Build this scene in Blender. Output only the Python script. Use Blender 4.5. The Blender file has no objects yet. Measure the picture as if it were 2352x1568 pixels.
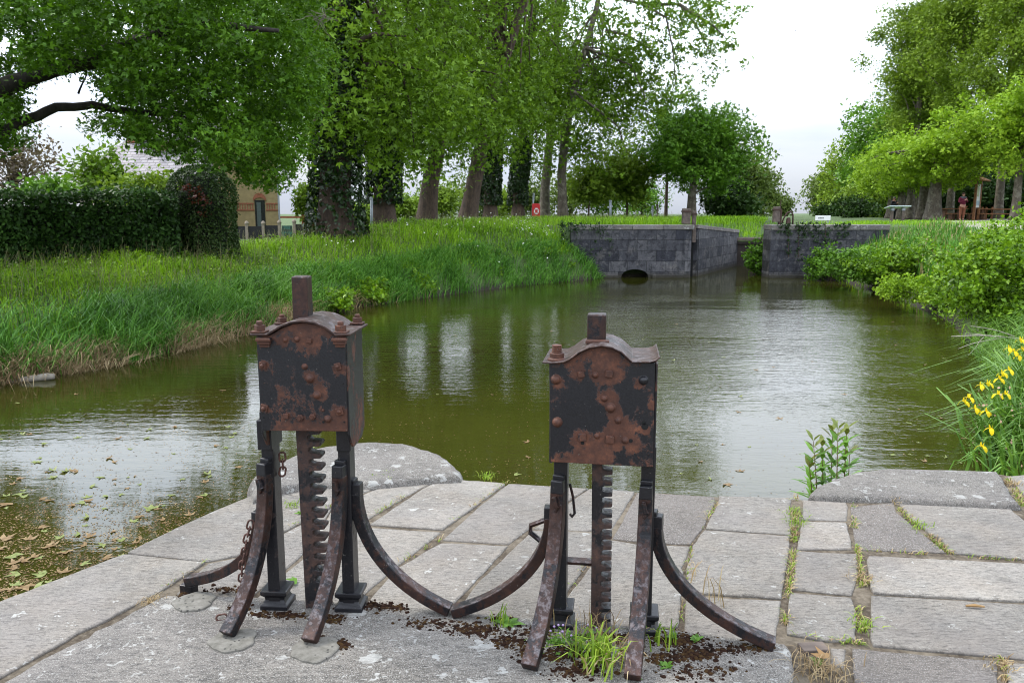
import bpy, math, random
import numpy as np
from mathutils import Vector, Matrix

C = bpy.context.scene.collection
rng = np.random.default_rng(11)
random.seed(5)
PI = math.pi
F = 796.4                      # focal length in pixels of a 1024 wide frame
TH = math.atan(128.0 / F)      # camera pitch (down)
CT, ST = math.cos(TH), math.sin(TH)
EYE = 1.6
WATER = -0.55
K = 1024.0 / 2352.0            # measurements were taken on a 2352 wide view


def ray(x, y):
    a = (x * K - 512) / F
    b = (341 - y * K) / F
    return Vector((a, CT + b * ST, -ST + b * CT))


def on(x, y, z=0.0):
    d = ray(x, y)
    t = (z - EYE) / d.z
    return Vector((d.x * t, d.y * t, z))


def at(x, y, Y):
    d = ray(x, y)
    t = Y / d.y
    return Vector((d.x * t, Y, EYE + d.z * t))


def col(h):
    """sRGB 0-255 triple -> linear rgba"""
    f = lambda c: c / 12.92 if c <= 0.04045 else ((c + 0.055) / 1.055) ** 2.4
    return (f(h[0] / 255), f(h[1] / 255), f(h[2] / 255), 1)


# ------------------------------------------------------------------ objects
def mw(o):
    m = o.matrix_basis.copy()
    return mw(o.parent) @ m if o.parent else m


def tag(o, label=None, cat=None, group=None, kind=None):
    if label: o['label'] = label
    if cat: o['category'] = cat
    if group: o['group'] = group
    if kind: o['kind'] = kind
    return o


def thing(name, label, cat, loc=(0, 0, 0), rz=0.0, group=None):
    o = bpy.data.objects.new(name, None)
    C.objects.link(o)
    o.location = loc
    o.rotation_euler = (0, 0, rz)
    o.empty_display_size = 0.2
    return tag(o, label, cat, group)


def link(name, me, mats, parent=None):
    for m in (mats if isinstance(mats, (list, tuple)) else [mats]):
        me.materials.append(m)
    o = bpy.data.objects.new(name, me)
    C.objects.link(o)
    if parent: o.parent = parent
    return o


def children(o):
    return [c for c in bpy.data.objects if c.parent == o]


def copy_tree(o, parent=None):
    c = o.copy()
    C.objects.link(c)
    c.parent = parent
    for ch in children(o):
        copy_tree(ch, c)
    return c


def np_mesh(name, V, faces, smooth=False, mat_idx=None):
    """V (n,3); faces = list of int arrays (m,k)"""
    me = bpy.data.meshes.new(name)
    V = np.ascontiguousarray(V, dtype=np.float32)
    me.vertices.add(len(V))
    me.vertices.foreach_set('co', V.ravel())
    faces = [np.asarray(f, dtype=np.int32) for f in faces if len(f)]
    nl = sum(f.size for f in faces)
    nf = sum(len(f) for f in faces)
    me.loops.add(nl)
    me.polygons.add(nf)
    me.loops.foreach_set('vertex_index', np.concatenate([f.ravel() for f in faces]))
    st, s = [], 0
    for f in faces:
        st.append(s + np.arange(len(f), dtype=np.int32) * f.shape[1])
        s += f.size
    me.polygons.foreach_set('loop_start', np.concatenate(st))
    if smooth:
        me.polygons.foreach_set('use_smooth', np.ones(nf, dtype=bool))
    me.update(calc_edges=True)
    return me


class MB:
    def __init__(s):
        s.v, s.f = [], []

    def add(s, vs, fs):
        b = len(s.v)
        s.v += [tuple(v) for v in vs]
        s.f += [tuple(i + b for i in f) for f in fs]
        return s

    def box(s, c, size, m=None, taper=1.0):
        hx, hy, hz = size[0] / 2, size[1] / 2, size[2] / 2
        vs = []
        for z, k in ((-hz, 1), (hz, taper)):
            for x, y in ((-1, -1), (1, -1), (1, 1), (-1, 1)):
                p = Vector((x * hx * k, y * hy * k, z))
                if m is not None: p = m @ p
                vs.append(p + Vector(c))
        return s.add(vs, [(3, 2, 1, 0), (4, 5, 6, 7), (0, 1, 5, 4), (1, 2, 6, 5), (2, 3, 7, 6), (3, 0, 4, 7)])

    def prism(s, poly, d0, d1):
        """poly: list of Vector; extrude from +d0 to +d1 (vectors)"""
        n = len(poly)
        vs = [Vector(p) + Vector(d0) for p in poly] + [Vector(p) + Vector(d1) for p in poly]
        fs = [tuple(range(n - 1, -1, -1)), tuple(range(n, 2 * n))]
        fs += [(i, (i + 1) % n, n + (i + 1) % n, n + i) for i in range(n)]
        return s.add(vs, fs)

    def rings(s, rs, cap0=True, cap1=True):
        n = len(rs[0])
        vs = [p for r in rs for p in r]
        fs = []
        for k in range(len(rs) - 1):
            for i in range(n):
                j = (i + 1) % n
                fs.append((k * n + i, k * n + j, (k + 1) * n + j, (k + 1) * n + i))
        if cap0: fs.append(tuple(range(n - 1, -1, -1)))
        if cap1: fs.append(tuple((len(rs) - 1) * n + i for i in range(n)))
        return s.add(vs, fs)

    def tube(s, pts, rad, n=8, closed=False):
        pts = [Vector(p) for p in pts]
        if not isinstance(rad, (list, tuple)): rad = [rad] * len(pts)
        rs = []
        up = None
        for i, p in enumerate(pts):
            if closed:
                t = pts[(i + 1) % len(pts)] - pts[i - 1]
            else:
                t = pts[min(i + 1, len(pts) - 1)] - pts[max(i - 1, 0)]
            if t.length < 1e-9: t = Vector((0, 0, 1))
            t.normalize()
            if up is None:
                up = t.orthogonal().normalized()
            else:
                up = up - t * up.dot(t)
                up = up.normalized() if up.length > 1e-6 else t.orthogonal().normalized()
            w = t.cross(up)
            rs.append([p + (up * math.cos(2 * PI * k / n) + w * math.sin(2 * PI * k / n)) * rad[i] for k in range(n)])
        if closed:
            rs.append(rs[0])
            return s.rings(rs, False, False)
        return s.rings(rs)

    def lathe(s, c, prof, n=16, m=None):
        """prof list of (r,h) along local z"""
        rs = []
        for r, h in prof:
            ring = []
            for k in range(n):
                p = Vector((r * math.cos(2 * PI * k / n), r * math.sin(2 * PI * k / n), h))
                if m is not None: p = m @ p
                ring.append(p + Vector(c))
            rs.append(ring)
        return s.rings(rs)

    def sweep(s, pts, ws, ts, side):
        """rectangular bar; ws = width along `side`, ts = thickness"""
        pts = [Vector(p) for p in pts]
        side = Vector(side).normalized()
        rs = []
        for i, p in enumerate(pts):
            t = (pts[min(i + 1, len(pts) - 1)] - pts[max(i - 1, 0)]).normalized()
            sd = (side - t * side.dot(t)).normalized()
            nn = t.cross(sd).normalized()
            w, h = ws[i] / 2, ts[i] / 2
            rs.append([p + sd * w + nn * h, p - sd * w + nn * h, p - sd * w - nn * h, p + sd * w - nn * h])
        return s.rings(rs)

    def build(s, name, mats, parent=None, smooth=False, bevel=0.0, local=False, seg=2, auto=None):
        me = bpy.data.meshes.new(name)
        vs = s.v
        if parent is not None and not local:
            inv = mw(parent).inverted()
            vs = [inv @ Vector(v) for v in vs]
        me.from_pydata([tuple(v) for v in vs], [], s.f)
        me.update()
        if smooth:
            me.polygons.foreach_set('use_smooth', [True] * len(me.polygons))
            if auto:
                me.set_sharp_from_angle(angle=math.radians(auto))
        o = link(name, me, mats, parent)
        if bevel > 0:
            b = o.modifiers.new('bevel', 'BEVEL')
            b.width = bevel
            b.segments = seg
            b.limit_method = 'ANGLE'
            b.angle_limit = math.radians(35)
        return o


# ------------------------------------------------------------------ materials
class NT:
    def __init__(s, name):
        s.m = bpy.data.materials.new(name)
        s.m.use_nodes = True
        s.t = s.m.node_tree
        s.b = s.t.nodes['Principled BSDF']
        s.out = s.t.nodes['Material Output']
        s.tc = None

    def n(s, typ, ins=None, **kw):
        nd = s.t.nodes.new('ShaderNode' + typ)
        for k, v in kw.items(): setattr(nd, k, v)
        for k, v in (ins or {}).items():
            s.set(nd.inputs[k], v)
        return nd

    def set(s, inp, v):
        if hasattr(v, 'is_linked') or isinstance(v, bpy.types.NodeSocket):
            s.t.links.new(v, inp)
        else:
            inp.default_value = v

    def coord(s, kind='Object', scale=(1, 1, 1), rot=(0, 0, 0)):
        tc = s.n('TexCoord')
        mp = s.n('Mapping', {'Vector': tc.outputs[kind], 'Scale': scale, 'Rotation': rot})
        return mp.outputs[0]

    def noise(s, vec, scale, detail=4, rough=0.55, dist=0.0):
        return s.n('TexNoise', {'Vector': vec, 'Scale': scale, 'Detail': detail, 'Roughness': rough, 'Distortion': dist}).outputs[0]

    def ramp(s, fac, stops, interp='LINEAR'):
        r = s.n('ValToRGB', {'Fac': fac})
        cr = r.color_ramp
        cr.interpolation = interp
        while len(cr.elements) < len(stops): cr.elements.new(0.5)
        for e, (p, c) in zip(cr.elements, stops):
            e.position = p
            e.color = c if isinstance(c, (tuple, list)) else (c, c, c, 1)
        return r.outputs[0]

    def mix(s, fac, a, b, mode='MIX'):
        m = s.n('Mix', data_type='RGBA', blend_type=mode)
        s.set(m.inputs[0], fac)
        s.set(m.inputs[6], a)
        s.set(m.inputs[7], b)
        return m.outputs[2]

    def math(s, op, a, b=0.0, clamp=False):
        m = s.n('Math', operation=op, use_clamp=clamp)
        s.set(m.inputs[0], a)
        s.set(m.inputs[1], b)
        return m.outputs[0]

    def bump(s, h, strength=0.5, dist=0.01, normal=None):
        b = s.n('Bump', {'Height': h, 'Strength': strength, 'Distance': dist})
        if normal is not None: s.set(b.inputs['Normal'], normal)
        return b.outputs[0]

    def fin(s, **kw):
        for k, v in kw.items():
            s.set(s.b.inputs[k.replace('_', ' ')], v)
        return s.m


def plain(name, c, rough=0.6, metal=0.0, var=0.25, scale=12.0, bump=0.15):
    t = NT(name)
    v = t.coord()
    n = t.noise(v, scale, 6, 0.6)
    d = tuple(x * (1 - var) for x in c[:3]) + (1,)
    u = tuple(min(1, x * (1 + var)) for x in c[:3]) + (1,)
    cc = t.ramp(n, [(0.3, d), (0.7, u)])
    return t.fin(Base_Color=cc, Roughness=rough, Metallic=metal, Normal=t.bump(n, bump, 0.01))


def leafmat(name, dark, mid, light, trans=0.35, rough=0.5, clump=0.5, spec=0.35):
    t = NT(name)
    g = t.n('NewGeometry')
    v = t.coord()
    nz = t.noise(v, clump, 3, 0.6)
    k = t.math('ADD', t.math('MULTIPLY', g.outputs['Random Per Island'], 0.55), t.math('MULTIPLY', t.math('SUBTRACT', nz, 0.28), 1.0))
    c = t.ramp(k, [(0.08, tuple(x * 0.7 for x in dark[:3]) + (1,)), (0.45, mid), (0.98, light)])
    t.fin(Base_Color=c, Roughness=rough)
    t.b.inputs['Specular IOR Level'].default_value = spec * 0.65
    tr = t.n('BsdfTranslucent', {'Color': t.mix(0.55, c, t.mix(1.0, c, (1.25, 1.3, 0.45, 1), 'MULTIPLY'))})
    ms = t.n('MixShader', {'Fac': trans * 0.82})
    t.t.links.new(t.b.outputs[0], ms.inputs[1])
    t.t.links.new(tr.outputs[0], ms.inputs[2])
    t.t.links.new(ms.outputs[0], t.out.inputs[0])
    return t.m


def ironmat(name, rust=0.5, seed=0.0, sheen=False, bright=1.0, blobs=()):
    """flaking black paint over brown rust"""
    t = NT(name)
    v0 = t.coord()
    v = t.n('VectorMath', {0: v0, 1: (seed, seed * 1.7, seed * 0.3)}, operation='ADD').outputs[0]
    vs = t.n('Mapping', {'Vector': v, 'Scale': (1.6, 1.6, 0.55)}).outputs[0]
    big = t.noise(v, 5.0, 8, 0.68, 0.4)
    streak = t.noise(vs, 22.0, 8, 0.7, 0.2)
    fine = t.noise(v, 150.0, 5, 0.65)
    m = t.math('ADD', t.math('MULTIPLY', big, 0.68), t.math('MULTIPLY', streak, 0.32))
    if blobs:
        # wear: rust spreads from the bolts and along the plate's edges
        acc = None
        for bx, bz, br_, bw in blobs:
            dd = t.n('VectorMath', {0: t.n('VectorMath', {0: v0, 1: (1, 0, 1)}, operation='MULTIPLY').outputs[0], 1: (bx, 0, bz)}, operation='DISTANCE').outputs['Value']
            e = t.math('MULTIPLY', t.ramp(t.math('DIVIDE', dd, br_), [(0.25, 1.0), (1.0, 0.0)]), bw)
            acc = e if acc is None else t.math('MAXIMUM', acc, e)
        gz = t.n('SeparateXYZ', {0: t.n('TexCoord').outputs['Generated']})
        ed = t.ramp(t.math('ABSOLUTE', t.math('SUBTRACT', gz.outputs[2], 0.46)), [(0.34, 0.0), (0.52, 0.16)])
        m = t.math('ADD', m, t.math('MAXIMUM', acc, ed))
    lo = 0.62 - 0.24 * rust
    m = t.math('ADD', m, t.math('MULTIPLY', t.math('SUBTRACT', t.noise(v, 48.0, 9, 0.8), 0.5), 0.36))
    fac = t.ramp(m, [(lo - 0.02, 0.0), (lo + 0.03, 1.0)])
    paint = t.ramp(fine, [(0.3, (0.006, 0.006, 0.008, 1)), (0.7, (0.016, 0.016, 0.019, 1))])
    rustc = t.ramp(t.noise(v, 34.0, 9, 0.75), [(0.28, (0.020, 0.013, 0.012, 1)), (0.45, (0.044, 0.025, 0.021, 1)), (0.6, (0.080, 0.042, 0.030, 1)), (0.74, (0.15, 0.075, 0.045, 1))])
    c = t.mix(fac, paint, rustc)
    rustc = t.mix(t.ramp(t.noise(v, 11.0, 6, 0.7), [(0.40, 0.0), (0.62, 0.75)]), rustc, (0.030, 0.015, 0.011, 1))
    if bright != 1.0: rustc = t.mix(1.0, rustc, ((bright * 1.05, bright * 0.92, bright * 0.88, 1) if sheen else (bright * 1.3, bright * 0.92, bright * 0.68, 1)), 'MULTIPLY')
    c = t.mix(fac, paint, rustc)
    fleck = t.ramp(t.noise(v, 95.0, 3, 0.5), [(0.69, 0.0), (0.74, 1.0)])
    c = t.mix(t.math('MULTIPLY', fleck, 0.5), c, (0.20, 0.19, 0.17, 1))
    if sheen:
        roughen = t.ramp(t.noise(v, 38.0, 7, 0.72), [(0.5, 0.0), (0.62, 1.0)])  # noise that breaks the painted sheen into patches
        g = t.n('NewGeometry')
        nz = t.n('SeparateXYZ', {0: g.outputs['Normal']}).outputs[2]
        # pale sky sheen painted into the colour of upward faces
        up = t.math('MULTIPLY', t.ramp(nz, [(0.08, 0.0), (0.5, 1.0)]), roughen)
        c = t.mix(t.math('MULTIPLY', up, 0.75), c, (0.16, 0.14, 0.145, 1))
    h = t.math('ADD', t.math('MULTIPLY', fac, 0.4), t.math('ADD', t.math('MULTIPLY', fine, 0.35), t.math('MULTIPLY', streak, 0.6)))
    rgh = t.ramp(fac, [(0, 0.36), (1, 0.46 if sheen else 0.66)])
    return t.fin(Base_Color=c, Roughness=rgh, Metallic=0.35 if sheen else 0.12, Normal=t.bump(h, 0.5, 0.003))


def stonemat(name, lo=(0.20, 0.195, 0.185), hi=(0.43, 0.42, 0.40), lichen=1.0, dark=0.5, brown=0.0, rough_fac=1.0, speck=0.35):
    t = NT(name)
    v = t.coord()
    oi = t.n('ObjectInfo')
    off = t.n('VectorMath', {0: v, 1: t.n('CombineXYZ', {0: t.math('MULTIPLY', oi.outputs['Random'], 31.0), 1: t.math('MULTIPLY', oi.outputs['Random'], 17.0)}).outputs[0]}, operation='ADD').outputs[0]
    vs = t.n('Mapping', {'Vector': off, 'Scale': (1.0, 3.2, 1.0)}).outputs[0]
    big = t.noise(off, 2.2, 7, 0.62, 0.3)
    mid = t.noise(vs, 16.0, 9, 0.72)
    fine = t.noise(off, 95.0, 6, 0.8)
    k = t.math('ADD', t.math('MULTIPLY', big, 0.5), t.math('MULTIPLY', mid, 0.5))
    c = t.ramp(k, [(0.34, lo + (1,)), (0.52, tuple(0.35 * a + 0.65 * b for a, b in zip(lo, hi)) + (1,)), (0.66, hi + (1,))])
    c = t.mix(1.0, c, t.ramp(fine, [(0.30, 0.40), (0.44, 0.90), (0.56, 1.05), (0.72, 1.28)]), 'MULTIPLY')
    if brown > 0:
        c = t.mix(t.math('MULTIPLY', t.ramp(t.noise(off, 3.1, 5, 0.6), [(0.4, 0.0), (0.66, 1.0)]), brown), c, (0.27, 0.20, 0.13, 1))
    # black algae crust in dashes
    dk = t.ramp(t.noise(vs, 30.0, 9, 0.8, 0.6), [(0.54, 0.0), (0.64, 1.0)])
    c = t.mix(t.math('MULTIPLY', dk, dark), c, (0.065, 0.063, 0.058, 1))
    # salt and pepper grain
    gr = t.noise(off, 210.0, 2, 0.5)
    c = t.mix(t.math('MULTIPLY', t.ramp(gr, [(0.56, 0.0), (0.62, 1.0)]), speck * 0.75), c, (0.42, 0.41, 0.38, 1))
    gr2 = t.noise(t.n('VectorMath', {0: off, 1: (3.3, 1.2, 7.7)}, operation='ADD').outputs[0], 160.0, 2, 0.5)
    c = t.mix(t.math('MULTIPLY', t.ramp(gr2, [(0.58, 0.0), (0.63, 1.0)]), speck * 0.85), c, (0.03, 0.028, 0.026, 1))
    # grey-brown weather bands
    wb = t.ramp(t.noise(off, 1.3, 6, 0.65), [(0.45, 0.0), (0.68, 1.0)])
    c = t.mix(t.math('MULTIPLY', wb, 0.38), c, (0.17, 0.155, 0.15, 1))
    # pale lichen rosettes
    dv = t.n('VectorMath', {0: off, 1: t.n('VectorMath', {0: t.n('TexNoise', {'Vector': off, 'Scale': 30.0, 'Detail': 4.0}).outputs[1], 1: (0.13, 0.13, 0.0)}, operation='MULTIPLY').outputs[0]}, operation='ADD').outputs[0]
    vo = t.n('TexVoronoi', {'Vector': dv, 'Scale': 10.0})
    thr = t.math('MULTIPLY', t.ramp(t.n('SeparateColor', {0: vo.outputs['Color']}).outputs[0], [(0.70, 0.0), (1.0, 0.42)]), lichen)
    ro = t.math('LESS_THAN', vo.outputs['Distance'], thr)
    vo2 = t.n('TexVoronoi', {'Vector': dv, 'Scale': 30.0})
    thr2 = t.math('MULTIPLY', t.ramp(t.n('SeparateColor', {0: vo2.outputs['Color']}).outputs[0], [(0.6, 0.0), (1.0, 0.42)]), lichen)
    ro2 = t.math('LESS_THAN', vo2.outputs['Distance'], thr2)
    sp = t.math('MULTIPLY', t.math('MAXIMUM', ro, ro2), t.ramp(mid, [(0.3, 0.25), (0.6, 0.85)]))
    c = t.mix(sp, c, (0.40, 0.40, 0.375, 1))
    br = t.math('ADD', 0.82, t.math('MULTIPLY', oi.outputs['Random'], 0.34))
    c = t.mix(1.0, c, t.n('CombineColor', {0: br, 1: br, 2: br}).outputs[0], 'MULTIPLY')
    h = t.math('ADD', t.math('MULTIPLY', mid, 1.0), t.math('MULTIPLY', fine, 0.45))
    h = t.math('SUBTRACT', h, t.math('MULTIPLY', dk, 0.35))
    return t.fin(Base_Color=c, Roughness=0.9, Normal=t.bump(h, 0.75 * rough_fac, 0.012))
# ------------------------------------------------------------------ camera, light, sky
sc = bpy.context.scene
cam = bpy.data.cameras.new('camera')
cam.sensor_width = 36.0
cam.lens = F / 1024.0 * 36.0
cam.clip_end = 5000
cam.dof.use_dof = True
cam.dof.focus_distance = 3.1
cam.dof.aperture_fstop = 18.0
co = bpy.data.objects.new('camera', cam)
C.objects.link(co)
co.location = (0, 0, EYE)
co.rotation_euler = (PI / 2 - TH, 0, 0)
sc.camera = co

SUN_EL, SUN_AZ = math.radians(52), math.radians(-62)     # azimuth from +Y, towards -X
sd = Vector((math.sin(SUN_AZ) * math.cos(SUN_EL), math.cos(SUN_AZ) * math.cos(SUN_EL), math.sin(SUN_EL)))
sl = bpy.data.lights.new('sun', 'SUN')
sl.energy = 3.4
sl.angle = math.radians(12)
sl.color = (1.0, 0.94, 0.84)
so = bpy.data.objects.new('sun', sl)
C.objects.link(so)
so.rotation_euler = sd.to_track_quat('Z', 'Y').to_euler()
so.location = (-20, 10, 40)

w = bpy.data.worlds.new('World')
sc.world = w
w.use_nodes = True
wt = w.node_tree
bg = wt.nodes['Background']
sky = wt.nodes.new('ShaderNodeTexSky')
sky.sky_type = 'NISHITA'
sky.sun_disc = False
sky.sun_elevation = SUN_EL
sky.sun_rotation = SUN_AZ
sky.dust_density = 2.0
tc = wt.nodes.new('ShaderNodeTexCoord')
sx = wt.nodes.new('ShaderNodeSeparateXYZ')
wt.links.new(tc.outputs['Generated'], sx.inputs[0])
mp = wt.nodes.new('ShaderNodeMapping')
mp.inputs['Scale'].default_value = (1.0, 1.0, 5.0)
wt.links.new(tc.outputs['Generated'], mp.inputs[0])
nz = wt.nodes.new('ShaderNodeTexNoise')
nz.inputs['Scale'].default_value = 2.3
nz.inputs['Detail'].default_value = 7
nz.inputs['Roughness'].default_value = 0.55
wt.links.new(mp.outputs[0], nz.inputs['Vector'])
# cloud brightness (thin stratus, a little thinner near the horizon)
r1 = wt.nodes.new('ShaderNodeValToRGB')
r1.color_ramp.elements[0].position = 0.36
r1.color_ramp.elements[0].color = (6.7, 7.5, 9.2, 1)
r1.color_ramp.elements[1].position = 0.56
r1.color_ramp.elements[1].color = (8.3, 8.8, 9.7, 1)
wt.links.new(nz.outputs[0], r1.inputs[0])
r2 = wt.nodes.new('ShaderNodeValToRGB')
r2.color_ramp.elements[0].position = 0.0
r2.color_ramp.elements[0].color = (0.75, 0.75, 0.75, 1)
r2.color_ramp.elements[1].position = 0.22
r2.color_ramp.elements[1].color = (0.93, 0.93, 0.93, 1)
wt.links.new(sx.outputs[2], r2.inputs[0])
mx = wt.nodes.new('ShaderNodeMix')
mx.data_type = 'RGBA'
wt.links.new(r2.outputs[0], mx.inputs[0])
wt.links.new(sky.outputs[0], mx.inputs[6])
wt.links.new(r1.outputs[0], mx.inputs[7])
# overcast sky: brighter towards the zenith
zr = wt.nodes.new('ShaderNodeValToRGB')
for e_, (p_, v_) in zip([zr.color_ramp.elements[0], zr.color_ramp.elements[1]] + [zr.color_ramp.elements.new(0.5) for _ in range(4)],
                        ((0.0, 0.27), (1.0, 0.42), (0.09, 0.35), (0.19, 0.70), (0.32, 0.88), (0.55, 0.68))):
    e_.position = p_; e_.color = (v_, v_, v_, 1)
wt.links.new(sx.outputs[2], zr.inputs[0])
zx = wt.nodes.new('ShaderNodeMath'); zx.operation = 'MULTIPLY'
wt.links.new(zr.outputs[0], zx.inputs[0]); zx.inputs[1].default_value = 4.0
vm = wt.nodes.new('ShaderNodeVectorMath'); vm.operation = 'SCALE'
wt.links.new(mx.outputs[2], vm.inputs[0]); wt.links.new(zx.outputs[0], vm.inputs['Scale'])
wt.links.new(vm.outputs[0], bg.inputs[0])
bg.inputs[1].default_value = 0.1

sc.view_settings.view_transform = 'Standard'
sc.view_settings.look = 'None'
sc.view_settings.exposure = -0.1
sc.cycles.max_bounces = 7
sc.cycles.diffuse_bounces = 2
sc.cycles.glossy_bounces = 3
sc.cycles.transmission_bounces = 4
sc.cycles.use_denoising = True
sc.cycles.filter_width = 1.1
sc.cycles.sample_clamp_indirect = 4.0

# ------------------------------------------------------------------ terrain
CANAL = np.array([(-60, -40), (-26, -14), (-15, 0), (-9.8, 6), (-6.7, 9.8), (-5.6, 11.4), (-4.75, 14.5), (-3.9, 17.9),
                  (-2.0, 20.8), (0.3, 24.0), (2.5, 26.1), (3.0, 26.9), (3.0, 27.7), (6.0, 27.75), (9.0, 33.6), (12.6, 33.6),
                  (9.2, 27.65), (11.4, 27.55), (10.7, 26.2), (10.2, 23), (9.7, 19.9), (8.7, 15.8), (6.9, 11.5),
                  (5.5, 8.6), (4.75, 6.9), (4.4, 5.6), (5.2, 4.0), (7.5, -40)], float)


def sdist(x, y):
    """signed distance to the canal outline, positive on land"""
    x = np.asarray(x, float); y = np.asarray(y, float)
    d = np.full(x.shape, 1e9)
    inside = np.zeros(x.shape, bool)
    n = len(CANAL)
    for i in range(n):
        a, b = CANAL[i], CANAL[(i + 1) % n]
        e = b - a
        t = np.clip(((x - a[0]) * e[0] + (y - a[1]) * e[1]) / (e @ e), 0, 1)
        d = np.minimum(d, np.hypot(x - a[0] - t * e[0], y - a[1] - t * e[1]))
        c = ((a[1] > y) != (b[1] > y)) & (x < (b[0] - a[0]) * (y - a[1]) / (b[1] - a[1] + 1e-12) + a[0])
        inside ^= c
    return np.where(inside, -d, d)


def sstep(a, b, x):
    t = np.clip((x - a) / (b - a), 0, 1)
    return t * t * (3 - 2 * t)


def vnoise(x, y):
    return (np.sin(x * 1.3 + 1.7 * np.sin(y * 0.7)) + np.sin(y * 1.9 + 1.3 * np.sin(x * 0.9 + 2)) + 0.6 * np.sin(x * 3.1 + y * 2.3)) / 2.6


def height(x, y):
    x = np.asarray(x, float); y = np.asarray(y, float)
    d = sdist(x, y)
    left = x < 0.366 * (y - 27) + 7.6
    hl = np.interp(y, [-10, 6, 10, 14, 17, 20, 22.5, 26, 40, 200], [0.1, 0.25, 0.35, 0.45, 0.60, 0.80, 0.98, 1.15, 1.2, 1.15])
    hl = hl - 0.78 * (1 - sstep(-9.0, -4.9, x - 0.25 * (y - 22))) * sstep(18, 24, y)
    hr = np.interp(y, [-10, 4, 7, 10, 15, 25, 50, 200], [-0.03, -0.03, 0.02, 0.25, 0.65, 1.18, 1.12, 1.15])
    hm = np.where(left, hl, hr)
    wall = (x > 1.9) & (x < 15) & (y > 27.45) & (y < 36)
    s = np.where(wall, 0.10, np.where(left, np.interp(y, [10, 17, 24], [1.5, 1.6, 1.1]), np.interp(y, [5, 8, 14, 18, 26, 27], [0.45, 0.8, 1.6, 2.6, 2.6, 1.2])))
    up = -0.58 + (hm + 0.58) * (1 - np.exp(-np.maximum(d, 0) / s)) + 0.05 * vnoise(x, y) * np.clip(d, 0, 1)
    # beyond the gate the left bank drops to a low grassy berm
    k = sstep(31.5, 33.5, y) * sstep(8.0, 9.2, x - 0.5 * (y - 33)) * sstep(60, 45, y) * sstep(14.5, 13.0, x - 0.366 * (y - 33))
    up = up - 0.55 * k * np.where(d > 0, 1, 0)
    return np.where(d > 0, up, np.maximum(-1.6, -0.6 + d * np.where(wall, 8.0, 0.7)))


def hz(x, y):
    return float(height(np.array([x]), np.array([y]))[0])


def gaxis(parts):
    out = []
    for a, b, s in parts:
        out += list(np.arange(a, b, s))
    return np.array(out)


gx = gaxis([(-900, -120, 60), (-120, -40, 8), (-40, -16, 1.2), (-16, 16, 0.33), (16, 40, 1.2), (40, 120, 8), (120, 961, 60)])
gy = gaxis([(-120, -20, 12), (-20, 2, 1.5), (2, 38, 0.33), (38, 80, 1.5), (80, 200, 8), (200, 1301, 60)])
GX, GY = np.meshgrid(gx, gy)
GZ = height(GX.ravel(), GY.ravel())
ny, nx = GX.shape
ii = np.arange(nx * ny).reshape(ny, nx)
Q = np.stack([ii[:-1, :-1], ii[:-1, 1:], ii[1:, 1:], ii[1:, :-1]], -1).reshape(-1, 4)
t = NT('meadow_ground')
v = t.coord()
n1 = t.noise(v, 0.8, 8, 0.7)
n2 = t.noise(v, 9.0, 6, 0.7)
c = t.ramp(t.math('ADD', t.math('MULTIPLY', n1, 0.5), t.math('MULTIPLY', n2, 0.5)),
           [(0.3, (0.022, 0.03, 0.008, 1)), (0.5, (0.045, 0.085, 0.014, 1)), (0.7, (0.085, 0.14, 0.025, 1))])
wet = t.math('ADD', t.n('SeparateXYZ', {0: v}).outputs[2], 1.0)
c = t.mix(t.ramp(wet, [(0.50, 1.0), (0.66, 0.0)]), c, (0.020, 0.015, 0.008, 1))      # wet mud at the waterline
M_GROUND = t.fin(Base_Color=c, Roughness=0.9, Normal=t.bump(n2, 0.6, 0.1))
ground = link('ground', np_mesh('ground', np.stack([GX.ravel(), GY.ravel(), GZ], 1), [Q], True), M_GROUND)
tag(ground, 'grassy canal banks and flat ground running to the horizon', 'ground', kind='structure')

# ------------------------------------------------------------------ water
t = NT('canal_water')
v = t.coord()
sep = t.n('SeparateXYZ', {0: v})
vr = t.n('Mapping', {'Vector': v, 'Scale': (1.0, 2.6, 1.0)}).outputs[0]
rip = t.noise(vr, 4.2, 3, 0.55, 0.3)
rip2 = t.noise(vr, 11.0, 2, 0.5, 0.2)
wv = t.n('TexWave', {'Vector': t.n('Mapping', {'Vector': v, 'Rotation': (0, 0, 0.12), 'Scale': (0.25, 1.0, 1.0)}).outputs[0], 'Scale': 1.5, 'Distortion': 3.0, 'Detail': 2.0, 'Detail Scale': 0.6}, bands_direction='Y').outputs[1]
# wind patch: rough in the middle of the basin, calm near the quay and by the lock wall
yy = t.math('ADD', sep.outputs[1], t.math('MULTIPLY', t.math('SUBTRACT', t.noise(v, 0.35, 3, 0.6), 0.5), 7.0))
wind = t.ramp(t.math('DIVIDE', yy, 30.0), [(0.13, 0.0), (0.25, 0.33), (0.36, 1.0), (0.70, 1.0), (0.80, 0.03)])
xw = t.ramp(t.math('DIVIDE', t.math('ADD', t.math('ADD', sep.outputs[0], 8.0), t.math('MULTIPLY', t.math('SUBTRACT', t.noise(v, 0.5, 3, 0.6), 0.5), 3.0)), 20.0), [(0.12, 0.2), (0.42, 0.55), (0.55, 1.0), (0.78, 0.8), (0.86, 0.15)])
wind = t.math('MULTIPLY', t.math('MULTIPLY', wind, xw), t.ramp(t.noise(t.n('Mapping', {'Vector': v, 'Scale': (0.5, 1.6, 1.0)}).outputs[0], 0.42, 4, 0.6, 0.5), [(0.40, 0.45), (0.58, 1.15)]))
h = t.math('ADD', t.math('MULTIPLY', rip, 0.75), t.math('MULTIPLY', rip2, 0.3))
h = t.math('MULTIPLY', h, t.math('ADD', t.math('MULTIPLY', wind, 0.95), 0.035))
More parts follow.
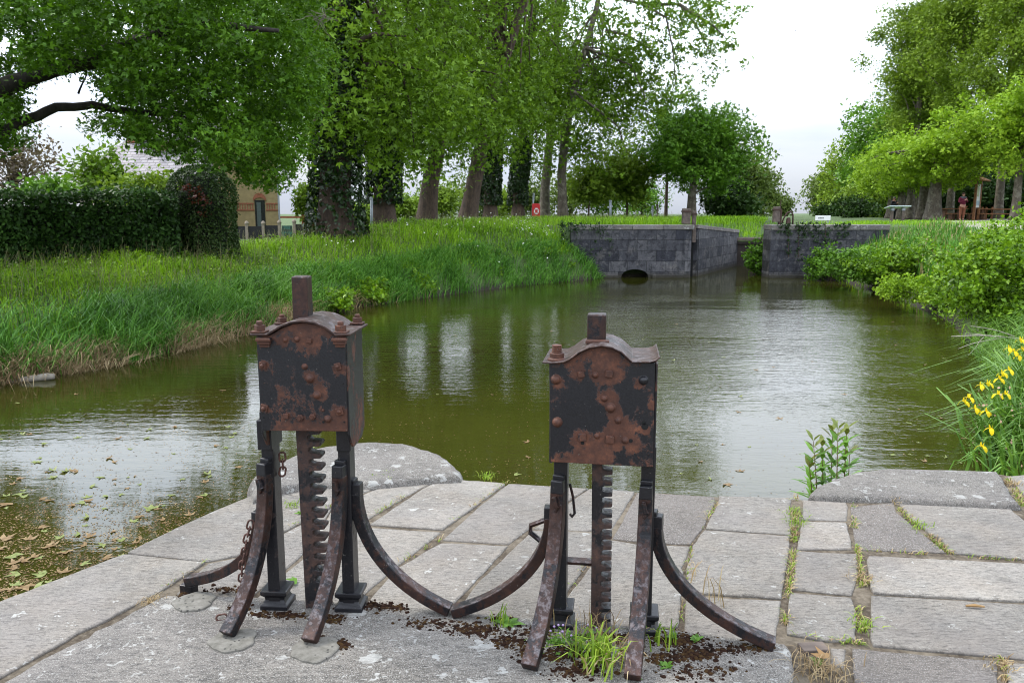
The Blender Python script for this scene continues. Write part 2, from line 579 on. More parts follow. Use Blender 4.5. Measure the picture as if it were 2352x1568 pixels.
h = t.math('ADD', h, t.math('MULTIPLY', wv, 0.018))
mud = t.ramp(t.noise(v, 0.5, 4, 0.6), [(0.3, (0.023, 0.024, 0.004, 1)), (0.7, (0.035, 0.035, 0.006, 1))])
t.fin(Base_Color=mud, Roughness=0.02, IOR=1.33, Normal=t.bump(h, 1.0, 0.016))
t.b.inputs['Specular IOR Level'].default_value = 0.8
water = MB().add([(-70, -45, WATER), (20, -45, WATER), (20, 34, WATER), (-70, 34, WATER)], [(0, 1, 2, 3)]).build('water', t.m)
tag(water, 'olive brown canal water rippled by wind in the middle', 'water', kind='structure')

# ------------------------------------------------------------------ quay: bed, slabs, copings
M_STONE = stonemat('quay_limestone', (0.105, 0.097, 0.084), (0.285, 0.265, 0.232), lichen=0.6, brown=0.2)
M_STONE_OLD = stonemat('weathered_limestone', (0.072, 0.065, 0.056), (0.235, 0.216, 0.188), lichen=1.0, dark=0.9, speck=0.8)
M_CONC = stonemat('rough_concrete', (0.075, 0.064, 0.054), (0.155, 0.136, 0.118), lichen=0.2, speck=0.6, dark=0.3)
t = NT('joint_earth')
v = t.coord()
n1 = t.noise(v, 40, 8, 0.75)
n2 = t.noise(v, 5, 4, 0.6)
c = t.ramp(n1, [(0.3, (0.03, 0.02, 0.012, 1)), (0.5, (0.08, 0.06, 0.038, 1)), (0.7, (0.19, 0.16, 0.12, 1))])
M_JOINT = t.fin(Base_Color=t.mix(t.ramp(n2, [(0.45, 0), (0.62, 0.65)]), c, (0.22, 0.185, 0.135, 1)), Roughness=0.95, Normal=t.bump(n1, 0.9, 0.02))


def rag(poly, step=0.07, amp=0.006, seed=0):
    """subdivide a polygon's edges and wear them unevenly"""
    r = random.Random(seed)
    out = []
    n = len(poly)
    cx = sum(p[0] for p in poly) / n
    cy = sum(p[1] for p in poly) / n
    for i in range(n):
        a, b = Vector(poly[i][:2]), Vector(poly[(i + 1) % n][:2])
        m = max(1, int((b - a).length / step))
        for k in range(m):
            p = a.lerp(b, k / m)
            q = (Vector((cx, cy)) - p).normalized()
            out.append(p + q * (r.random() ** 2) * amp * (2.2 if k == 0 else 1.0))
    return out


def area(p):
    return 0.5 * sum(p[i][0] * p[(i + 1) % len(p)][1] - p[(i + 1) % len(p)][0] * p[i][1] for i in range(len(p)))


def inset(poly, d):
    n = len(poly)
    s = 1 if area(poly) > 0 else -1
    out = []
    for i in range(n):
        a, b, c_ = poly[i - 1], poly[i], poly[(i + 1) % n]
        e1 = (Vector(b[:2]) - Vector(a[:2])).normalized()
        e2 = (Vector(c_[:2]) - Vector(b[:2])).normalized()
        n1_, n2_ = Vector((-e1.y, e1.x)), Vector((-e2.y, e2.x))
        nn = n1_ + n2_
        nn = nn / max(nn.length, 0.3) if nn.length > 0 else n1_
        out.append(Vector(b[:2]) + nn * d * s)
    return out


def slab_mb(poly, z, thick=0.2, gap=0.006, worn=0.012, seed=0, amp=0.006, step=0.07, tilt=(0, 0)):
    p = inset(poly, gap)
    if area(p) < 0: p = p[::-1]
    p = rag(p, step, amp, seed)
    cx = sum(q.x for q in p) / len(p)
    cy = sum(q.y for q in p) / len(p)
    r = random.Random(seed + 9)
    zz = lambda q: z + tilt[0] * (q.x - cx) + tilt[1] * (q.y - cy)
    p2 = inset(p, worn * 0.35)
    p3 = inset(p, worn * 1.2)
    R = [[Vector((q.x, q.y, zz(q) - thick)) for q in p], [Vector((q.x, q.y, zz(q) - worn)) for q in p],
         [Vector((q.x, q.y, zz(q) - worn * 0.35 - r.random() * worn * 0.3)) for q in p2],
         [Vector((q.x, q.y, zz(q))) for q in p3]]
    return MB().rings(R)


G = lambda pts, z=0.0: [on(x, y, z) for x, y in pts]
quay_poly = G([(-420, 1568), (0, 1378), (287, 1268), (400, 1212), (500, 1168), (585, 1133)]) + \
            G([(700, 1100), (1018, 1096), (1270, 1117), (1500, 1124), (1640, 1133), (1855, 1141), (1900, 1112), (2040, 1078), (2290, 1082)]) + \
            [Vector((3.6, 4.45, 0)), Vector((6.5, 4.2, 0)), Vector((6.5, -2, 0)), Vector((-3.2, -2, 0))]
qp = inset(quay_poly, 0.03)
bed = MB().prism([Vector((p.x, p.y, 0)) for p in qp], (0, 0, -1.4), (0, 0, -0.008)).build('quay', M_JOINT)
tag(bed, 'stone quay body under the paving, with earth showing in the joints', 'quay', kind='structure')

slabs = [
    ([(-420, 1568), (0, 1379), (287, 1270), (472, 1290), (377, 1352), (276, 1408), (181, 1454), (0, 1555), (-260, 1710)], 0.006, 'S'),
    ([(287, 1267), (400, 1212), (500, 1168), (585, 1134), (640, 1128), (763, 1163), (666, 1213), (545, 1276), (475, 1288)], 0.004, 'S'),
    ([(640, 1128), (700, 1112), (862, 1119), (763, 1161)], -0.002, 'S'),
    ([(765, 1163), (862, 1121), (908, 1103), (1014, 1098), (964, 1121), (843, 1192), (700, 1270)], 0.0, 'S'),
    ([(666, 1215), (763, 1165), (700, 1270), (545, 1395), (480, 1395), (400, 1362), (475, 1292), (545, 1278)], 0.0, 'S'),
    ([(1018, 1097), (1164, 1108), (1100, 1156), (1017, 1215), (848, 1203), (964, 1123)], 0.004, 'S'),
    ([(843, 1208), (1015, 1219), (908, 1302), (800, 1395), (560, 1395), (700, 1275)], 0.0, 'S'),
    ([(1167, 1108), (1350, 1120), (1265, 1176), (1168, 1248), (1015, 1238), (1100, 1160)], 0.0, 'S'),
    ([(1012, 1243), (1168, 1251), (1089, 1338), (1025, 1400), (830, 1395), (910, 1303)], 0.002, 'S'),
    ([(1353, 1120), (1460, 1126), (1403, 1219), (1310, 1215), (1225, 1212), (1268, 1177)], -0.002, 'S'),
    ([(1222, 1215), (1310, 1217), (1402, 1222), (1313, 1346), (1230, 1440), (1040, 1412), (1092, 1338)], 0.0, 'S'),
    ([(1463, 1127), (1642, 1138), (1646, 1151), (1617, 1208), (1586, 1248), (1466, 1243), (1405, 1234)], -0.006, 'C'),
    ([(1403, 1237), (1466, 1246), (1585, 1252), (1572, 1300), (1560, 1440), (1400, 1440), (1250, 1440), (1313, 1350)], 0.0, 'S'),
    ([(1650, 1138), (1818, 1141), (1817, 1226), (1619, 1212), (1648, 1152)], 0.003, 'S'),
    ([(1616, 1215), (1816, 1229), (1813, 1268), (1796, 1373), (1575, 1360), (1575, 1305), (1590, 1250)], 0.006, 'S'),
    ([(1574, 1364), (1795, 1377), (1785, 1470), (1570, 1470)], -0.001, 'S'),
    ([(1842, 1146), (1944, 1152), (1949, 1162), (1946, 1194), (1840, 1191)], 0.0, 'S'),
    ([(1840, 1195), (1945, 1198), (1960, 1260), (1829, 1260)], 0.004, 'S'),
    ([(1828, 1264), (1971, 1270), (1972, 1325), (1957, 1366), (1818, 1351)], 0.004, 'S'),
    ([(1812, 1360), (1956, 1372), (1969, 1407), (1967, 1470), (1900, 1472), (1804, 1455)], 0.008, 'S'),
    ([(1952, 1161), (2052, 1151), (2060, 1173), (2114, 1218), (2176, 1268), (1964, 1260)], -0.004, 'C'),
    ([(2064, 1156), (2322, 1168), (2352, 1192), (2480, 1290), (2352, 1284), (2182, 1268), (2160, 1240), (2118, 1212), (2090, 1190)], 0.006, 'S'),
    ([(1988, 1275), (2170, 1284), (2352, 1292), (2560, 1302), (2620, 1400), (2352, 1381), (2000, 1361)], 0.008, 'S'),
    ([(1999, 1366), (2352, 1386), (2600, 1402), (2680, 1540), (2352, 1512), (1998, 1481)], 0.006, 'S'),
    ([(1956, 1486), (2292, 1514), (2300, 1640), (1960, 1640)], 0.0, 'C'),
    ([(2308, 1518), (2352, 1520), (2700, 1548), (2700, 1660), (2330, 1660)], 0.002, 'S'),
    ([(1906, 1484), (1945, 1486), (1938, 1530), (1905, 1525)], -0.002, 'S'),
    ([(2312, 1092), (2420, 1082), (2600, 1082), (2800, 1180), (2500, 1270), (2440, 1230)], 0.0, 'S'),
]
pav = bpy.data.objects.new('pavement', None)
C.objects.link(pav)
tag(pav, 'worn grey limestone paving of the lock quay with grass in its joints', 'pavement', kind='structure')
for i, (pts, z, kd) in enumerate(slabs):
    tl = ((random.random() - 0.5) * 0.008, (random.random() - 0.5) * 0.008)
    slab_mb(G(pts), z * 0.6, 0.16, 0.0022, 0.006 if kd == 'S' else 0.004, i, 0.0065, 0.05, tl).build('slab', M_STONE if kd == 'S' else M_CONC, pav)

# great block carrying the two paddle gears
plinth_pts = [(-260, 1716), (0, 1562), (94, 1506), (181, 1459), (276, 1413), (377, 1358), (420, 1362), (620, 1364), (843, 1379), (1030, 1394), (1190, 1406), (1560, 1440), (1822, 1474), (1832, 1568), (1850, 1700)]
PZ = 0.018
pl = slab_mb([on(x, y, PZ) for x, y in plinth_pts], PZ, 0.2, 0.006, 0.016, 77, 0.012, 0.05).build('stone_block', M_STONE_OLD)
tag(pl, 'big speckled stone block on which both rusty paddle gears stand', 'stone block')

# rounded coping stones standing proud of the paving
def coping(name, pts, z, depth, label, seed, round_r=0.05):
    p = [on(x, y, z) for x, y in pts]
    if area(p) < 0: p = p[::-1]
    p = rag(p, 0.05, 0.012, seed)
    cx = sum(q.x for q in p) / len(p); cy = sum(q.y for q in p) / len(p)
    hx = max(abs(q.x - cx) for q in p); hy = max(abs(q.y - cy) for q in p)
    def inward(q):
        u = Vector(((cx - q.x) / hx, (cy - q.y) / hy, 0))
        return u / max(u.length, 0.35)
    lay = [(0.0, -depth), (0.0, -round_r * 1.1), (0.006, -round_r * 0.72), (round_r * 0.30, -round_r * 0.30), (round_r * 0.65, -round_r * 0.08), (round_r * 1.3, 0)]
    R = []
    for ins, dz in lay:
        R.append([Vector((a.x, a.y, z + dz)) + inward(a) * ins for a in p])
    o = MB().rings(R).build(name, M_STONE_OLD, smooth=True)
    return tag(o, label, 'coping stone')

coping('coping_stone', [(566, 1104), (580, 1080), (640, 1050), (730, 1020), (850, 1008), (930, 1012), (985, 1025), (1030, 1042), (1064, 1076),
                        (1066, 1092), (980, 1096), (910, 1103), (850, 1108), (720, 1104), (640, 1120), (575, 1142)], 0.045, 0.9,
       'rounded coping stone jutting into the water behind the left paddle gear', 3, 0.07)
coping('coping_stone', [(1852, 1138), (1862, 1120), (1905, 1096), (1960, 1078), (2040, 1070), (2170, 1073), (2292, 1078), (2306, 1092), (2350, 1158),
                        (2200, 1150), (2051, 1142), (1950, 1139), (1883, 1137)], 0.03, 0.9,
       'long flat coping stone beside the yellow irises at the right water edge', 4, 0.05)

# ------------------------------------------------------------------ far lock
t = NT('lock_masonry')
v = t.coord()
sp_ = t.n('SeparateXYZ', {0: v})
v2 = t.n('CombineXYZ', {0: sp_.outputs[0], 1: sp_.outputs[2]}).outputs[0]
bk = t.n('TexBrick', {'Vector': v2, 'Scale': 1.0, 'Brick Width': 0.64, 'Row Height': 0.355, 'Mortar Size': 0.010, 'Mortar Smooth': 0.5, 'Bias': 0.0,
                      'Color1': (0.028, 0.030, 0.040, 1), 'Color2': (0.125, 0.123, 0.128, 1), 'Mortar': (0.016, 0.016, 0.018, 1)})
n1 = t.noise(v, 1.6, 8, 0.7)
n2 = t.noise(t.n('Mapping', {'Vector': v, 'Scale': (3.0, 3.0, 0.6)}).outputs[0], 2.0, 8, 0.72)
n3 = t.noise(v, 24.0, 6, 0.7)
c = t.mix(t.ramp(n1, [(0.55, 0.0), (0.68, 0.65)]), bk.outputs[0], (0.20, 0.185, 0.17, 1))
c = t.mix(t.ramp(n2, [(0.50, 0.0), (0.66, 0.8)]), c, (0.012, 0.013, 0.018, 1))
c = t.mix(t.ramp(n3, [(0.60, 0.0), (0.7, 0.6)]), c, (0.28, 0.28, 0.29, 1))
n4 = t.noise(v, 5.0, 7, 0.75, 0.5)
c = t.mix(t.ramp(n4, [(0.40, 0.7), (0.50, 0.0)]), c, (0.010, 0.011, 0.015, 1))
c = t.mix(t.ramp(n4, [(0.57, 0.0), (0.66, 0.5)]), c, (0.21, 0.20, 0.195, 1))
tide = t.math('ADD', sp_.outputs[2], t.math('MULTIPLY', t.noise(v, 4.0, 4, 0.6), 0.12))
c = t.mix(t.ramp(t.math('ADD', tide, 0.5), [(0.06, 0.85), (0.20, 0.0)]), c, (0.035, 0.030, 0.018, 1))
M_LOCK = t.fin(Base_Color=c, Roughness=0.88, Normal=t.bump(t.math('ADD', t.math('MULTIPLY', bk.outputs[1], -0.8), n3), 0.8, 0.03))
M_LOCKTOP = stonemat('lock_coping_stone', (0.075, 0.073, 0.07), (0.19, 0.185, 0.175), lichen=1.2, dark=0.6, brown=0.3)
M_DARK = plain('dark_void', (0.004, 0.004, 0.004, 1), 0.9)  # near-black colour standing in for the shade inside openings
WT = 1.215
rz_ch = math.atan2(5.75, 3.1)


def wall_root(name, label, loc, rz):
    return thing(name, label, 'lock wall', loc, rz)


# left front wall with culvert mouth (local x along the wall, y into the bank)
L0 = Vector((2.0, 27.05, 0))
wl = wall_root('lock_wall', 'dark stone lock wall with an arched culvert mouth at the waterline', L0, 0)
W = 4.12
cx_, cr = at(1458, 640, 27.05).x - L0.x, 0.46
arch = []
for k in range(15):
    a = PI - PI * k / 14
    arch.append(Vector((cx_ + cr * math.cos(a), 0, WATER - 0.02 + 0.25 * math.sin(a) + 0.05)))
mbw = MB()
left_ = [Vector((0, 0, -1.4)), Vector((cx_ - cr, 0, -1.4)), arch[0]]
top_ = WT - 0.16
# front face split around the mouth
P = [Vector((0, 0, -1.4)), Vector((cx_ - cr, 0, -1.4))] + arch + [Vector((cx_ + cr, 0, -1.4)), Vector((W - 0.34, 0, -1.4)), Vector((W - 0.34, 0, top_)), Vector((0, 0, top_))]
n = len(P)
mbw.add(P + [p + Vector((0, 0.7, 0)) for p in P], [tuple(range(n))] + [tuple(range(2 * n - 1, n - 1, -1))] + [(i, n + i, n + (i + 1) % n, (i + 1) % n) for i in range(n)])
mbw.build('wall_face', M_LOCK, wl, local=True)
MB().rings([[Vector((W - 0.335 + 0.33 * math.sin(a) * 1.0, 0.33 - 0.33 * math.cos(a), z)) for a in np.linspace(0, PI / 2, 8)] + [Vector((W - 0.005, 0.7, z)), Vector((W - 0.335, 0.7, z))] for z in (-1.4, top_)]).build('rounded_corner', M_LOCK, wl, local=True)
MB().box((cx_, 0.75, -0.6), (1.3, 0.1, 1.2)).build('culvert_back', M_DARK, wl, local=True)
for k in range(4):
    x0 = k * 1.04 - 0.02
    MB().box((x0 + 0.515, 0.36, WT - 0.08), (1.03, 0.78, 0.158)).build('coping', M_LOCKTOP, wl, local=True, bevel=0.02)
MB().box((cx_ - 1.35, -0.03, WATER + 0.03), (1.6, 0.1, 0.14)).build('footing', M_LOCK, wl, local=True, bevel=0.02)
MB().box((cx_ + 1.1, -0.03, WATER + 0.03), (1.05, 0.1, 0.14)).build('footing', M_LOCK, wl, local=True, bevel=0.02)

# left chamber wall, flaring away from the basin, its top falling a little
cw0 = at(1600, 640, 27.55)
cw1 = at(1694, 614, 33.2)
dx, dy = cw1.x - cw0.x, cw1.y - cw0.y
Lc = math.hypot(dx, dy)
wc = wall_root('lock_wall', 'left side wall of the lock chamber running back to the gate', (cw0.x, cw0.y, 0), math.atan2(dy, dx))
zt1 = 0.93
P = [Vector((0, 0, -1.4)), Vector((Lc, 0, -1.4)), Vector((Lc, 0, zt1 - 0.12)), Vector((0, 0, WT - 0.14))]
MB().prism(P, (0, 0.01, 0), (0, 0.8, 0)).build('wall_face', M_LOCK, wc, local=True)
for k in range(5):
    a, b = k / 5 * Lc + 0.004, (k + 1) / 5 * Lc - 0.004
    za, zb = WT + (zt1 - WT) * k / 5, WT + (zt1 - WT) * (k + 1) / 5
    P = [Vector((a, 0, za - 0.13)), Vector((b, 0, zb - 0.13)), Vector((b, 0, zb)), Vector((a, 0, za))]
    MB().prism(P, (0, -0.02, 0), (0, 0.8, 0)).build('coping', M_LOCKTOP, wc, local=True, bevel=0.015)
MB().box((0.12, 0.2, -0.2), (0.2, 0.36, 2.3)).build('groove_shade', M_DARK, wc, local=True)  # black box standing in for the shade in the gate groove

# right front wall
R0 = at(1765, 640, 27.0)
RW = 4.0
wr = wall_root('lock_wall', 'right hand lock wall hung with ivy strands', (R0.x, R0.y, 0), 0)
MB().box((RW / 2, 0.4, -0.18), (RW, 0.8, 2.44)).build('wall_face', M_LOCK, wr, local=True, bevel=0.03)
for k in range(4):
    MB().box((k * 1.0 + 0.497, 0.4, 1.13), (0.992, 0.86, 0.18)).build('coping', M_LOCKTOP, wr, local=True, bevel=0.02)
MB().box((1.9, -0.03, WATER + 0.02), (3.8, 0.1, 0.15)).build('footing', M_LOCK, wr, local=True, bevel=0.02)
wr2 = wall_root('lock_wall', 'inner chamber wall behind the right corner of the lock', (R0.x + 0.02, R0.y + 0.83, 0), math.atan2(5.5, 3.0))
MB().box((3.1, -0.4, -0.2), (6.2, 0.78, 2.4)).build('wall_face', M_LOCK, wr2, local=True)

# ivy on the walls
M_WOODG = plain('grey_weathered_timber', (0.11, 0.085, 0.07, 1), 0.85, 0, 0.45, 9, 0.4)
M_WOODD = plain('dark_gate_timber', (0.030, 0.022, 0.017, 1), 0.8, 0, 0.5, 6, 0.4)
gate = thing('lock_gate', 'low dark timber lock gate closing the chamber', 'lock gate', (cw1.x - 0.1, 33.15, 0))
gw = 3.4
for k in range(8):
    MB().box((gw * (k + 0.5) / 8, 0, -0.5), (gw / 8 - 0.012, 0.12, 1.9)).build('board', M_WOODD, gate, local=True)
MB().box((gw / 2, -0.04, 0.55), (gw + 0.1, 0.30, 0.13)).build('top_beam', M_WOODG, gate, local=True, bevel=0.015)
MB().box((gw / 2, -0.03, 0.40), (gw, 0.2, 0.1)).build('rail', M_WOODD, gate, local=True, bevel=0.01)

def gate_post(x0, y0, x1, y1, Y, label, extra=None):
    a, b = at(x0, y1, Y), at(x1, y0, Y)
    r = thing('gate_post', label, 'timber post', (a.x, Y, 0))
    wdt = b.x - a.x
    MB().box((wdt * 0.5, 0, (a.z + b.z) / 2), (wdt, 0.2, b.z - a.z), taper=0.93).build('post', M_WOODG, r, local=True, bevel=0.015)
    MB().box((wdt * 0.5, 0, b.z - 0.1), (wdt + 0.03, 0.23, 0.05)).build('iron_band', M_IRON_R, r, local=True)
    return r
M_IRON_R = plain('brown_rust', (0.055, 0.028, 0.02, 1), 0.7, 0.2, 0.4, 25, 0.3)
g1 = gate_post(1566, 478, 1586, 514, 27.25, 'short weathered timber post on the left lock corner')
MB().tube([(0.06, 0, 1.4), (0.06, 0, 1.78)], 0.012, 6).build('iron_rod', M_IRON_R, g1, local=True)
p0_, p1_ = at(1587, 640, 27.4), at(1602, 640, 27.4)
MB().box(((p0_.x + p1_.x) / 2 - L0.x, 0.62, -0.2), (p1_.x - p0_.x + 0.1, 0.1, 2.5)).build('groove', M_DARK, wl, local=True)  # black strip painted as the shaded slot at the wall corner
g2 = gate_post(1588, 484, 1599, 556, 27.5, 'tall timber heel post in the dark groove of the left lock wall')
g3 = gate_post(1775, 474, 1791, 509, 27.6, 'timber post with an iron rod on the right lock wall')
MB().tube([(0.24, 0, 1.2), (0.24, 0, 2.05)], 0.014, 6).build('iron_rod', M_IRON_R, g3, local=True)
MB().box((0.235, 0, 1.47), (0.11, 0.1, 0.55)).build('rack_case', M_IRON_R, g3, local=True, bevel=0.01)
hp = at(1806, 507, 27.8)
hoop = thing('winding_gear', 'small curved iron winding gear on the right lock wall', 'winding gear', (hp.x, hp.y, 0))
pts = [(-0.16, 0, 1.2), (-0.1, 0, 1.42), (0.02, 0, 1.62), (0.14, 0, 1.66), (0.22, 0, 1.56), (0.23, 0, 1.22)]
MB().tube(pts, 0.028, 7).build('hoop', M_IRON_R, hoop, local=True, smooth=True)
MB().box((0.07, 0, 1.33), (0.16, 0.14, 0.26), taper=0.7).build('gear_block', M_IRON_R, hoop, local=True, bevel=0.02)
# ------------------------------------------------------------------ paddle gears
M_SIDE = ironmat('side_plate_iron', 0.30, 6.1, False, 1.3)
M_LID = ironmat('worn_lid_iron', 0.95, 3.1, True)
M_POST = ironmat('black_painted_post', 0.06, 5.7)
M_LEG = ironmat('brown_leg_iron', 0.58, 2.2, True, 0.8)
M_RACK = ironmat('greasy_rack_iron', 0.55, 9.4)
M_RUST = ironmat('rusty_bolt_iron', 0.9, 4.4, False, 1.25)
M_CHAIN = plain('chain_rust', (0.085, 0.038, 0.028, 1), 0.75, 0.1, 0.5, 60, 0.4)


class Stand:
    def __init__(s, name, label, o, yaw):
        s.root = thing(name, label, 'paddle gear', o, yaw, 'cast iron paddle gears')
        s.M = s.root.matrix_basis.copy()
        s.I = s.M.inverted()

    def px(s, x, y, yl=0.0):
        o = s.I @ Vector((0, 0, EYE))
        d = s.I.to_3x3() @ ray(x, y)
        t = (yl - o.y) / d.y
        return o + d * t

    def loc(s, p):
        return s.I @ Vector(p)

    def part(s, mb, name, mat, parent=None, **k):
        return mb.build(name, mat, parent or s.root, local=True, **k)

    def box(s, front, top, depth0, depth1, mat):
        """front: bottom-right, bottom-left pixels; top: pixels of the arched upper edge from left to right"""
        f = [s.px(x, y, depth0) for x, y in front]
        tp = [s.px(x, y, depth0) for x, y in top]
        s.f, s.tp, s.d0, s.d1 = f, tp, depth0, depth1
        poly = [f[1], f[0]] + tp[::-1]
        pm = MB()
        # housing body between the plates
        ins = [Vector((p.x + (0.006 if p.x < 0 else -0.006), 0, p.z + 0.004)) for p in poly]
        pm.prism(ins, (0, depth0 + 0.012, 0), (0, depth1 - 0.004, 0))
        body = s.part(pm, 'housing', M_POST)
        fp = MB().prism([Vector((p.x, 0, p.z)) for p in poly], (0, depth0, 0), (0, depth0 + 0.011, 0))
        s.plate = s.part(fp, 'front_plate', mat, bevel=0.0025)
        bp = MB().prism([Vector((p.x, 0, p.z)) for p in poly], (0, depth1 - 0.003, 0), (0, depth1 + 0.008, 0))
        s.part(bp, 'back_plate', mat, bevel=0.0025)
        return body

    def side(s, x, z0, z1, drop, sgn):
        """side panel reaching lower than the front plate"""
        a, b = s.d0 + 0.008, s.d1 + 0.004
        P = [Vector((0, a, z1)), Vector((0, b, z1)), Vector((0, b, z0 - drop * 0.55)), Vector((0, b - 0.05, z0 - drop)), Vector((0, a + 0.045, z0 - drop)), Vector((0, a, z0 - drop * 0.2))]
        s.part(MB().prism(P, (x, 0, 0), (x + 0.008 * sgn, 0, 0)), 'side_plate', M_SIDE, bevel=0.002)

    def lid(s, prof, th, y0, y1):
        pts = [s.px(x, y, s.d0) for x, y in prof]
        up = []
        for i, p in enumerate(pts):
            t = (pts[min(i + 1, len(pts) - 1)] - pts[max(i - 1, 0)])
            nn = Vector((-t.z, 0, t.x)).normalized()
            up.append(Vector((p.x, 0, p.z)) + nn * th)
        lo = [Vector((p.x, 0, p.z)) for p in pts]
        n = len(lo)
        R = []
        mb = MB()
        vs = [p + Vector((0, y0, 0)) for p in lo] + [p + Vector((0, y0, 0)) for p in up] + [p + Vector((0, y1, 0)) for p in lo] + [p + Vector((0, y1, 0)) for p in up]
        fs = []
        for i in range(n - 1):
            fs += [(i, i + 1, n + i + 1, n + i), (2 * n + i + 1, 2 * n + i, 3 * n + i, 3 * n + i + 1), (n + i, n + i + 1, 3 * n + i + 1, 3 * n + i), (i + 1, i, 2 * n + i, 2 * n + i + 1)]
        fs += [(0, n, 3 * n, 2 * n), (n - 1, 2 * n + n - 1, 3 * n + n - 1, n + n - 1)]
        mb.add(vs, fs)
        s.lidobj = s.part(mb, 'lid', M_LID, bevel=0.002, smooth=True, auto=40)
        return s.lidobj

    def bolt(s, x, y, r_px, kind='dome', mat=None):
        p = s.px(x, y, s.d0)
        d = (s.M @ p - Vector((0, 0, EYE))).length
        r = r_px * K / F * d
        m = Matrix.Rotation(PI / 2, 3, 'X')            # local z -> -y
        if kind == 'dome':
            mb = MB().lathe(p, [(r * 1.12, -0.002), (r * 1.12, 0.002), (r, 0.003), (r * 0.93, r * 0.42), (r * 0.7, r * 0.72), (r * 0.35, r * 0.9), (0.0005, r * 0.95)], 14, m)
            o = s.part(mb, 'bolt', mat or M_RUST, s.plate, smooth=True, auto=50)
        elif kind == 'hex':
            mb = MB().lathe(p, [(r * 1.15, -0.002), (r * 1.15, r * 0.75), (r * 0.95, r * 0.9)], 6, m)
            mb.lathe(p + Vector((0, -r * 0.85, 0)), [(r * 0.5, 0), (r * 0.5, r * 0.55)], 10, m)
            o = s.part(mb, 'bolt', mat or M_RUST, s.plate)
        elif kind == 'square':
            q = Matrix.Rotation(random.uniform(-0.2, 0.2), 3, 'Y')
            o = s.part(MB().box(p + Vector((0, -r * 0.35, 0)), (r * 1.9, r * 0.9, r * 1.8), q), 'bolt', mat or M_RUST, s.plate, bevel=r * 0.18)
        elif kind == 'lug':
            q = Matrix.Rotation(random.uniform(-0.25, 0.25), 3, 'Y')
            mb = MB().box(p + Vector((0, -0.004, 0)), (r * 2.5, 0.01, r * 2.6), q)
            mb.lathe(p + Vector((0, -0.008, 0)), [(r * 0.8, 0), (r * 0.75, r * 0.6), (r * 0.4, r * 0.9), (0.0005, r)], 10, m)
            o = s.part(mb, 'bolt', mat or M_RUST, s.plate, bevel=0.002)
        elif kind == 'hole':
            o = s.part(MB().lathe(p, [(r, -0.001), (r, 0.0012)], 12, m), 'hole', M_DARK, s.plate)
        return o

    def nut(s, x, y, yl, zoff, r=0.02, stud=0.014, h=0.02, washer=True):
        p = s.px(x, y, yl)
        p.z += zoff
        mb = MB()
        if washer: mb.box((p.x, p.y, p.z + 0.003), (r * 2.5, r * 2.3, 0.007))
        mb.lathe((p.x, p.y, p.z + 0.006), [(r, 0), (r, h)], 4 if washer else 12)
        mb.lathe((p.x, p.y, p.z + 0.006 + h), [(r * 0.55, 0), (r * 0.55, stud), (r * 0.4, stud + 0.003)], 10)
        s.part(mb, 'nut', M_RUST, s.lidobj, bevel=0.0025)

    def post(s, x_px, y_px, w, d, ztop, mat=M_POST, plinth=0.055):
        p = s.px(x_px, y_px, -d / 2)
        x = p.x
        mb = MB()
        mb.rings([[Vector((x + sx * w / 2 * k, sy * d / 2 * k2, z)) for sx, sy in ((-1, -1), (1, -1), (1, 1), (-1, 1))]
                  for z, k, k2 in ((PZ, 1.05, 1.05), (0.5, 1.0, 1.0), (ztop, 1.05, 1.0))])
        o = s.part(mb, 'post', mat, bevel=0.003)
        h = plinth
        prof = [(-0.04, 1.02), (0.022, 1.02), (0.026, 0.95), (0.034, 0.82), (0.048, 0.72), (0.062, 0.74), (0.074, 0.90), (0.080, 0.98), (0.100, 0.98), (0.102, 0.88)]
        R = [[Vector((x + sx * h * k, sy * h * k, PZ + z * 0.78)) for sx, sy in ((-1, -1), (1, -1), (1, 1), (-1, 1))] for z, k in prof]
        s.part(MB().rings(R), 'foot', mat, o, bevel=0.003)
        return x

    def leg(s, top, foot, side_hint, w=0.048, t=0.042, A=58, yl=-0.055, pin=True, lift=0.0, toe=False):
        T = s.px(top[0], top[1], yl)
        Fp = s.loc(on(foot[0], foot[1], PZ))
        hx = Vector((Fp.x - T.x, Fp.y - T.y, 0))
        a1 = math.radians(A)
        n = 18
        z0 = PZ + t * 0.42 + lift
        pts, ws, ts = [], [], []
        for i in range(n + 1):
            a = a1 * i / n
            f = (1 - math.cos(a)) / (1 - math.cos(a1))
            g = math.sin(a) / math.sin(a1)
            pts.append(Vector((T.x, T.y, 0)) + hx * f + Vector((0, 0, T.z + (z0 - T.z) * g)))
            ws.append(w * (1 + 0.16 * i / n))
            ts.append(t * (1.05 - 0.1 * i / n))
        side = Vector((hx.y, -hx.x, 0))
        mb = MB().sweep(pts, ws, ts, side)
        o = s.part(mb, 'leg', M_LEG, bevel=0.004)
        d = hx.normalized()
        hd = MB()
        m = Matrix.Rotation(math.atan2(d.y, d.x) - PI / 2, 3, 'Z')
        hd.box(T + Vector((0, 0, 0.018)), (w * 0.98, t * 1.15, 0.05), m, taper=0.94)
        hd.box(T + Vector((0, 0, 0.050)) - d * t * 0.25, (w * 0.9, t * 0.6, 0.018), m)
        s.part(hd, 'leg_head', M_POST, o, bevel=0.004)
        if pin:
            c = T + d * (t * 0.5 + 0.008) + Vector((0, 0, -0.035))
            pm = MB().box(c, (0.016, 0.026, 0.042), m @ Matrix.Rotation(0.25, 3, 'Y'))
            pm.box(c + Vector((0.004, 0, -0.026)), (0.01, 0.016, 0.03), m @ Matrix.Rotation(-0.5, 3, 'Y'))
            s.part(pm, 'pin', M_LEG, o, bevel=0.002)
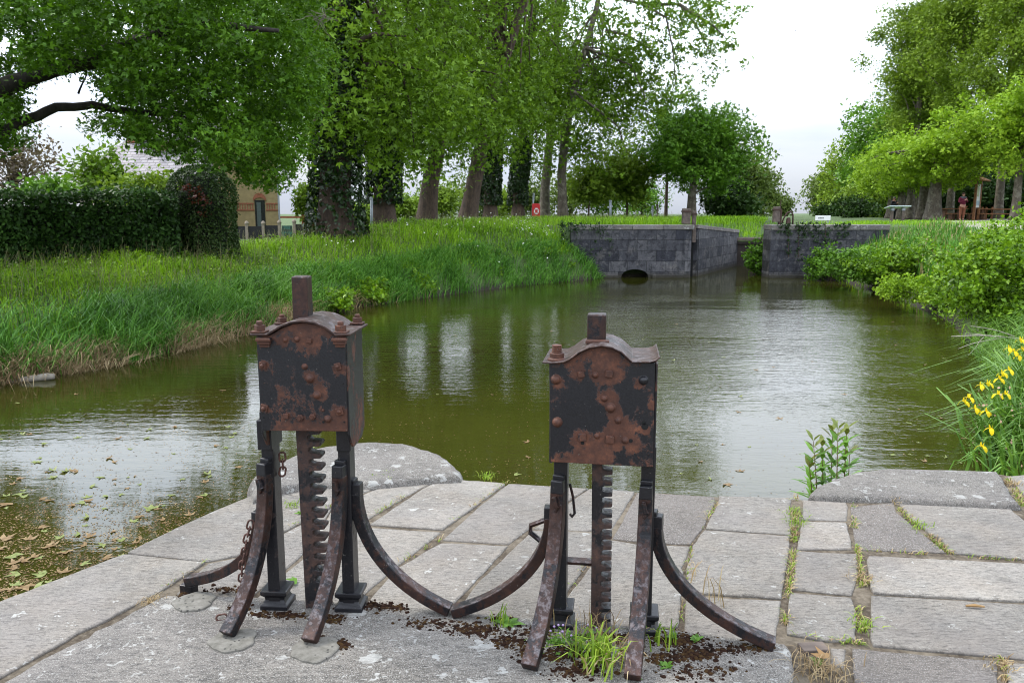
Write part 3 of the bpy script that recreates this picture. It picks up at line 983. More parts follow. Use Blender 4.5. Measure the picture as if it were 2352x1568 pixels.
        if toe:
            q = pts[-1]
            s.part(MB().box((q.x, q.y, PZ - 0.005), (w * 0.8, t * 1.6, 0.05), m), 'toe', M_LEG, o, bevel=0.003)
        return o

    def rack(s, x0, x1, yref, y_top, y_bot, tooth_n, dx=0.0, above=None):
        a, b = s.px(x0, yref, -0.02), s.px(x1, yref, -0.02)
        z1 = s.px(x0, y_top, -0.02).z + 0.06
        z0 = -0.05
        zb = s.px(x0, y_bot, -0.02).z
        wpl = (b.x - a.x)
        plate_w = wpl * 0.49
        pitch = (s.px(x0, y_top, -0.02).z - zb) / tooth_n
        # outline with rounded trapezoid teeth on the right edge
        P = [Vector((a.x, 0, z0)), Vector((a.x + plate_w, 0, z0))]
        z = z0
        tw = wpl - plate_w
        while z < z1 - pitch:
            for fx, fz in ((0.0, 0.12), (0.25, 0.24), (0.86, 0.28), (1.0, 0.33), (1.0, 0.60), (0.86, 0.65), (0.25, 0.69), (0.0, 0.80)):
                P.append(Vector((a.x + plate_w + tw * fx, 0, z + pitch * fz)))
            z += pitch
        P += [Vector((a.x + plate_w, 0, z1)), Vector((a.x, 0, z1))]
        mb = MB()
        n = len(P)
        shear = lambda p, y: Vector((p.x + dx * (0.6 - p.z), y, p.z))
        vs = [shear(p, -0.030) for p in P] + [shear(p, 0.030) for p in P]
        fs = [tuple(range(n))[::-1], tuple(range(n, 2 * n))] + [(i, (i + 1) % n, n + (i + 1) % n, n + i) for i in range(n)]
        mb.add(vs, fs)
        s.part(mb, 'toothed_rack', M_RACK, bevel=0.002, seg=1)
        # solid head of the bar above the lid
        (hx0, hy0), (hx1, hy1) = above
        p0, p1 = s.px(hx0, hy0, -0.033), s.px(hx1, hy1, -0.033)
        cx, w = (p0.x + p1.x) / 2, abs(p1.x - p0.x)
        s.part(MB().box((cx, 0, (p0.z + p1.z) / 2), (w, 0.066, abs(p0.z - p1.z))), 'rack_head', M_LEG, bevel=0.006, seg=2)
        return cx


# ---- left gear
o = on(724, 1397, 0)
SL = Stand('paddle_gear', 'taller left paddle gear with black box on four curved legs, chain at its side', (o.x, o.y, 0), math.radians(-3))
bl = []
for x, y, r_, w_ in ((682, 778, 34, .13), (650, 782, 26, .12), (720, 785, 30, .12), (778, 850, 22, .2), (605, 838, 18, .16), (780, 945, 24, .2), (607, 940, 18, .14), (712, 868, 24, .14), (735, 900, 26, .12), (640, 990, 22, .16), (700, 985, 30, .14), (795, 985, 20, .2)):
    p = SL.px(x, y, -0.125); bl.append((p.x, p.z, r_ * K / F * 3.05, w_))
M_FRONT_L = ironmat('flaking_black_plate', 0.33, 1.3, False, 1.15, bl)
archL = [(590, 770), (618, 770), (632, 762), (650, 751), (672, 743), (697, 740), (722, 744), (745, 753), (762, 765), (770, 771), (793, 771)]
SL.box([(798, 990), (602, 988)], archL, -0.125, 0.115, M_FRONT_L)
SL.side(SL.f[0].x - 0.001, SL.f[0].z, SL.tp[-1].z - 0.004, 0.075, 1)
SL.side(SL.f[1].x + 0.001, SL.f[1].z, SL.tp[0].z - 0.004, 0.075, -1)
SL.lid([(577, 769), (616, 769), (630, 761), (648, 750), (672, 741), (697, 738), (724, 742), (747, 752), (764, 764), (772, 770), (808, 769)], 0.009, -0.142, 0.135)
for x in (609, 782):                     # little moulded brackets under the lid corners
    p = SL.px(x, 785, -0.125)
    q = MB()
    for k, (dz, ww, dp) in enumerate(((0.012, 0.056, 0.026), (0.0, 0.048, 0.020), (-0.012, 0.038, 0.012))):
        q.box((p.x, -0.125 - dp / 2, p.z + dz), (ww, dp, 0.0125))
    SL.part(q, 'corner_bracket', M_RUST, bevel=0.003)
for x, y, yl in ((597, 768, -0.115), (783, 769, -0.115)):
    SL.nut(x, y, yl, 0.010, 0.022, 0.012, 0.022)
for x in (597, 783):
    p = SL.px(x, 768, -0.125)
    mb = MB().box((p.x + 0.006, 0.105, p.z + 0.013), (0.05, 0.046, 0.008)).lathe((p.x + 0.006, 0.105, p.z + 0.016), [(0.02, 0), (0.02, 0.02)], 4).lathe((p.x + 0.006, 0.105, p.z + 0.036), [(0.011, 0), (0.011, 0.012)], 10)
    SL.part(mb, 'nut', M_RUST, SL.lidobj, bevel=0.0025)
for b in ((604, 838, 6, 'lug'), (776, 840, 6, 'lug'), (607, 936, 6.5, 'lug'), (780, 943, 6.5, 'lug'), (700, 841, 6.5, 'dome'), (712, 868, 9.5, 'dome'),
          (728, 906, 8.5, 'dome'), (753, 961, 8, 'dome'), (690, 958, 7, 'hex'), (718, 956, 6.5, 'hex'), (657, 954, 6.5, 'square'), (742, 941, 3.2, 'dome'),
          (655, 780, 5, 'dome'), (682, 778, 6, 'dome'), (711, 781, 6, 'square'), (743, 968, 3.0, 'hole'), (789, 880, 2.0, 'hole'), (606, 958, 2.2, 'hole'), (791, 968, 2.2, 'hole')):
    SL.bolt(*b)
xl = SL.post(619, 1150, 0.046, 0.080, SL.f[0].z + 0.05)
xr = SL.post(793, 1150, 0.046, 0.080, SL.f[0].z + 0.05)
for xx, sg in ((xl, -1), (xr, 1)):
    SL.part(MB().box((xx + sg * 0.004, 0.01, SL.f[0].z - 0.04), (0.056, 0.13, 0.12)), 'socket', M_POST, bevel=0.004)
SL.rack(683, 738, 1010, 1000, 1400, 15, 0.012, ((668, 634), (709, 745)))
SL.leg((608, 1085), (521, 1466), None)
SL.leg((780, 1090), (710, 1482), None)
SL.leg((596, 1195), (434, 1350), None, A=66, yl=0.0, pin=False, lift=0.02, toe=True)
SL.leg((818, 1130), (1034, 1408), None, A=66, yl=0.0, pin=False, lift=0.0, toe=False)

# ---- right gear
o = on(1402, 1445, 0)
SR = Stand('paddle_gear', 'lower right paddle gear with rust blotched box and weeds between its legs', (o.x, o.y, 0), math.radians(-8))
bl = []
for x, y, r_, w_ in ((1330, 850, 36, .13), (1367, 858, 34, .15), (1405, 858, 36, .15), (1470, 880, 24, .12), (1285, 880, 26, .10), (1400, 915, 30, .22), (1412, 945, 30, .24), (1425, 980, 40, .26), (1405, 1010, 44, .26), (1337, 1005, 30, .22), (1380, 1045, 48, .26), (1340, 1055, 36, .2), (1450, 1020, 30, .18), (1480, 985, 16, .2), (1500, 930, 14, .16)):
    p = SR.px(x, y, -0.125); bl.append((p.x, p.z, r_ * K / F * 2.9, w_))
M_FRONT_R = ironmat('rust_blotched_plate', 0.31, 7.9, False, 1.35, bl)
archR = [(1261, 832), (1296, 832), (1312, 824), (1332, 810), (1355, 799), (1382, 795), (1405, 799), (1425, 809), (1440, 823), (1450, 831), (1505, 833)]
SR.box([(1500, 1072), (1265, 1060)], archR, -0.125, 0.115, M_FRONT_R)
SR.side(SR.f[0].x - 0.001, SR.f[0].z, SR.tp[-1].z - 0.004, 0.02, 1)
SR.side(SR.f[1].x + 0.001, SR.f[1].z, SR.tp[0].z - 0.004, 0.02, -1)
SR.lid([(1247, 831), (1270, 832), (1296, 830), (1311, 823), (1331, 808), (1355, 797), (1382, 793), (1405, 797), (1426, 807), (1441, 821), (1452, 830), (1492, 830), (1507, 826), (1516, 819)], 0.006, -0.15, 0.14)
p = SR.px(1279, 826, -0.10)
mb = MB().lathe((p.x, p.y, p.z), [(0.034, 0), (0.034, 0.006), (0.026, 0.010), (0.026, 0.026), (0.022, 0.028)], 16)
for k in range(4):
    mb.lathe((p.x, p.y, p.z + 0.028 + 0.007 * k), [(0.016, 0), (0.0185, 0.0025), (0.0185, 0.0045), (0.016, 0.007)], 12)
SR.part(mb, 'threaded_stud', M_RUST, SR.lidobj, bevel=0.0015)
for b in ((1277, 870, 11, 'dome'), (1478, 872, 10, 'dome', M_POST), (1280, 968, 11, 'dome'), (1335, 858, 8, 'square'), (1367, 860, 7, 'dome'), (1399, 857, 9, 'square'),
          (1388, 914, 7, 'dome'), (1402, 935, 11, 'dome'), (1420, 964, 7.5, 'dome'), (1337, 1002, 10, 'square'), (1371, 1000, 6, 'dome'), (1401, 1007, 10, 'square'),
          (1436, 1010, 7.5, 'dome'), (1449, 1011, 4.5, 'hole'), (1481, 978, 8, 'hole'), (1479, 970, 5, 'hole'), (1338, 1016, 4, 'hole')):
    SR.bolt(*b)
xl2 = SR.post(1286, 1250, 0.050, 0.085, SR.f[1].z + 0.05)
xr2 = SR.post(1485, 1250, 0.050, 0.085, SR.f[0].z + 0.05)
SR.rack(1360, 1407, 1100, 1080, 1440, 15, 0.008, ((1349, 721), (1391, 805)))
SR.leg((1282, 1125), (1215, 1542), None, w=0.05)
SR.leg((1484, 1138), (1452, 1566), None, w=0.05)
SR.leg((1264, 1185), (1040, 1412), None, A=66, yl=0.0, pin=False, toe=False)
SR.leg((1508, 1205), (1778, 1488), None, A=68, yl=0.0, pin=False, toe=False)
p0, p1 = SR.px(1306, 1286, 0.06), SR.px(1366, 1286, 0.06)
SR.part(MB().box(((p0.x + p1.x) / 2, 0.06, p0.z), (p1.x - p0.x + 0.02, 0.05, 0.012)), 'strap', M_LEG, bevel=0.002)
p = SR.px(1236, 1222, 0.12)
SR.part(MB().tube([p + Vector((0.04, 0, 0.06)), p + Vector((-0.03, 0, 0.03)), p + Vector((-0.032, 0, 0.0)), p + Vector((0.03, 0, -0.05))], 0.011, 6), 'bracket', M_LEG)
p = SR.px(1312, 1150, 0.0)
SR.part(MB().tube([p + Vector((-0.006, 0, 0.07)), p + Vector((0.006, 0, 0.02)), p + Vector((0.014, -0.005, -0.045)), p + Vector((0.004, -0.005, -0.06)), p + Vector((-0.004, 0, -0.05))], 0.0055, 6), 'hook', M_LEG)
p = SR.px(1372, 790, -0.06)
SR.part(MB().box((p.x, -0.05, p.z + 0.008), (0.085, 0.035, 0.012)), 'lid_clip', M_RUST, SR.lidobj, bevel=0.002)

# ---- chains
def link_mb(c, d, roll, L=0.040, W=0.024, r=0.0042):
    d = Vector(d).normalized()
    u = d.orthogonal().normalized()
    u = (Matrix.Rotation(roll, 3, d) @ u)
    pts = []
    for k in range(16):
        a = 2 * PI * k / 16
        s_ = math.sin(a)
        pts.append(Vector(c) + d * ((L / 2 - W / 2) * (1 if s_ >= 0 else -1) + (W / 2) * s_) + u * (W / 2 * math.cos(a)))
    return MB().tube(pts, r, 6, closed=True)


def chain(name, label, pts, pitch=0.030, **k):
    P = [Vector(p) for p in pts]
    r = thing(name, label, 'chain', P[-1])
    dist = [0]
    for a, b in zip(P, P[1:]): dist.append(dist[-1] + (b - a).length)
    n = int(dist[-1] / pitch)
    for i in range(n):
        s_ = (i + 0.5) * pitch
        j = max(q for q in range(len(dist) - 1) if dist[q] <= s_)
        t_ = (s_ - dist[j]) / (dist[j + 1] - dist[j])
        c = P[j].lerp(P[j + 1], t_)
        link_mb(c, P[j + 1] - P[j], (i % 2) * PI / 2 + 0.5, **k).build('chain_link', M_CHAIN, r, smooth=True)
    return r

chain('chain', 'rusty chain draped over the rear leg of the left paddle gear',
      [at(577, 1196, 3.02), at(566, 1240, 3.02), at(556, 1300, 3.03), at(554, 1355, 3.05), on(552, 1372, PZ + 0.01)])
chain('chain', 'short rusty chain hanging behind the left post under the box', [at(648, 1040, 3.06), at(650, 1075, 3.06), at(645, 1104, 3.06)])
chain('chain', 'two loose rusty links lying flat on the stone block', [on(500, 1418, PZ + 0.008), on(535, 1413, PZ + 0.008)])

# ---- mortar pads under the feet
t = NT('mortar_pad')
v = t.coord()
vo = t.n('TexVoronoi', {'Vector': v, 'Scale': 42.0})
ho = t.math('LESS_THAN', vo.outputs['Distance'], 0.20)
n1 = t.noise(v, 30, 8, 0.7)
c = t.ramp(n1, [(0.3, (0.085, 0.08, 0.065, 1)), (0.7, (0.20, 0.19, 0.165, 1))])
M_PAD = t.fin(Base_Color=t.mix(t.math('MULTIPLY', ho, 0.85), c, (0.03, 0.028, 0.025, 1)), Roughness=0.9, Normal=t.bump(t.math('SUBTRACT', n1, ho), 0.8, 0.006))
for (x, y, r_, lb) in ((446, 1382, 0.082, 'round pitted mortar pad under the rear left foot'), (536, 1470, 0.085, 'round pitted mortar pad under the foremost foot of the left gear'), (724, 1492, 0.085, 'crumbling mortar pad under the right front foot of the left gear')):
    c0 = on(x, y, PZ)
    rr = random.Random(x)
    ph = [rr.random() * 6 for _ in range(3)]
    pr = lambda a: r_ * (1 + 0.05 * math.sin(3 * a + ph[0]) + 0.04 * math.sin(5 * a + ph[1]) + 0.03 * math.sin(9 * a + ph[2]))
    R = [[c0 + Vector((pr(2 * PI * k / 40) * s_ * math.cos(2 * PI * k / 40), pr(2 * PI * k / 40) * s_ * math.sin(2 * PI * k / 40), z)) for k in range(40)] for s_, z in ((1.02, -0.01), (1.0, 0.006), (0.94, 0.009), (0.5, 0.010))]
    tag(MB().rings(R).build('mortar_pad', M_PAD), lb, 'mortar pad', 'mortar pads under the iron feet')
# ------------------------------------------------------------------ foliage tools
def unit(a):
    return a / np.maximum(np.linalg.norm(a, axis=-1, keepdims=True), 1e-9)


def leaves_np(P, size, up=0.5, shape='palm', r=rng, hang=0.25, jit=0.5, out=None):
    """one leaf at each point of P; returns verts, [faces]"""
    n = len(P)
    nr = unit(r.normal(size=(n, 3)) + np.array([0, 0, up * 2.0]) + (0 if out is None else out))
    a = r.normal(size=(n, 3)) + np.array([0, 0, -hang * 2])
    a = unit(a - nr * (a * nr).sum(1, keepdims=True))
    b = np.cross(nr, a)
    s = size * (1 + jit * r.uniform(-1, 1, (n, 1)))
    if shape == 'simple':
        L = [(-0.5, 0, 0), (0.05, 0.30, 0.07), (0.55, 0, -0.06), (0.05, -0.30, 0.07)]
        F = [(0, 1, 2, 3)]
    elif shape == 'fold':
        L = [(-0.5, 0, 0), (0.0, 0.34, 0.12), (0.55, 0, -0.05), (0.0, -0.34, 0.12)]
        F = [(0, 1, 2), (0, 2, 3)]
    else:
        L = [(-0.42, 0, 0)]
        F = []
        for an, ln in ((0.0, 1.0), (0.95, 0.82), (-0.95, 0.82)):
            ca, sa = math.cos(an), math.sin(an)
            for (x, y, z) in ((0.42 * ln, 0.20, 0.03), (ln, 0, -0.10), (0.42 * ln, -0.20, 0.03)):
                L.append((-0.42 + x * ca - y * sa, x * sa + y * ca, z))
            k = len(L) - 3
            F.append((0, k, k + 1, k + 2))
    L = np.array(L)
    m = len(L)
    V = P[:, None, :] + s[:, None, :] * (L[None, :, 0:1] * a[:, None] + L[None, :, 1:2] * b[:, None] + L[None, :, 2:3] * nr[:, None])
    base = (np.arange(n) * m)[:, None, None]
    Fa = (np.array(F)[None] + base).reshape(-1, len(F[0]))
    return V.reshape(-1, 3), [Fa]


def clump_pts(Cn, per, spread, r=rng, flat=0.75):
    """gaussian leaf clouds round the cluster centres"""
    Cn = np.asarray(Cn, float)
    n = len(Cn)
    k = np.maximum(1, (per * r.uniform(0.6, 1.4, n))).astype(int)
    idx = np.repeat(np.arange(n), k)
    d = unit(r.normal(size=(len(idx), 3))) * (r.uniform(0, 1, (len(idx), 1)) ** 0.5) * 1.35
    sp = spread * r.uniform(0.65, 1.35, n)
    d = d * sp[idx][:, None]
    d[:, 2] *= flat
    return Cn[idx] + d


def foliage(name, P, size, mat, parent, shape='palm', **k):
    V, Fs = leaves_np(P, size, shape=shape, **k)
    if parent is not None:
        o_ = np.array(mw(parent).translation)
        V = V - o_
    return link(name, np_mesh(name, V, Fs), mat, parent)


def limb(mb, a, b, r0, r1, sag=0.12, wig=0.06, n=6, sides=6, r=random):
    a, b = Vector(a), Vector(b)
    L = (b - a).length
    pts, rad = [], []
    w1, w2 = r.uniform(-1, 1) * wig * L, r.uniform(-1, 1) * wig * L
    for i in range(n + 1):
        t_ = i / n
        p = a.lerp(b, t_)
        p.z += sag * L * math.sin(PI * t_)
        p.x += w1 * math.sin(2 * PI * t_)
        p.y += w2 * math.sin(2 * PI * t_ + 1)
        pts.append(p)
        rad.append(r0 + (r1 - r0) * t_ ** 0.8)
    mb.tube(pts, rad, sides)
    return pts


def barkmat(name, lo, hi, scale=9.0, patch=None):
    t = NT(name)
    v = t.coord()
    vs = t.n('Mapping', {'Vector': v, 'Scale': (1, 1, 0.35)}).outputs[0]
    n1 = t.noise(vs, scale, 9, 0.72, 0.5)
    c = t.ramp(n1, [(0.32, lo), (0.66, hi)])
    if patch:
        pn = t.noise(v, 3.2, 6, 0.7)
        c = t.mix(t.ramp(pn, [(0.52, 0.0), (0.58, 0.8)]), c, patch)
    return t.fin(Base_Color=c, Roughness=0.9, Normal=t.bump(n1, 0.9, 0.05))


M_BARK_OAK = barkmat('oak_bark', (0.012, 0.010, 0.008, 1), (0.05, 0.042, 0.033, 1))
M_BARK_PL = barkmat('plane_bark', (0.05, 0.038, 0.028, 1), (0.15, 0.125, 0.095, 1), 7.0, (0.20, 0.18, 0.14, 1))
M_BARK_DK = barkmat('brown_bark', (0.03, 0.020, 0.015, 1), (0.10, 0.065, 0.046, 1), 8.0)
M_LEAF_OAK = leafmat('oak_leaf', (0.0271, 0.0647, 0.0056, 1), (0.0676, 0.1616, 0.0101, 1), (0.1520, 0.3069, 0.0166, 1), 0.32, 0.5, 0.7, 0.3)
M_LEAF_PL = leafmat('plane_leaf', (0.0639, 0.1156, 0.0095, 1), (0.1237, 0.2330, 0.0167, 1), (0.2395, 0.3821, 0.0286, 1), 0.36, 0.5, 0.55, 0.3)
M_LEAF_POLL = leafmat('fresh_plane_leaf', (0.0946, 0.1725, 0.0098, 1), (0.2062, 0.3532, 0.0195, 1), (0.3780, 0.5424, 0.0439, 1), 0.36, 0.5, 0.6, 0.3)
M_LEAF_TALL = leafmat('tall_tree_leaf', (0.0799, 0.1367, 0.0131, 1), (0.1600, 0.2592, 0.0243, 1), (0.2909, 0.4032, 0.0467, 1), 0.36, 0.5, 0.5, 0.3)
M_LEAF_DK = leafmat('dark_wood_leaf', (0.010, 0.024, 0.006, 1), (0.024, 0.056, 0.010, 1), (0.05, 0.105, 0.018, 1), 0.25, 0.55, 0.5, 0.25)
M_LEAF_MAP = leafmat('maple_leaf', (0.0366, 0.0947, 0.0096, 1), (0.0914, 0.2096, 0.0167, 1), (0.1746, 0.3371, 0.0310, 1), 0.3, 0.5, 0.5, 0.3)
M_LEAF_FAR = leafmat('far_leaf', (0.06, 0.095, 0.022, 1), (0.11, 0.165, 0.035, 1), (0.18, 0.24, 0.06, 1), 0.3, 0.6, 0.3, 0.2)
M_LEAF_YG = leafmat('yellow_green_leaf', (0.0750, 0.1375, 0.0132, 1), (0.1562, 0.2500, 0.0242, 1), (0.2500, 0.3625, 0.0440, 1), 0.36, 0.5, 0.7, 0.3)
M_IVY = leafmat('ivy_leaf', (0.006, 0.016, 0.004, 1), (0.014, 0.036, 0.007, 1), (0.035, 0.075, 0.014, 1), 0.15, 0.35, 0.9, 0.5)
M_BUSH = leafmat('bush_leaf', (0.0442, 0.1017, 0.0067, 1), (0.1248, 0.2508, 0.0118, 1), (0.2792, 0.4473, 0.0235, 1), 0.34, 0.42, 1.2, 0.4)
M_HEDGE = leafmat('hedge_leaf', (0.0120, 0.0320, 0.0066, 1), (0.0300, 0.0768, 0.0132, 1), (0.0900, 0.1920, 0.0330, 1), 0.18, 0.5, 0.8, 0.3)
M_RED = leafmat('red_photinia_leaf', (0.0420, 0.0108, 0.0072, 1), (0.0910, 0.0198, 0.0126, 1), (0.1680, 0.0540, 0.0270, 1), 0.3, 0.4, 1.0, 0.4)
M_BROWNISH = leafmat('purplish_leaf', (0.06, 0.045, 0.03, 1), (0.11, 0.085, 0.055, 1), (0.19, 0.15, 0.10, 1), 0.3, 0.5, 0.8, 0.3)


# ------------------------------------------------------------------ the big oak on the left
def in_poly(x, y, poly):
    c = False
    for i in range(len(poly)):
        a, b = poly[i], poly[i - 1]
        if (a[1] > y) != (b[1] > y) and x < (b[0] - a[0]) * (y - a[1]) / (b[1] - a[1]) + a[0]:
            c = not c
    return c


def trunk_mb(pts, rad, sides=12, flare=1.5, seed=0):
    pts = [Vector(p) for p in pts]
    mb = MB()
    R = []
    rr = random.Random(seed)
    ph = [rr.random() * 6 for _ in range(3)]
    fine = []
    for i in range(len(pts) - 1):
        for k in range(5):
            t_ = k / 5
            fine.append((pts[i].lerp(pts[i + 1], t_), rad[i] + (rad[i + 1] - rad[i]) * t_))
    fine.append((pts[-1], rad[-1]))
    z0 = pts[0].z
    for p, r_ in fine:
        f = 1 + (flare - 1) * math.exp(-(p.z - z0) / (r_ * 1.6 + 0.01))
        R.append([p + Vector((math.cos(2 * PI * k / sides), math.sin(2 * PI * k / sides), 0)) * r_ * f *
                  (1 + 0.09 * math.sin(3 * 2 * PI * k / sides + ph[0] + p.z * 0.3) + 0.05 * math.sin(5 * 2 * PI * k / sides + ph[1] - p.z * 0.7)) for k in range(sides)])
    return mb.rings(R)


ob = Vector((-9.0, 12.6, hz(-9.0, 12.6) - 0.05))
oak = thing('oak_tree', 'great dark oak leaning over the hedge from the left edge with arching limbs', 'tree', ob)
tm = trunk_mb([ob, ob + Vector((0.05, 0, 1.2)), ob + Vector((-0.1, 0.1, 2.2)), ob + Vector((-0.15, 0.2, 4.0))], [0.40, 0.34, 0.33, 0.26], 14, 1.4, 3)
tm.build('trunk', M_BARK_OAK, oak, smooth=True)
lim = MB()
fork = ob + Vector((0.0, 0.05, 1.75))
def chain_limb(pts, rads):
    P = [Vector(p) for p in pts]
    out, ro = [], []
    for i in range(len(P) - 1):
        for k in range(4):
            t_ = k / 4
            out.append(P[i].lerp(P[i + 1], t_) + Vector((random.uniform(-1, 1), random.uniform(-1, 1), random.uniform(-1, 1))) * 0.015)
            ro.append(rads[i] + (rads[i + 1] - rads[i]) * t_)
    out.append(P[-1]); ro.append(rads[-1])
    MBo = MB().tube(out, ro, 9)
    return MBo
mb1 = chain_limb([fork, at(-30, 330, 13.0), at(40, 282, 13.2), at(130, 246, 13.5), at(210, 240, 13.7), at(300, 256, 14.0), at(385, 262, 14.2), at(430, 258, 14.4)], [0.14, 0.10, 0.085, 0.075, 0.065, 0.055, 0.045, 0.03])
mb1.build('limb', M_BARK_OAK, oak, smooth=True)
mb1 = chain_limb([fork + Vector((0, 0, 0.5)), at(-40, 225, 12.9), at(30, 192, 13.0), at(90, 172, 13.2), at(150, 152, 13.4), at(260, 140, 13.8), at(400, 80, 14.5)], [0.18, 0.16, 0.14, 0.12, 0.10, 0.08, 0.04])
mb1.build('limb', M_BARK_OAK, oak, smooth=True)
mb1 = chain_limb([at(150, 152, 13.4), at(300, 96, 13.0), at(345, 88, 12.8), at(395, 62, 12.6), at(470, 52, 12.4), at(640, 70, 12.4)], [0.12, 0.10, 0.10, 0.085, 0.06, 0.03])
mb1.build('limb', M_BARK_OAK, oak, smooth=True)
for a_, b_, r_ in (((300, 256), (330, 268), .05), ((330, 268), (352, 292), .035), ((352, 292), (385, 278), .03), ((385, 262), (430, 270), .03), ((352, 292), (355, 340), .016), ((395, 62), (390, 20), .05),
                   ((420, 290), (440, 340), .014), ((345, 88), (330, 62), .02), ((180, 215), (200, 170), .02), ((360, 243), (430, 255), .03), ((430, 92), (500, 112), .04), ((500, 112), (560, 150), .025), ((530, 170), (548, 230), .015), ((505, 148), (512, 225), .015)):
    limb(lim, at(a_[0], a_[1], 13.9), at(b_[0], b_[1], 14.0), r_, r_ * 0.55, 0.05, 0.05, 5, 5)
lim.build('branch', M_BARK_OAK, oak, smooth=True)
# bare dead twigs
M_TWIG = plain('dead_twig', (0.16, 0.14, 0.11, 1), 0.9)
for x0, y0 in ((730, 30), (360, 85)):
    dead = MB()
    for k in range(16):
        a_ = at(x0 + random.uniform(-20, 30), y0 + random.uniform(-14, 20), 12.6)
        b_ = a_ + Vector((random.uniform(-0.25, 0.35), random.uniform(-0.2, 0.2), random.uniform(-0.25, 0.15)))
        limb(dead, a_, b_, 0.008, 0.003, 0.05, 0.12, 4, 4)
    dead.build('dead_twig', M_TWIG, oak)
oakpoly = [(-330, -40), (-60, -55), (150, -60), (320, -130), (560, -190), (735, -120), (742, 40), (752, 150), (735, 260), (690, 360), (640, 425), (560, 440), (520, 385), (470, 360), (430, 368), (395, 345),
           (345, 340), (290, 300), (235, 292), (170, 300), (120, 286), (205, 268), (260, 225), (215, 200), (160, 232), (70, 268), (40, 300), (70, 320), (30, 345), (-40, 360), (-330, 340)]
holes = [[(40, 282), (30, 200), (110, 165), (190, 150), (235, 180), (262, 222), (160, 238)], [(-20, 75), (55, 85), (40, 140), (-20, 145)], [(120, 262), (200, 258), (215, 285), (60, 330)]]
Cs = []
limbpath = [(0, 300), (40, 282), (130, 246), (210, 240), (300, 256), (385, 262), (430, 258)]
limbpath2 = [(-20, 205), (30, 192), (90, 172), (150, 152), (230, 142)]
def near_limb(x, y, m):
    for lp in (limbpath, limbpath2):
        for (xa, ya), (xb, yb) in zip(lp, lp[1:]):
            if xa <= x <= xb and abs(y - (ya + (yb - ya) * (x - xa) / (xb - xa))) < m: return True
    return False
while len(Cs) < 1650:
    x, y = random.uniform(-330, 760), random.uniform(-190, 425)
    if in_poly(x, y, oakpoly) and not any(in_poly(x, y, h_) for h_ in holes):
        D = random.uniform(11.4, 16.5) if x < 560 else random.uniform(12.5, 17.5)
        if near_limb(x, y, 17) and D < 14.9: continue
        Cs.append(at(x, y, D))
Cs = np.array([tuple(c) for c in Cs])
P = clump_pts(Cs, 66, 0.24)
foliage('crown', P, 0.064, M_LEAF_OAK, oak, 'palm', up=0.55)

# ------------------------------------------------------------------ general trees
def crown_centers(n, c, rad, r, shell=0.55, low=-1.0):
    out = []
    while len(out) < n:
        d = Vector((r.gauss(0, 1), r.gauss(0, 1), r.gauss(0, 1))).normalized() * (shell + (1 - shell) * r.random())
        if d.z < low: continue
        k = 1 + 0.22 * math.sin(d.x * 5 + c[0]) * math.cos(d.y * 4 + c[1]) + 0.13 * math.sin(d.z * 9 + d.x * 4)
        out.append(Vector((c[0] + d.x * rad[0] * k, c[1] + d.y * rad[1] * k, c[2] + d.z * rad[2] * k)))
    return out


def tree(name, label, base, r0, trunk_pts, crowns, per, spread, lsize, mat, bark=M_BARK_PL, limbs=14, shape='palm', seed=1, group=None, cat='tree', flare=1.45, up=0.45, part=True, flat=0.75, clear=0.0):
    """crowns: list of (n, centre, radii, shell, low)"""
    r = random.Random(seed)
    q = np.random.default_rng(seed)
    b = Vector((base[0], base[1], hz(base[0], base[1]) - 0.06))
    T = thing(name, label, cat, b, 0, group)
    tp = [b] + [Vector(p) for p in trunk_pts]
    rad = [r0 * (1 - 0.55 * i / (len(tp) - 1)) for i in range(len(tp))]
    trunk_mb(tp, rad, 12, flare, seed).build('trunk', bark, T, smooth=True)
    cc = []
    lm = MB()
    for (n, c, R, sh, low) in crowns:
        cs = crown_centers(n, c, R, r, sh, low)
        if clear > 0:
            zs_ = [p.z for p in tp]
            cs = [p for p in cs if not (p.z > b.z + 5 and p.y < np.interp(p.z, zs_, [q_.y for q_ in tp]) + 0.3 and
                                        abs(p.x - np.interp(p.z, zs_, [q_.x for q_ in tp]) * p.y / np.interp(p.z, zs_, [q_.y for q_ in tp])) < clear)]
        cc += cs
        for p in r.sample(cs, min(len(cs), max(1, int(limbs * n / max(1, sum(k[0] for k in crowns)))))):
            s_ = min(len(tp) - 1.001, max(0.5, r.uniform(0.45, 1.0) * (len(tp) - 1)))
            i = int(s_)
            a = tp[i].lerp(tp[i + 1], s_ - i)
            if a.z > p.z + 0.5 and i > 0: a = tp[i]
            ra = rad[i] * 0.42
            limb(lm, a, p, ra, ra * 0.16, 0.10, 0.05, 6, 6, r)
    if lm.v: lm.build('limb', bark, T, smooth=True)
    P = clump_pts([tuple(c) for c in cc], per, spread, q, flat)
    foliage('crown', P, lsize, mat, T, shape, r=q, up=up)
    return T, tp


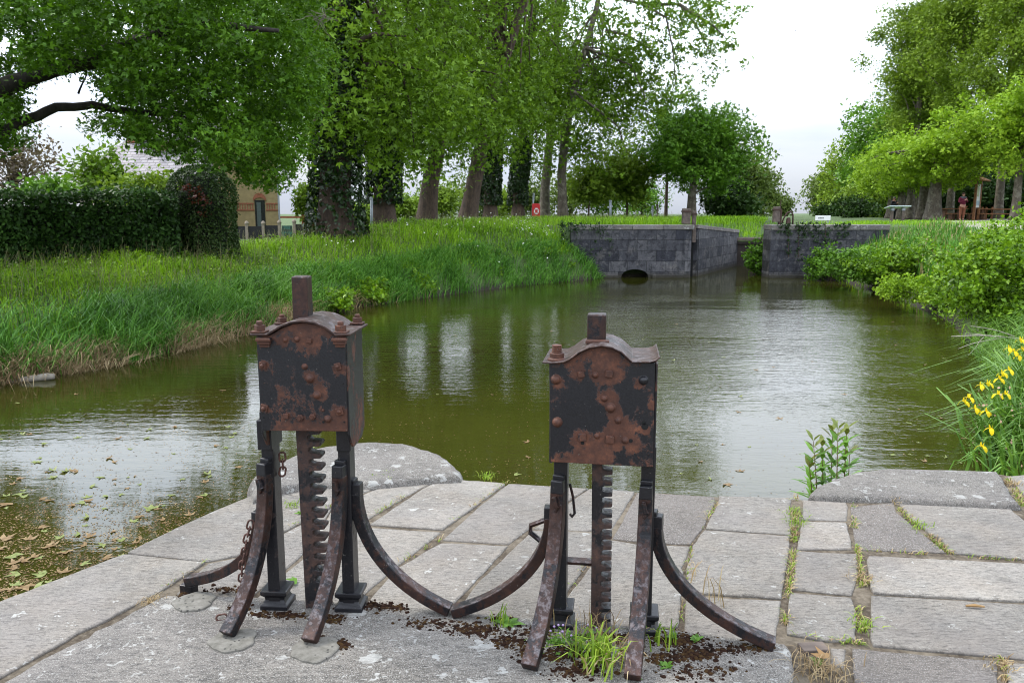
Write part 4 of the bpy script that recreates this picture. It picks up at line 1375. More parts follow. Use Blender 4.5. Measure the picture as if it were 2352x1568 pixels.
# row of old planes along the towpath, nearest first
row = [  # base px (2352), Y, radius, trunk path px with Y offsets, label
    (770, 22.5, 0.52, [(772, 400), (775, 240), (770, 60), (790, -150), (800, -330)], 'thickest ivy-clad plane tree, nearest in the row left of the lock'),
    (880, 27.0, 0.40, [(882, 420), (885, 260), (880, 90), (895, -80), (900, -220)], 'second plane tree of the row, leaves low on its trunk, beside a grey pole'),
    (980, 31.0, 0.40, [(990, 420), (1010, 330), (1015, 200), (1025, 60), (1020, -120)], 'third plane tree of the row, slanting to the right with a bare brown base'),
    (1070, 35.0, 0.42, [(1085, 430), (1105, 330), (1135, 200), (1175, 90), (1210, -40), (1240, -180)], 'fourth plane tree of the row, with a pale smooth left flank'),
    (1126, 39.0, 0.36, [(1126, 440), (1130, 330), (1140, 200), (1150, 40), (1150, -100)], 'fifth plane tree of the row, dark with ivy'),
    (1188, 44.0, 0.36, [(1190, 430), (1200, 330), (1210, 180), (1220, 40), (1225, -120)], 'sixth plane tree of the row, straight and ivy topped'),
    (1250, 50.0, 0.36, [(1252, 430), (1262, 330), (1270, 180), (1280, 60), (1285, -80)], 'straight plane tree just right of the red lifebuoy box'),
    (1292, 44.5, 0.30, [(1290, 400), (1300, 300), (1318, 210), (1345, 110), (1370, 20), (1385, -60)], 'last plane tree of the row with a tall leaning forked trunk'),
]
for i, (bx, Y, r0, path, lab) in enumerate(row):
    b = on(bx, 0, 0)
    d = ray(bx, 500)
    base = (d.x * Y / d.y, Y)
    tp = [at(x, y, Y + 0.15 * k) for k, (x, y) in enumerate(path)]
    c0 = base[0]
    s_ = Y / 796.4 / K ** -1
    k_ = Y * K / F           # metres per 2352-pixel at that distance
    low = 420 - 5 * i
    cr = [(130, (c0 + 0.3, Y + 0.5, 1.6 + (489 - 190) * k_), (3.3 + 0.12 * i, 3.4, (low - 30) * 0.5 * k_ + 0.5), 0.35, -0.95),
          (120, (c0 + 0.8, Y + 1.5, 1.6 + (489 + 60) * k_ + 2.0), (4.0, 4.2, 5.2), 0.35, -0.9)]
    if i == 7:
        cr = [(100, (c0 + 1.0, Y + 0.5, 1.6 + 270 * k_), (3.3, 3.0, 4.6), 0.3, -1), (60, (at(1420, 120, Y).x, Y, at(1420, 200, Y).z), (2.8, 2.8, 3.2), 0.3, -1)]
    T, tpz = tree('plane_tree', lab, base, r0 * 0.88, tp, cr, (95 if i < 4 else 76) if i < 7 else 68, 0.9 if i < 7 else 0.75, (0.125, 0.13, 0.135, 0.14, 0.15, 0.155, 0.165, 0.155)[i], M_LEAF_PL, M_BARK_PL if i > 5 else M_BARK_DK, 26, 'palm', 40 + i, 'old planes along the towpath', flat=0.8, clear=(0, 0.5, 0.8, 1.0, 0.5, 1.0, 1.0, 1.1)[i])
    if i in (0, 1, 4, 5):
        zt = {0: 8.0, 1: 4.0, 4: 6.0, 5: 4.5}[i]
        q = np.random.default_rng(i)
        n = int(11000 * zt / 8)
        z = q.uniform(0.2 if i == 0 else 0.9, zt, n) 
        ang = q.uniform(0, 2 * PI, n)
        keep = (q.random(n) < np.clip(0.5 + 0.5 * np.sin(z * 2 + ang * 2) + 0.25 + (z > 1.6), 0, 1))
        z, ang = z[keep], ang[keep]
        bz = float(tpz[0].z)
        cxs = np.interp(z + bz, [p.z for p in tpz], [p.x for p in tpz])
        cys = np.interp(z + bz, [p.z for p in tpz], [p.y for p in tpz])
        rr_ = r0 * (1.10 - 0.03 * z + 0.42 * np.exp(-z / (r0 * 1.6))) + q.uniform(0.03, 0.20, len(z))
        P = np.stack([cxs + np.cos(ang) * rr_, cys + np.sin(ang) * rr_, z + bz], 1)
        foliage('ivy', P, 0.12, M_IVY, T, 'fold', r=q, up=0.1, out=np.stack([np.cos(ang), np.sin(ang), 0 * ang], 1) * 1.6)

# hanging right-hand boughs of the last plane (sparse sprays against the sky)
bm_ = MB()
pts_c = []
r = random.Random(4)
for path in ([(1380, -30), (1420, -5), (1480, 10), (1530, 40), (1545, 110), (1552, 190), (1540, 215)], [(1420, -5), (1500, -30), (1580, -20), (1640, 5), (1685, 25)], [(1480, 10), (1560, 10), (1600, 60), (1630, 120), (1660, 135)],
             [(1345, 110), (1400, 130), (1450, 150), (1480, 220), (1490, 280)], [(1390, 70), (1440, 80), (1490, 110), (1510, 160)], [(1500, -30), (1590, -90), (1650, -60)], [(1560, 10), (1640, 60), (1670, 90)],
             [(1318, 210), (1370, 250), (1420, 290), (1440, 350)]):
    D0 = 42 + r.uniform(-1.5, 1.5)
    P_ = [at(x, y, D0) for x, y in path]
    bm_.tube(P_, [0.09 * (1 - 0.85 * i / (len(P_) - 1)) for i in range(len(P_))], 5)
    for i in range(len(P_) - 1):
        if path[i + 1][1] < -20: continue
        for k in range(11):
            p = P_[i].lerp(P_[i + 1], r.random()) + Vector((r.gauss(0, 0.62), r.gauss(0, 0.9), r.gauss(-0.15, 0.62)))
            pts_c.append(tuple(p))
bm_.build('bough', M_BARK_PL, T, smooth=True)
foliage('bough_leaves', clump_pts(pts_c, 30, 0.40, np.random.default_rng(5)), 0.145, M_LEAF_PL, T, 'palm', r=np.random.default_rng(6), up=0.3)


def simple_tree(name, label, x, ybase, Y, top, halfw, n, per, spread, ls, mat, trunk_r=0.2, bottom=None, group=None, bark=M_BARK_DK, seed=1, lean=0, shape='simple', depth=None, cat='tree', shell=0.3, zbase=None):
    """crown given by its picture extent (2352 scale) at distance Y"""
    b = at(x, ybase, Y)
    k_ = Y * K / F
    yb = bottom if bottom is not None else ybase - 12
    zc = at(x, (top + yb) / 2, Y).z
    rz_ = (yb - top) / 2 * k_
    rx = halfw * k_
    g = hz(b.x, Y)
    tp = [Vector((b.x, Y, g + (zc - g) * 0.35)), Vector((b.x + lean * 0.4, Y, g + (zc - g) * 0.75)), Vector((b.x + lean, Y, zc + rz_ * 0.5))]
    return tree(name, label, (b.x, Y), trunk_r, tp, [(n, (b.x + lean * 0.8, Y, zc), (rx, depth or rx, rz_), shell, -1)], per, spread, ls, mat, bark, 16, shape, seed, group, cat)


simple_tree('maple_tree', 'dark round maple standing behind the left lock corner', 1588, 480, 46, 236, 118, 150, 140, 0.66, 0.165, M_LEAF_MAP, 0.28, 440, None, M_BARK_PL, 61, 0.5, 'palm')
simple_tree('young_tree', 'small dark conifer spire rising in front of the round maple', 1530, 480, 52, 225, 40, 60, 50, 0.5, 0.22, M_LEAF_MAP, 0.12, 420, None, M_BARK_DK, 62)
simple_tree('young_tree', 'yellow green young tree on the grass above the lock wall', 1440, 490, 48, 330, 66, 80, 60, 0.6, 0.2, M_LEAF_YG, 0.08, 470, None, M_BARK_DK, 63, 0, 'palm')
simple_tree('young_tree', 'low yellow green sapling right of the lifebuoy box', 1352, 490, 47, 365, 55, 60, 50, 0.55, 0.2, M_LEAF_YG, 0.07, 480, None, M_BARK_DK, 64, 0, 'palm')
simple_tree('bank_tree', 'tall pale green tree beyond the maple on the far left bank', 1690, 490, 62, 330, 75, 120, 60, 0.9, 0.28, M_LEAF_FAR, 0.2, 500, 'trees of the far left bank', M_BARK_DK, 65)
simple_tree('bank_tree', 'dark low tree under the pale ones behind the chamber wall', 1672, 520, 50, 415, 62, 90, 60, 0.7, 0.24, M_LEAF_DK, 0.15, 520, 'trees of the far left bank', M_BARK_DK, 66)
simple_tree('bank_tree', 'pale feathery tree left of the opening of sky', 1752, 492, 85, 395, 42, 80, 50, 0.8, 0.3, M_LEAF_FAR, 0.2, 500, 'trees of the far left bank', M_BARK_DK, 67)
simple_tree('bank_tree', 'lowest far tree of the left bank, next to the winding gear', 1795, 492, 110, 445, 30, 60, 45, 0.8, 0.34, M_LEAF_FAR, 0.2, 500, 'trees of the far left bank', M_BARK_DK, 68)
# behind the row of planes
for j, (x, top, hw, Y, m, lb) in enumerate([(1015, 425, 50, 75, M_LEAF_YG, 'pale bush between the second and third plane trunks'), (1090, 400, 60, 80, M_LEAF_FAR, 'pale round tree behind the fourth plane trunk'),
                                            (1160, 430, 45, 85, M_LEAF_YG, 'bright bush between the fifth and sixth plane trunks'), (1225, 415, 45, 85, M_LEAF_FAR, 'hazy tree behind the lifebuoy box'),
                                            (1310, 400, 60, 80, M_LEAF_FAR, 'pale tree right of the lifebuoy box behind the plane trunks'), (1400, 395, 60, 80, M_LEAF_MAP, 'dark tree behind the tallest grey pole'), (1475, 420, 50, 90, M_LEAF_MAP, 'middle green tree far behind the lock wall grass'), (930, 455, 40, 70, M_LEAF_YG, 'low pale bush between the first and second plane trunks'), (838, 478, 30, 70, M_LEAF_YG, 'lowest bush right of the thick ivy trunk')]):
    simple_tree('background_tree', lb, x, 500, Y, top, hw, 70, 45, 0.9, 0.30, m, 0.15, 500, 'trees beyond the plane row', M_BARK_DK, 80 + j)
simple_tree('garden_tree', 'light green garden tree left of the thick ivy trunk beyond the fence', 712, 505, 48, 418, 30, 60, 40, 0.5, 0.2, M_LEAF_YG, 0.1, 505, None, M_BARK_DK, 95)
simple_tree('garden_tree', 'purplish wispy tree at the left edge above the hedge', 40, 470, 34, 300, 95, 75, 26, 0.75, 0.17, M_BROWNISH, 0.14, 455, None, M_BARK_DK, 96)
simple_tree('garden_tree', 'leafy sapling in front of the slate roof', 235, 470, 24, 350, 62, 50, 42, 0.42, 0.14, M_LEAF_PL, 0.06, 460, None, M_BARK_DK, 97, 0, 'fold')
simple_tree('garden_shrub', 'light green shrub peeping over the middle of the hedge', 345, 470, 21, 400, 90, 60, 40, 0.38, 0.12, M_LEAF_YG, 0.06, 475, None, M_BARK_DK, 98, 0, 'fold', cat='shrub')
simple_tree('garden_shrub', 'grey green shrub at the hedge end under the purplish tree', 120, 470, 22, 420, 60, 40, 40, 0.38, 0.12, M_LEAF_MAP, 0.05, 470, None, M_BARK_DK, 99, 0, 'fold', cat='shrub')

# ---- right bank trees
rb = 'trees of the right bank'
simple_tree('bank_tree', 'farthest pale tree of the right bank beside the sky opening', 1885, 505, 150, 385, 38, 80, 50, 1.3, 0.5, M_LEAF_FAR, 0.3, 505, rb, M_BARK_DK, 101)
simple_tree('bank_tree', 'yellowish tree in the far right row above the white sign', 1935, 505, 120, 330, 52, 100, 55, 1.3, 0.45, M_LEAF_TALL, 0.3, 505, rb, M_BARK_DK, 102)
simple_tree('bank_tree', 'dark green tree behind the yellowish ones of the right row', 2000, 505, 105, 225, 75, 140, 60, 1.4, 0.45, M_LEAF_MAP, 0.35, 480, rb, M_BARK_DK, 103)
simple_tree('bank_tree', 'low bright tree under the dark one in the right row', 1990, 505, 88, 395, 62, 90, 55, 0.9, 0.34, M_LEAF_YG, 0.2, 505, rb, M_BARK_DK, 104)
simple_tree('bank_tree', 'tall dark tree half hidden behind the feathery crowns', 2075, 505, 95, 190, 75, 130, 60, 1.3, 0.42, M_LEAF_MAP, 0.35, 400, rb, M_BARK_DK, 105)
tb = 'tall feathery trees on the right'
for j, (x, top, hw, Y, bt, lb) in enumerate([(2090, -60, 100, 70, 250, 'tall feathery tree whose crown edge borders the sky'), (2180, -140, 105, 64, 280, 'tall feathery tree over the nearest pollarded planes'), (2290, -180, 115, 58, 300, 'tall feathery tree filling the upper right corner'), (2420, -180, 130, 54, 300, 'tall feathery tree leaning in from beyond the right edge'), (2105, 150, 90, 72, 340, 'feathery lower crown between sky and pollarded planes')]):
    simple_tree('tall_tree', lb, x, 505, Y, top, hw, 210, 140, 0.9, 0.17, M_LEAF_TALL, 0.3, bt, tb, M_BARK_PL, 110 + j, 0, 'palm', depth=4.0)
pb = 'pollarded planes by the picnic place'
for j, (x, top, hw, Y, bt, r0, lb) in enumerate([
        (2330, 185, 150, 47, 405, 0.26, 'pollarded plane with a slim dark trunk right of the picnic table'),
        (2143, 285, 118, 52, 425, 0.46, 'pollarded plane with the thickest pale trunk left of the walker'),
        (2118, 300, 105, 57, 430, 0.40, 'second trunk of the pollarded plane row'),
        (2088, 318, 100, 62, 440, 0.36, 'third trunk of the pollarded plane row'),
        (2068, 330, 92, 68, 445, 0.36, 'fourth trunk of the pollarded plane row'),
        (2045, 340, 85, 74, 450, 0.36, 'last slim trunk of the pollarded plane row beside the information desk'),
        (2390, 200, 120, 52, 420, 0.34, 'pollarded plane with a pale slanting trunk at the right edge')]):
    simple_tree('pollarded_plane', lb, x, 500, Y, top, hw, 105 if j else 150, 140, 0.66, 0.165, M_LEAF_POLL, r0, bt, pb, M_BARK_PL, 120 + j, 0, 'palm', depth=3.2 + 0.3 * (j == 0))
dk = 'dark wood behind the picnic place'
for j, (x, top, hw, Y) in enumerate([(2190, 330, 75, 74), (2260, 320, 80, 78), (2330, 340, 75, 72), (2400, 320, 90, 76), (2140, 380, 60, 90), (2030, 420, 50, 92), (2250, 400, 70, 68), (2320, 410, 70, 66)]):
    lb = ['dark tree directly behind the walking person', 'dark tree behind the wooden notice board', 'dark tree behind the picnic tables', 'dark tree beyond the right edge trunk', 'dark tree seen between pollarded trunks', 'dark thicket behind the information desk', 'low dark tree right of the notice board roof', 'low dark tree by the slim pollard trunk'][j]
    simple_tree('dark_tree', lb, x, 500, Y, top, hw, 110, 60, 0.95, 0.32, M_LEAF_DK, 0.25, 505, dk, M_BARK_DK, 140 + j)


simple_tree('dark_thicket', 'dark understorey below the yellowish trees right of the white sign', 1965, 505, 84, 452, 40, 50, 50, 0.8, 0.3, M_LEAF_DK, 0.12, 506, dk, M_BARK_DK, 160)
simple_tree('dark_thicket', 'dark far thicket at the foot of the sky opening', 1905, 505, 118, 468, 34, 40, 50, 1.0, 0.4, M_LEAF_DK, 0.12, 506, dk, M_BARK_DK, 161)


# ------------------------------------------------------------------ hedge and clipped garden shrubs
def hedge(name, label, a, b, thick, zt, nleaf, ls, mat, cat='hedge'):
    a, b = Vector(a), Vector(b)
    L = (b - a).length
    d = (b - a) / L
    nn = Vector((d.y, -d.x))
    T = thing(name, label, cat, (a.x, a.y, hz(a.x, a.y)))
    mbh = MB()
    g0, g1 = hz(a.x, a.y) - 0.1, hz(b.x, b.y) - 0.1
    ins = thick * 0.34
    P = []
    for p, g in ((a, g0), (b, g1)):
        P.append([Vector((p.x + nn.x * s_, p.y + nn.y * s_, z)) for s_, z in ((ins, g), (ins, zt - 0.18), (-ins, zt - 0.18), (-ins, g))])
    mbh.rings(P)
    mbh.build('stems', plain('hedge_inner_shade', (0.006, 0.010, 0.004, 1), 0.95), T)  # solid near-black core: the hedge's inner shade as colour, no stems
    u = rng.uniform(0, 1, nleaf)
    face = rng.random(nleaf)
    zz = rng.uniform(0, 1, nleaf)
    lump = 0.10 * np.sin(u * L * 2.1) + 0.07 * np.sin(u * L * 5.3 + zz * 5)
    g = g0 + (g1 - g0) * u
    top = face < 0.33
    sideo = np.where(top, rng.uniform(-0.5, 0.5, nleaf) * thick, 0.45 * thick + lump * 0.7 + rng.normal(0, 0.07, nleaf))
    z = np.where(top, zt + lump * 0.5 + np.abs(rng.normal(0, 0.06, nleaf)) + (rng.random(nleaf) < 0.04) * rng.uniform(0, 0.22, nleaf), g + (zt - g) * zz)
    P = np.stack([a.x + d.x * L * u + nn.x * sideo, a.y + d.y * L * u + nn.y * sideo, z], 1)
    foliage('leaves', P, ls, mat, T, 'fold', up=0.15, out=np.array([nn.x, nn.y, 0.4]))
    return T

hedge('hedge', 'long dark clipped hedge on the bank under the oak', (-14.5, 15.0), (-7.75, 18.6), 1.3, 1.93, 26000, 0.085, M_HEDGE)
tc_ = at(470, 560, 19.2)
tg = hz(tc_.x, 19.2)
th = thing('columnar_shrub', 'clipped dome-topped conifer column at the right end of the hedge', 'shrub', (tc_.x, 19.2, tg))
MB().lathe((tc_.x, 19.2, tg), [(0.45, -0.1), (0.55, 0.6), (0.52, 1.4), (0.3, 1.85), (0.02, 1.95)], 14).build('stems', plain('shrub_inner_shade', (0.006, 0.010, 0.004, 1), 0.95), th)  # near-black core painted as shade behind the leaf shell, no stems
n = 15000
M_THUJA = leafmat('clipped_conifer', (0.014, 0.030, 0.008, 1), (0.035, 0.070, 0.016, 1), (0.085, 0.14, 0.035, 1), 0.2, 0.5, 0.8, 0.3)
a_ = rng.uniform(0, 2 * PI, n); zz = rng.uniform(0, 1, n)
rr_ = 0.74 * np.where(zz < 0.68, 1.0, np.sqrt(np.maximum(0, 1 - ((zz - 0.68) / 0.32) ** 2))) * (1 + 0.05 * np.sin(a_ * 5 + zz * 9)) + rng.normal(0, 0.03, n)
P = np.stack([tc_.x + np.cos(a_) * rr_, 19.2 + np.sin(a_) * rr_, tg + zz * 2.12], 1)
foliage('leaves', P, 0.055, M_THUJA, th, 'fold', up=0.4, out=np.stack([np.cos(a_), np.sin(a_), 0 * a_], 1))
pc = at(448, 500, 18.5)
ph_ = thing('red_shrub', 'red-leaved shrub between hedge and clipped conifer', 'shrub', (pc.x, 18.5, hz(pc.x, 18.5)))
MB().tube([(pc.x, 18.5, hz(pc.x, 18.5) - 0.05), (pc.x + 0.05, 18.5, 1.2), (pc.x - 0.05, 18.5, 2.0)], [0.03, 0.02, 0.01], 6).build('stem', M_BARK_DK, ph_)
Cs = [tuple(at(x, y, 18.4 + random.uniform(-0.2, 0.2))) for x, y in [(430, 432), (440, 440), (455, 436), (462, 450), (470, 460), (448, 456), (470, 490)]]
foliage('leaves', clump_pts(Cs, 30, 0.12), 0.06, M_RED, ph_, 'fold', up=0.3)


# ------------------------------------------------------------------ shrubs on the water's edge
def shrub(name, label, c, rad, n, per, spread, ls, mat, seed, group=None, shape='fold', cat='shrub', stems=6):
    r = random.Random(seed)
    q = np.random.default_rng(seed)
    g = max(hz(c[0], c[1]), WATER - 0.05)
    T = thing(name, label, cat, (c[0], c[1], g), 0, group)
    cs = crown_centers(n, c, rad, r, 0.35, -0.9)
    cs = [p for p in cs if p.z > WATER + 0.05]
    sm = MB()
    for p in r.sample(cs, min(stems, len(cs))):
        limb(sm, (c[0] + r.uniform(-.15, .15), c[1] + r.uniform(-.15, .15), g - 0.05), p, 0.018, 0.006, 0.05, 0.08, 5, 5, r)
    sm.build('stem', M_BARK_DK, T)
    P = clump_pts([tuple(p) for p in cs], per, spread, q)
    P = P[P[:, 2] > WATER + 0.02]
    foliage('leaves', P, ls, mat, T, shape, r=q, up=0.55)
    return T

ws = 'bushes along the right water edge'
def S(name, label, x, y, Y, rx, ry, rz, n, per, sp, ls, mat, seed, group=ws, **k):
    p = at(x, y, Y)
    return shrub(name, label, (p.x, p.y, p.z), (rx, ry, rz), n, per, sp, ls, mat, seed, group, **k)
S('shrub', 'big bright alder bush at the right edge above the dead branch', 2330, 655, 12.6, 1.15, 1.2, 0.95, 150, 80, 0.17, 0.07, M_BUSH, 201)
S('shrub', 'leafy bright bush behind the big alder at the right edge', 2345, 590, 14.5, 1.1, 1.0, 0.8, 100, 70, 0.2, 0.075, M_BUSH, 202)
S('shrub', 'rounded dark-green bush leaning over the water, second from the lock wall', 2010, 608, 22.5, 1.35, 1.0, 0.55, 120, 55, 0.20, 0.10, M_LEAF_MAP, 203)
S('shrub', 'bush with glossy leaves right of the rounded one by the reeds', 2085, 600, 21.0, 1.2, 1.0, 0.52, 100, 60, 0.20, 0.09, M_BUSH, 204)
S('shrub', 'small bush against the foot of the right lock wall', 1905, 607, 26.0, 0.85, 0.6, 0.6, 70, 50, 0.2, 0.09, M_LEAF_MAP, 205)
S('shrub', 'low spreading mat of bright waterside plants on the right', 2165, 665, 17.2, 1.5, 1.3, 0.32, 130, 50, 0.16, 0.07, M_LEAF_POLL, 206)
S('shrub', 'low bush between the bright mat and the big alder', 2240, 640, 15.2, 0.85, 0.9, 0.5, 80, 50, 0.17, 0.08, M_BUSH, 207)
S('shrub', 'self-sown bush growing beside the lock gate', 1748, 590, 28.3, 0.5, 0.4, 0.72, 60, 40, 0.17, 0.10, M_LEAF_MAP, 208, None)
lw = 'weedy bushes along the left water edge'
for j, (x, y, Y, rx, rz_) in enumerate([(845, 668, 19.0, 0.45, 0.28), (960, 655, 21.0, 0.5, 0.32), (1040, 648, 22.5, 0.55, 0.36), (1110, 642, 23.7, 0.6, 0.32), (1195, 632, 25.0, 0.6, 0.34), (1290, 622, 26.3, 0.55, 0.36), (770, 688, 17.6, 0.4, 0.25)]):
    lb = ['leafy weed bush on the left water edge right of the left gear rod', 'bright bramble clump at the left water edge', 'bramble clump overhanging the left water edge', 'nettle clump midway along the left water edge', 'broad weed clump on the left edge before the lock', 'last weed clump at the foot of the left lock wall', 'nearest weed clump on the left bank behind the left gear rod'][j]
    S('shrub', lb, x, y, Y, rx, 0.5, rz_, 40, 45, 0.15, 0.085, M_BUSH, 220 + j, lw)

# ivy on the walls
iv = thing('ivy_plant', 'ivy strands hanging down the face of the right lock wall', 'ivy', at(1830, 512, 26.9))
cs = []
for (x, y0, y1, w_) in ((1811, 510, 585, 4), (1834, 510, 598, 4), (1852, 512, 545, 6), (1868, 540, 590, 4), (1896, 512, 560, 8), (1880, 512, 540, 10), (1925, 512, 560, 8), (1800, 510, 535, 8), (1840, 510, 528, 14), (1945, 512, 540, 8)):
    for k in range(26):
        t_ = random.random()
        cs.append(tuple(at(x + (x - 1870) * 0.0 + (t_ * 25 if x == 1868 else 0) + random.gauss(0, w_), y0 + (y1 - y0) * t_, 26.93)))
foliage('leaves', clump_pts(cs, 6, 0.04), 0.055, M_IVY, iv, 'fold', up=0.1, out=np.array([0, -1.5, 0]))
mbv = MB()
for x in (1811, 1834, 1896): mbv.tube([at(x, 508, 26.95), at(x, 550, 26.96), at(x, 590, 26.97)], 0.01, 5)
mbv.build('stem', M_BARK_DK, iv)
iv2 = thing('ivy_plant', 'dark creeper trailing over the left end of the left lock wall', 'ivy', at(1330, 520, 26.9))
cs = [tuple(at(1290 + 120 * random.random() ** 1.6, 512 + 80 * random.random() ** 1.5, 26.9)) for k in range(90)]
foliage('leaves', clump_pts(cs, 8, 0.09), 0.06, M_IVY, iv2, 'fold', up=0.1, out=np.array([0, -1.5, 0]))


# ------------------------------------------------------------------ grass
def blades(P, h, w, bend, r=rng, lean=None):
    n = len(P)
    h = np.asarray(h).reshape(-1, 1) * np.ones((n, 1)); w = np.asarray(w).reshape(-1, 1) * np.ones((n, 1))
    a = r.uniform(0, 2 * PI, n)
    d = np.stack([np.cos(a), np.sin(a), np.zeros(n)], 1)
    if lean is not None: d = unit(d * 0.75 + lean)
    bn = (bend * r.uniform(0.3, 1.5, n))[:, None]
    s_ = np.stack([-np.sin(a + 0.6), np.cos(a + 0.6), np.zeros(n)], 1)
    up = np.array([0, 0, 1.0])
    p1 = P + up * h * 0.5 + d * h * bn * 0.18
    p2 = P + up * h * (0.86 - 0.14 * bn) + d * h * bn * 0.52
    p3 = P + up * h * (0.98 - 0.40 * bn) + d * h * bn * 0.98
    V = np.stack([P - s_ * w * .5, P + s_ * w * .5, p1 - s_ * w * .5, p1 + s_ * w * .5, p2 - s_ * w * .32, p2 + s_ * w * .32, p3], 1).reshape(-1, 3)
    b = (np.arange(n) * 7)[:, None]
    q = np.concatenate([b + np.array([[0, 1, 3, 2]]), b + np.array([[2, 3, 5, 4]])])
    return V, [q, b + np.array([[4, 5, 6]])]


M_GRASS = leafmat('bank_grass', (0.0667, 0.1539, 0.0073, 1), (0.1777, 0.3592, 0.0116, 1), (0.3775, 0.5953, 0.0256, 1), 0.34, 0.5, 0.55, 0.25)
M_SEDGE = leafmat('sedge', (0.0363, 0.1172, 0.0166, 1), (0.0826, 0.2253, 0.0270, 1), (0.2148, 0.4324, 0.0624, 1), 0.3, 0.45, 0.8, 0.3)
M_DRY = leafmat('dry_grass', (0.1771, 0.1138, 0.0605, 1), (0.3289, 0.2403, 0.1331, 1), (0.5313, 0.4427, 0.2662, 1), 0.25, 0.6, 1.0, 0.2)
M_SEED = leafmat('seed_heads', (0.11, 0.12, 0.05, 1), (0.19, 0.19, 0.09, 1), (0.30, 0.28, 0.16, 1), 0.25, 0.6, 1.0, 0.2)


def scatter(n, x0, x1, y0, y1, dmin, dmax, cond=None, power=1.0):
    out = []
    tot = 0
    while tot < n:
        x = rng.uniform(x0, x1, n); y = y0 + (y1 - y0) * rng.uniform(0, 1, n) ** power
        d = sdist(x, y)
        k = (d > dmin) & (d < dmax)
        if cond is not None: k &= cond(x, y, d)
        P = np.stack([x[k], y[k]], 1)
        out.append(P); tot += len(P)
    P = np.concatenate(out)[:n]
    z = height(P[:, 0], P[:, 1])
    return np.concatenate([P, z[:, None] - 0.01], 1)


left_ = lambda x, y, d: (x < 0.366 * (y - 27) + 7.6) & ~((x > 1.8) & (y > 27.0) & (y < 27.9))
right_ = lambda x, y, d: (x > 0.366 * (y - 27) + 7.6) & ~((y > 26.8) & (y < 27.95) & (x < 14))
# left bank meadow
P1 = scatter(46000, -14, 5, 8, 28, 0.7, 9, left_)
V1, F1 = blades(P1, rng.uniform(0.16, 0.42, len(P1)) * np.clip(0.75 + 0.35 * vnoise(P1[:, 0], P1[:, 1]), 0.4, 1.2), np.interp(P1[:, 1], [9, 28], [0.010, 0.016]), 0.75)
P1b = scatter(26000, -10, 40, 27.9, 58, 0.3, 14, left_)
V1b, F1b = blades(P1b, rng.uniform(0.15, 0.38, len(P1b)), np.interp(P1b[:, 1], [27, 60], [0.016, 0.03]), 0.7)
def join(*vf):
    V, Q, T3 = [], [], []
    b = 0
    for v_, (q_, t_) in vf:
        V.append(v_); Q.append(q_ + b); T3.append(t_ + b); b += len(v_)
    return np.concatenate(V), [np.concatenate(Q), np.concatenate(T3)]
V, Fs = join((V1, F1), (V1b, F1b))
tag(link('grass', np_mesh('grass', V, Fs), M_GRASS), 'long green meadow grass covering the left bank', 'grass', kind='stuff')
# arching sedge on the water's edge
P2 = scatter(27000, -14, 3.2, 7, 27, -0.06, 1.25, left_, 1.0)
P2 = P2[rng.random(len(P2)) < np.clip(0.55 + 0.6 * vnoise(P2[:, 0] * 1.4, P2[:, 1] * 1.4), 0.12, 1)]
hh = rng.uniform(0.30, 0.66, len(P2)) * np.interp(P2[:, 1], [9, 15, 20, 27], [1.25, 1.1, 0.8, 0.6])
V, Fs = blades(P2, hh, np.interp(P2[:, 1], [9, 28], [0.015, 0.019]), 1.0, lean=np.array([0.35, -0.25, 0]))
tag(link('sedge', np_mesh('sedge', V, Fs), M_SEDGE), 'tall arching blue-green sedge along the left waterline', 'sedge', kind='stuff')
# dead straw under the sedge
P3 = scatter(9500, -12, 0, 8, 20.5, -0.14, 0.30, left_)
wt_ = np.clip(0.3 + 0.9 * vnoise(P3[:, 0] * 1.1 + 2, P3[:, 1] * 1.1), 0.05, 1) * np.interp(P3[:, 1], [9, 14, 17, 21], [1, 1, 0.5, 0.25])
P3 = P3[rng.random(len(P3)) < wt_]
V, Fs = blades(P3, rng.uniform(0.2, 0.5, len(P3)), 0.012, 1.15, lean=np.array([0.5, -0.4, 0]))
tag(link('dry_sedge', np_mesh('dry_sedge', V, Fs), M_DRY), 'dead straw-coloured sedge hanging to the left waterline', 'dry sedge', kind='stuff')
# flowering grass stalks
P4 = np.concatenate([scatter(2600, -13, -3, 10, 24, 1.2, 8, left_), scatter(1500, -9, 8, 20, 40, 1.0, 9, left_)])
V, Fs = blades(P4, rng.uniform(0.35, 0.7, len(P4)), 0.007, 0.45)
tips = P4 + np.array([0, 0, 1]) * 0.5
tag(link('flowering_grass', np_mesh('flowering_grass', V, Fs), M_SEED), 'pale flowering grass stalks standing above the meadow', 'grass stalks', kind='stuff')
# white umbels and small flowers
q = []
for (x, y, Y, n, sx, sy) in ((1030, 585, 24, 60, 110, 22), (1200, 560, 27, 110, 55, 18), (1230, 580, 26, 60, 60, 20), (1090, 560, 26, 40, 60, 10), (780, 590, 20, 25, 40, 15)):
    for k in range(n):
        p = at(x + random.gauss(0, sx * 0.6), y + random.gauss(0, sy * 0.6), Y + random.uniform(-1, 1))
        g = hz(p.x, p.y)
        q.append((p.x, p.y, max(g + 0.25, 0) + random.uniform(0.05, 0.3)))
V, Fs = leaves_np(np.array(q), 0.05, up=1.2, shape='simple')
tag(link('umbel_flowers', np_mesh('umbel_flowers', V, Fs), plain('white_petals', (0.75, 0.75, 0.70, 1), 0.7)), 'small white umbel flowers dotted over the left bank', 'wild flowers', kind='stuff')
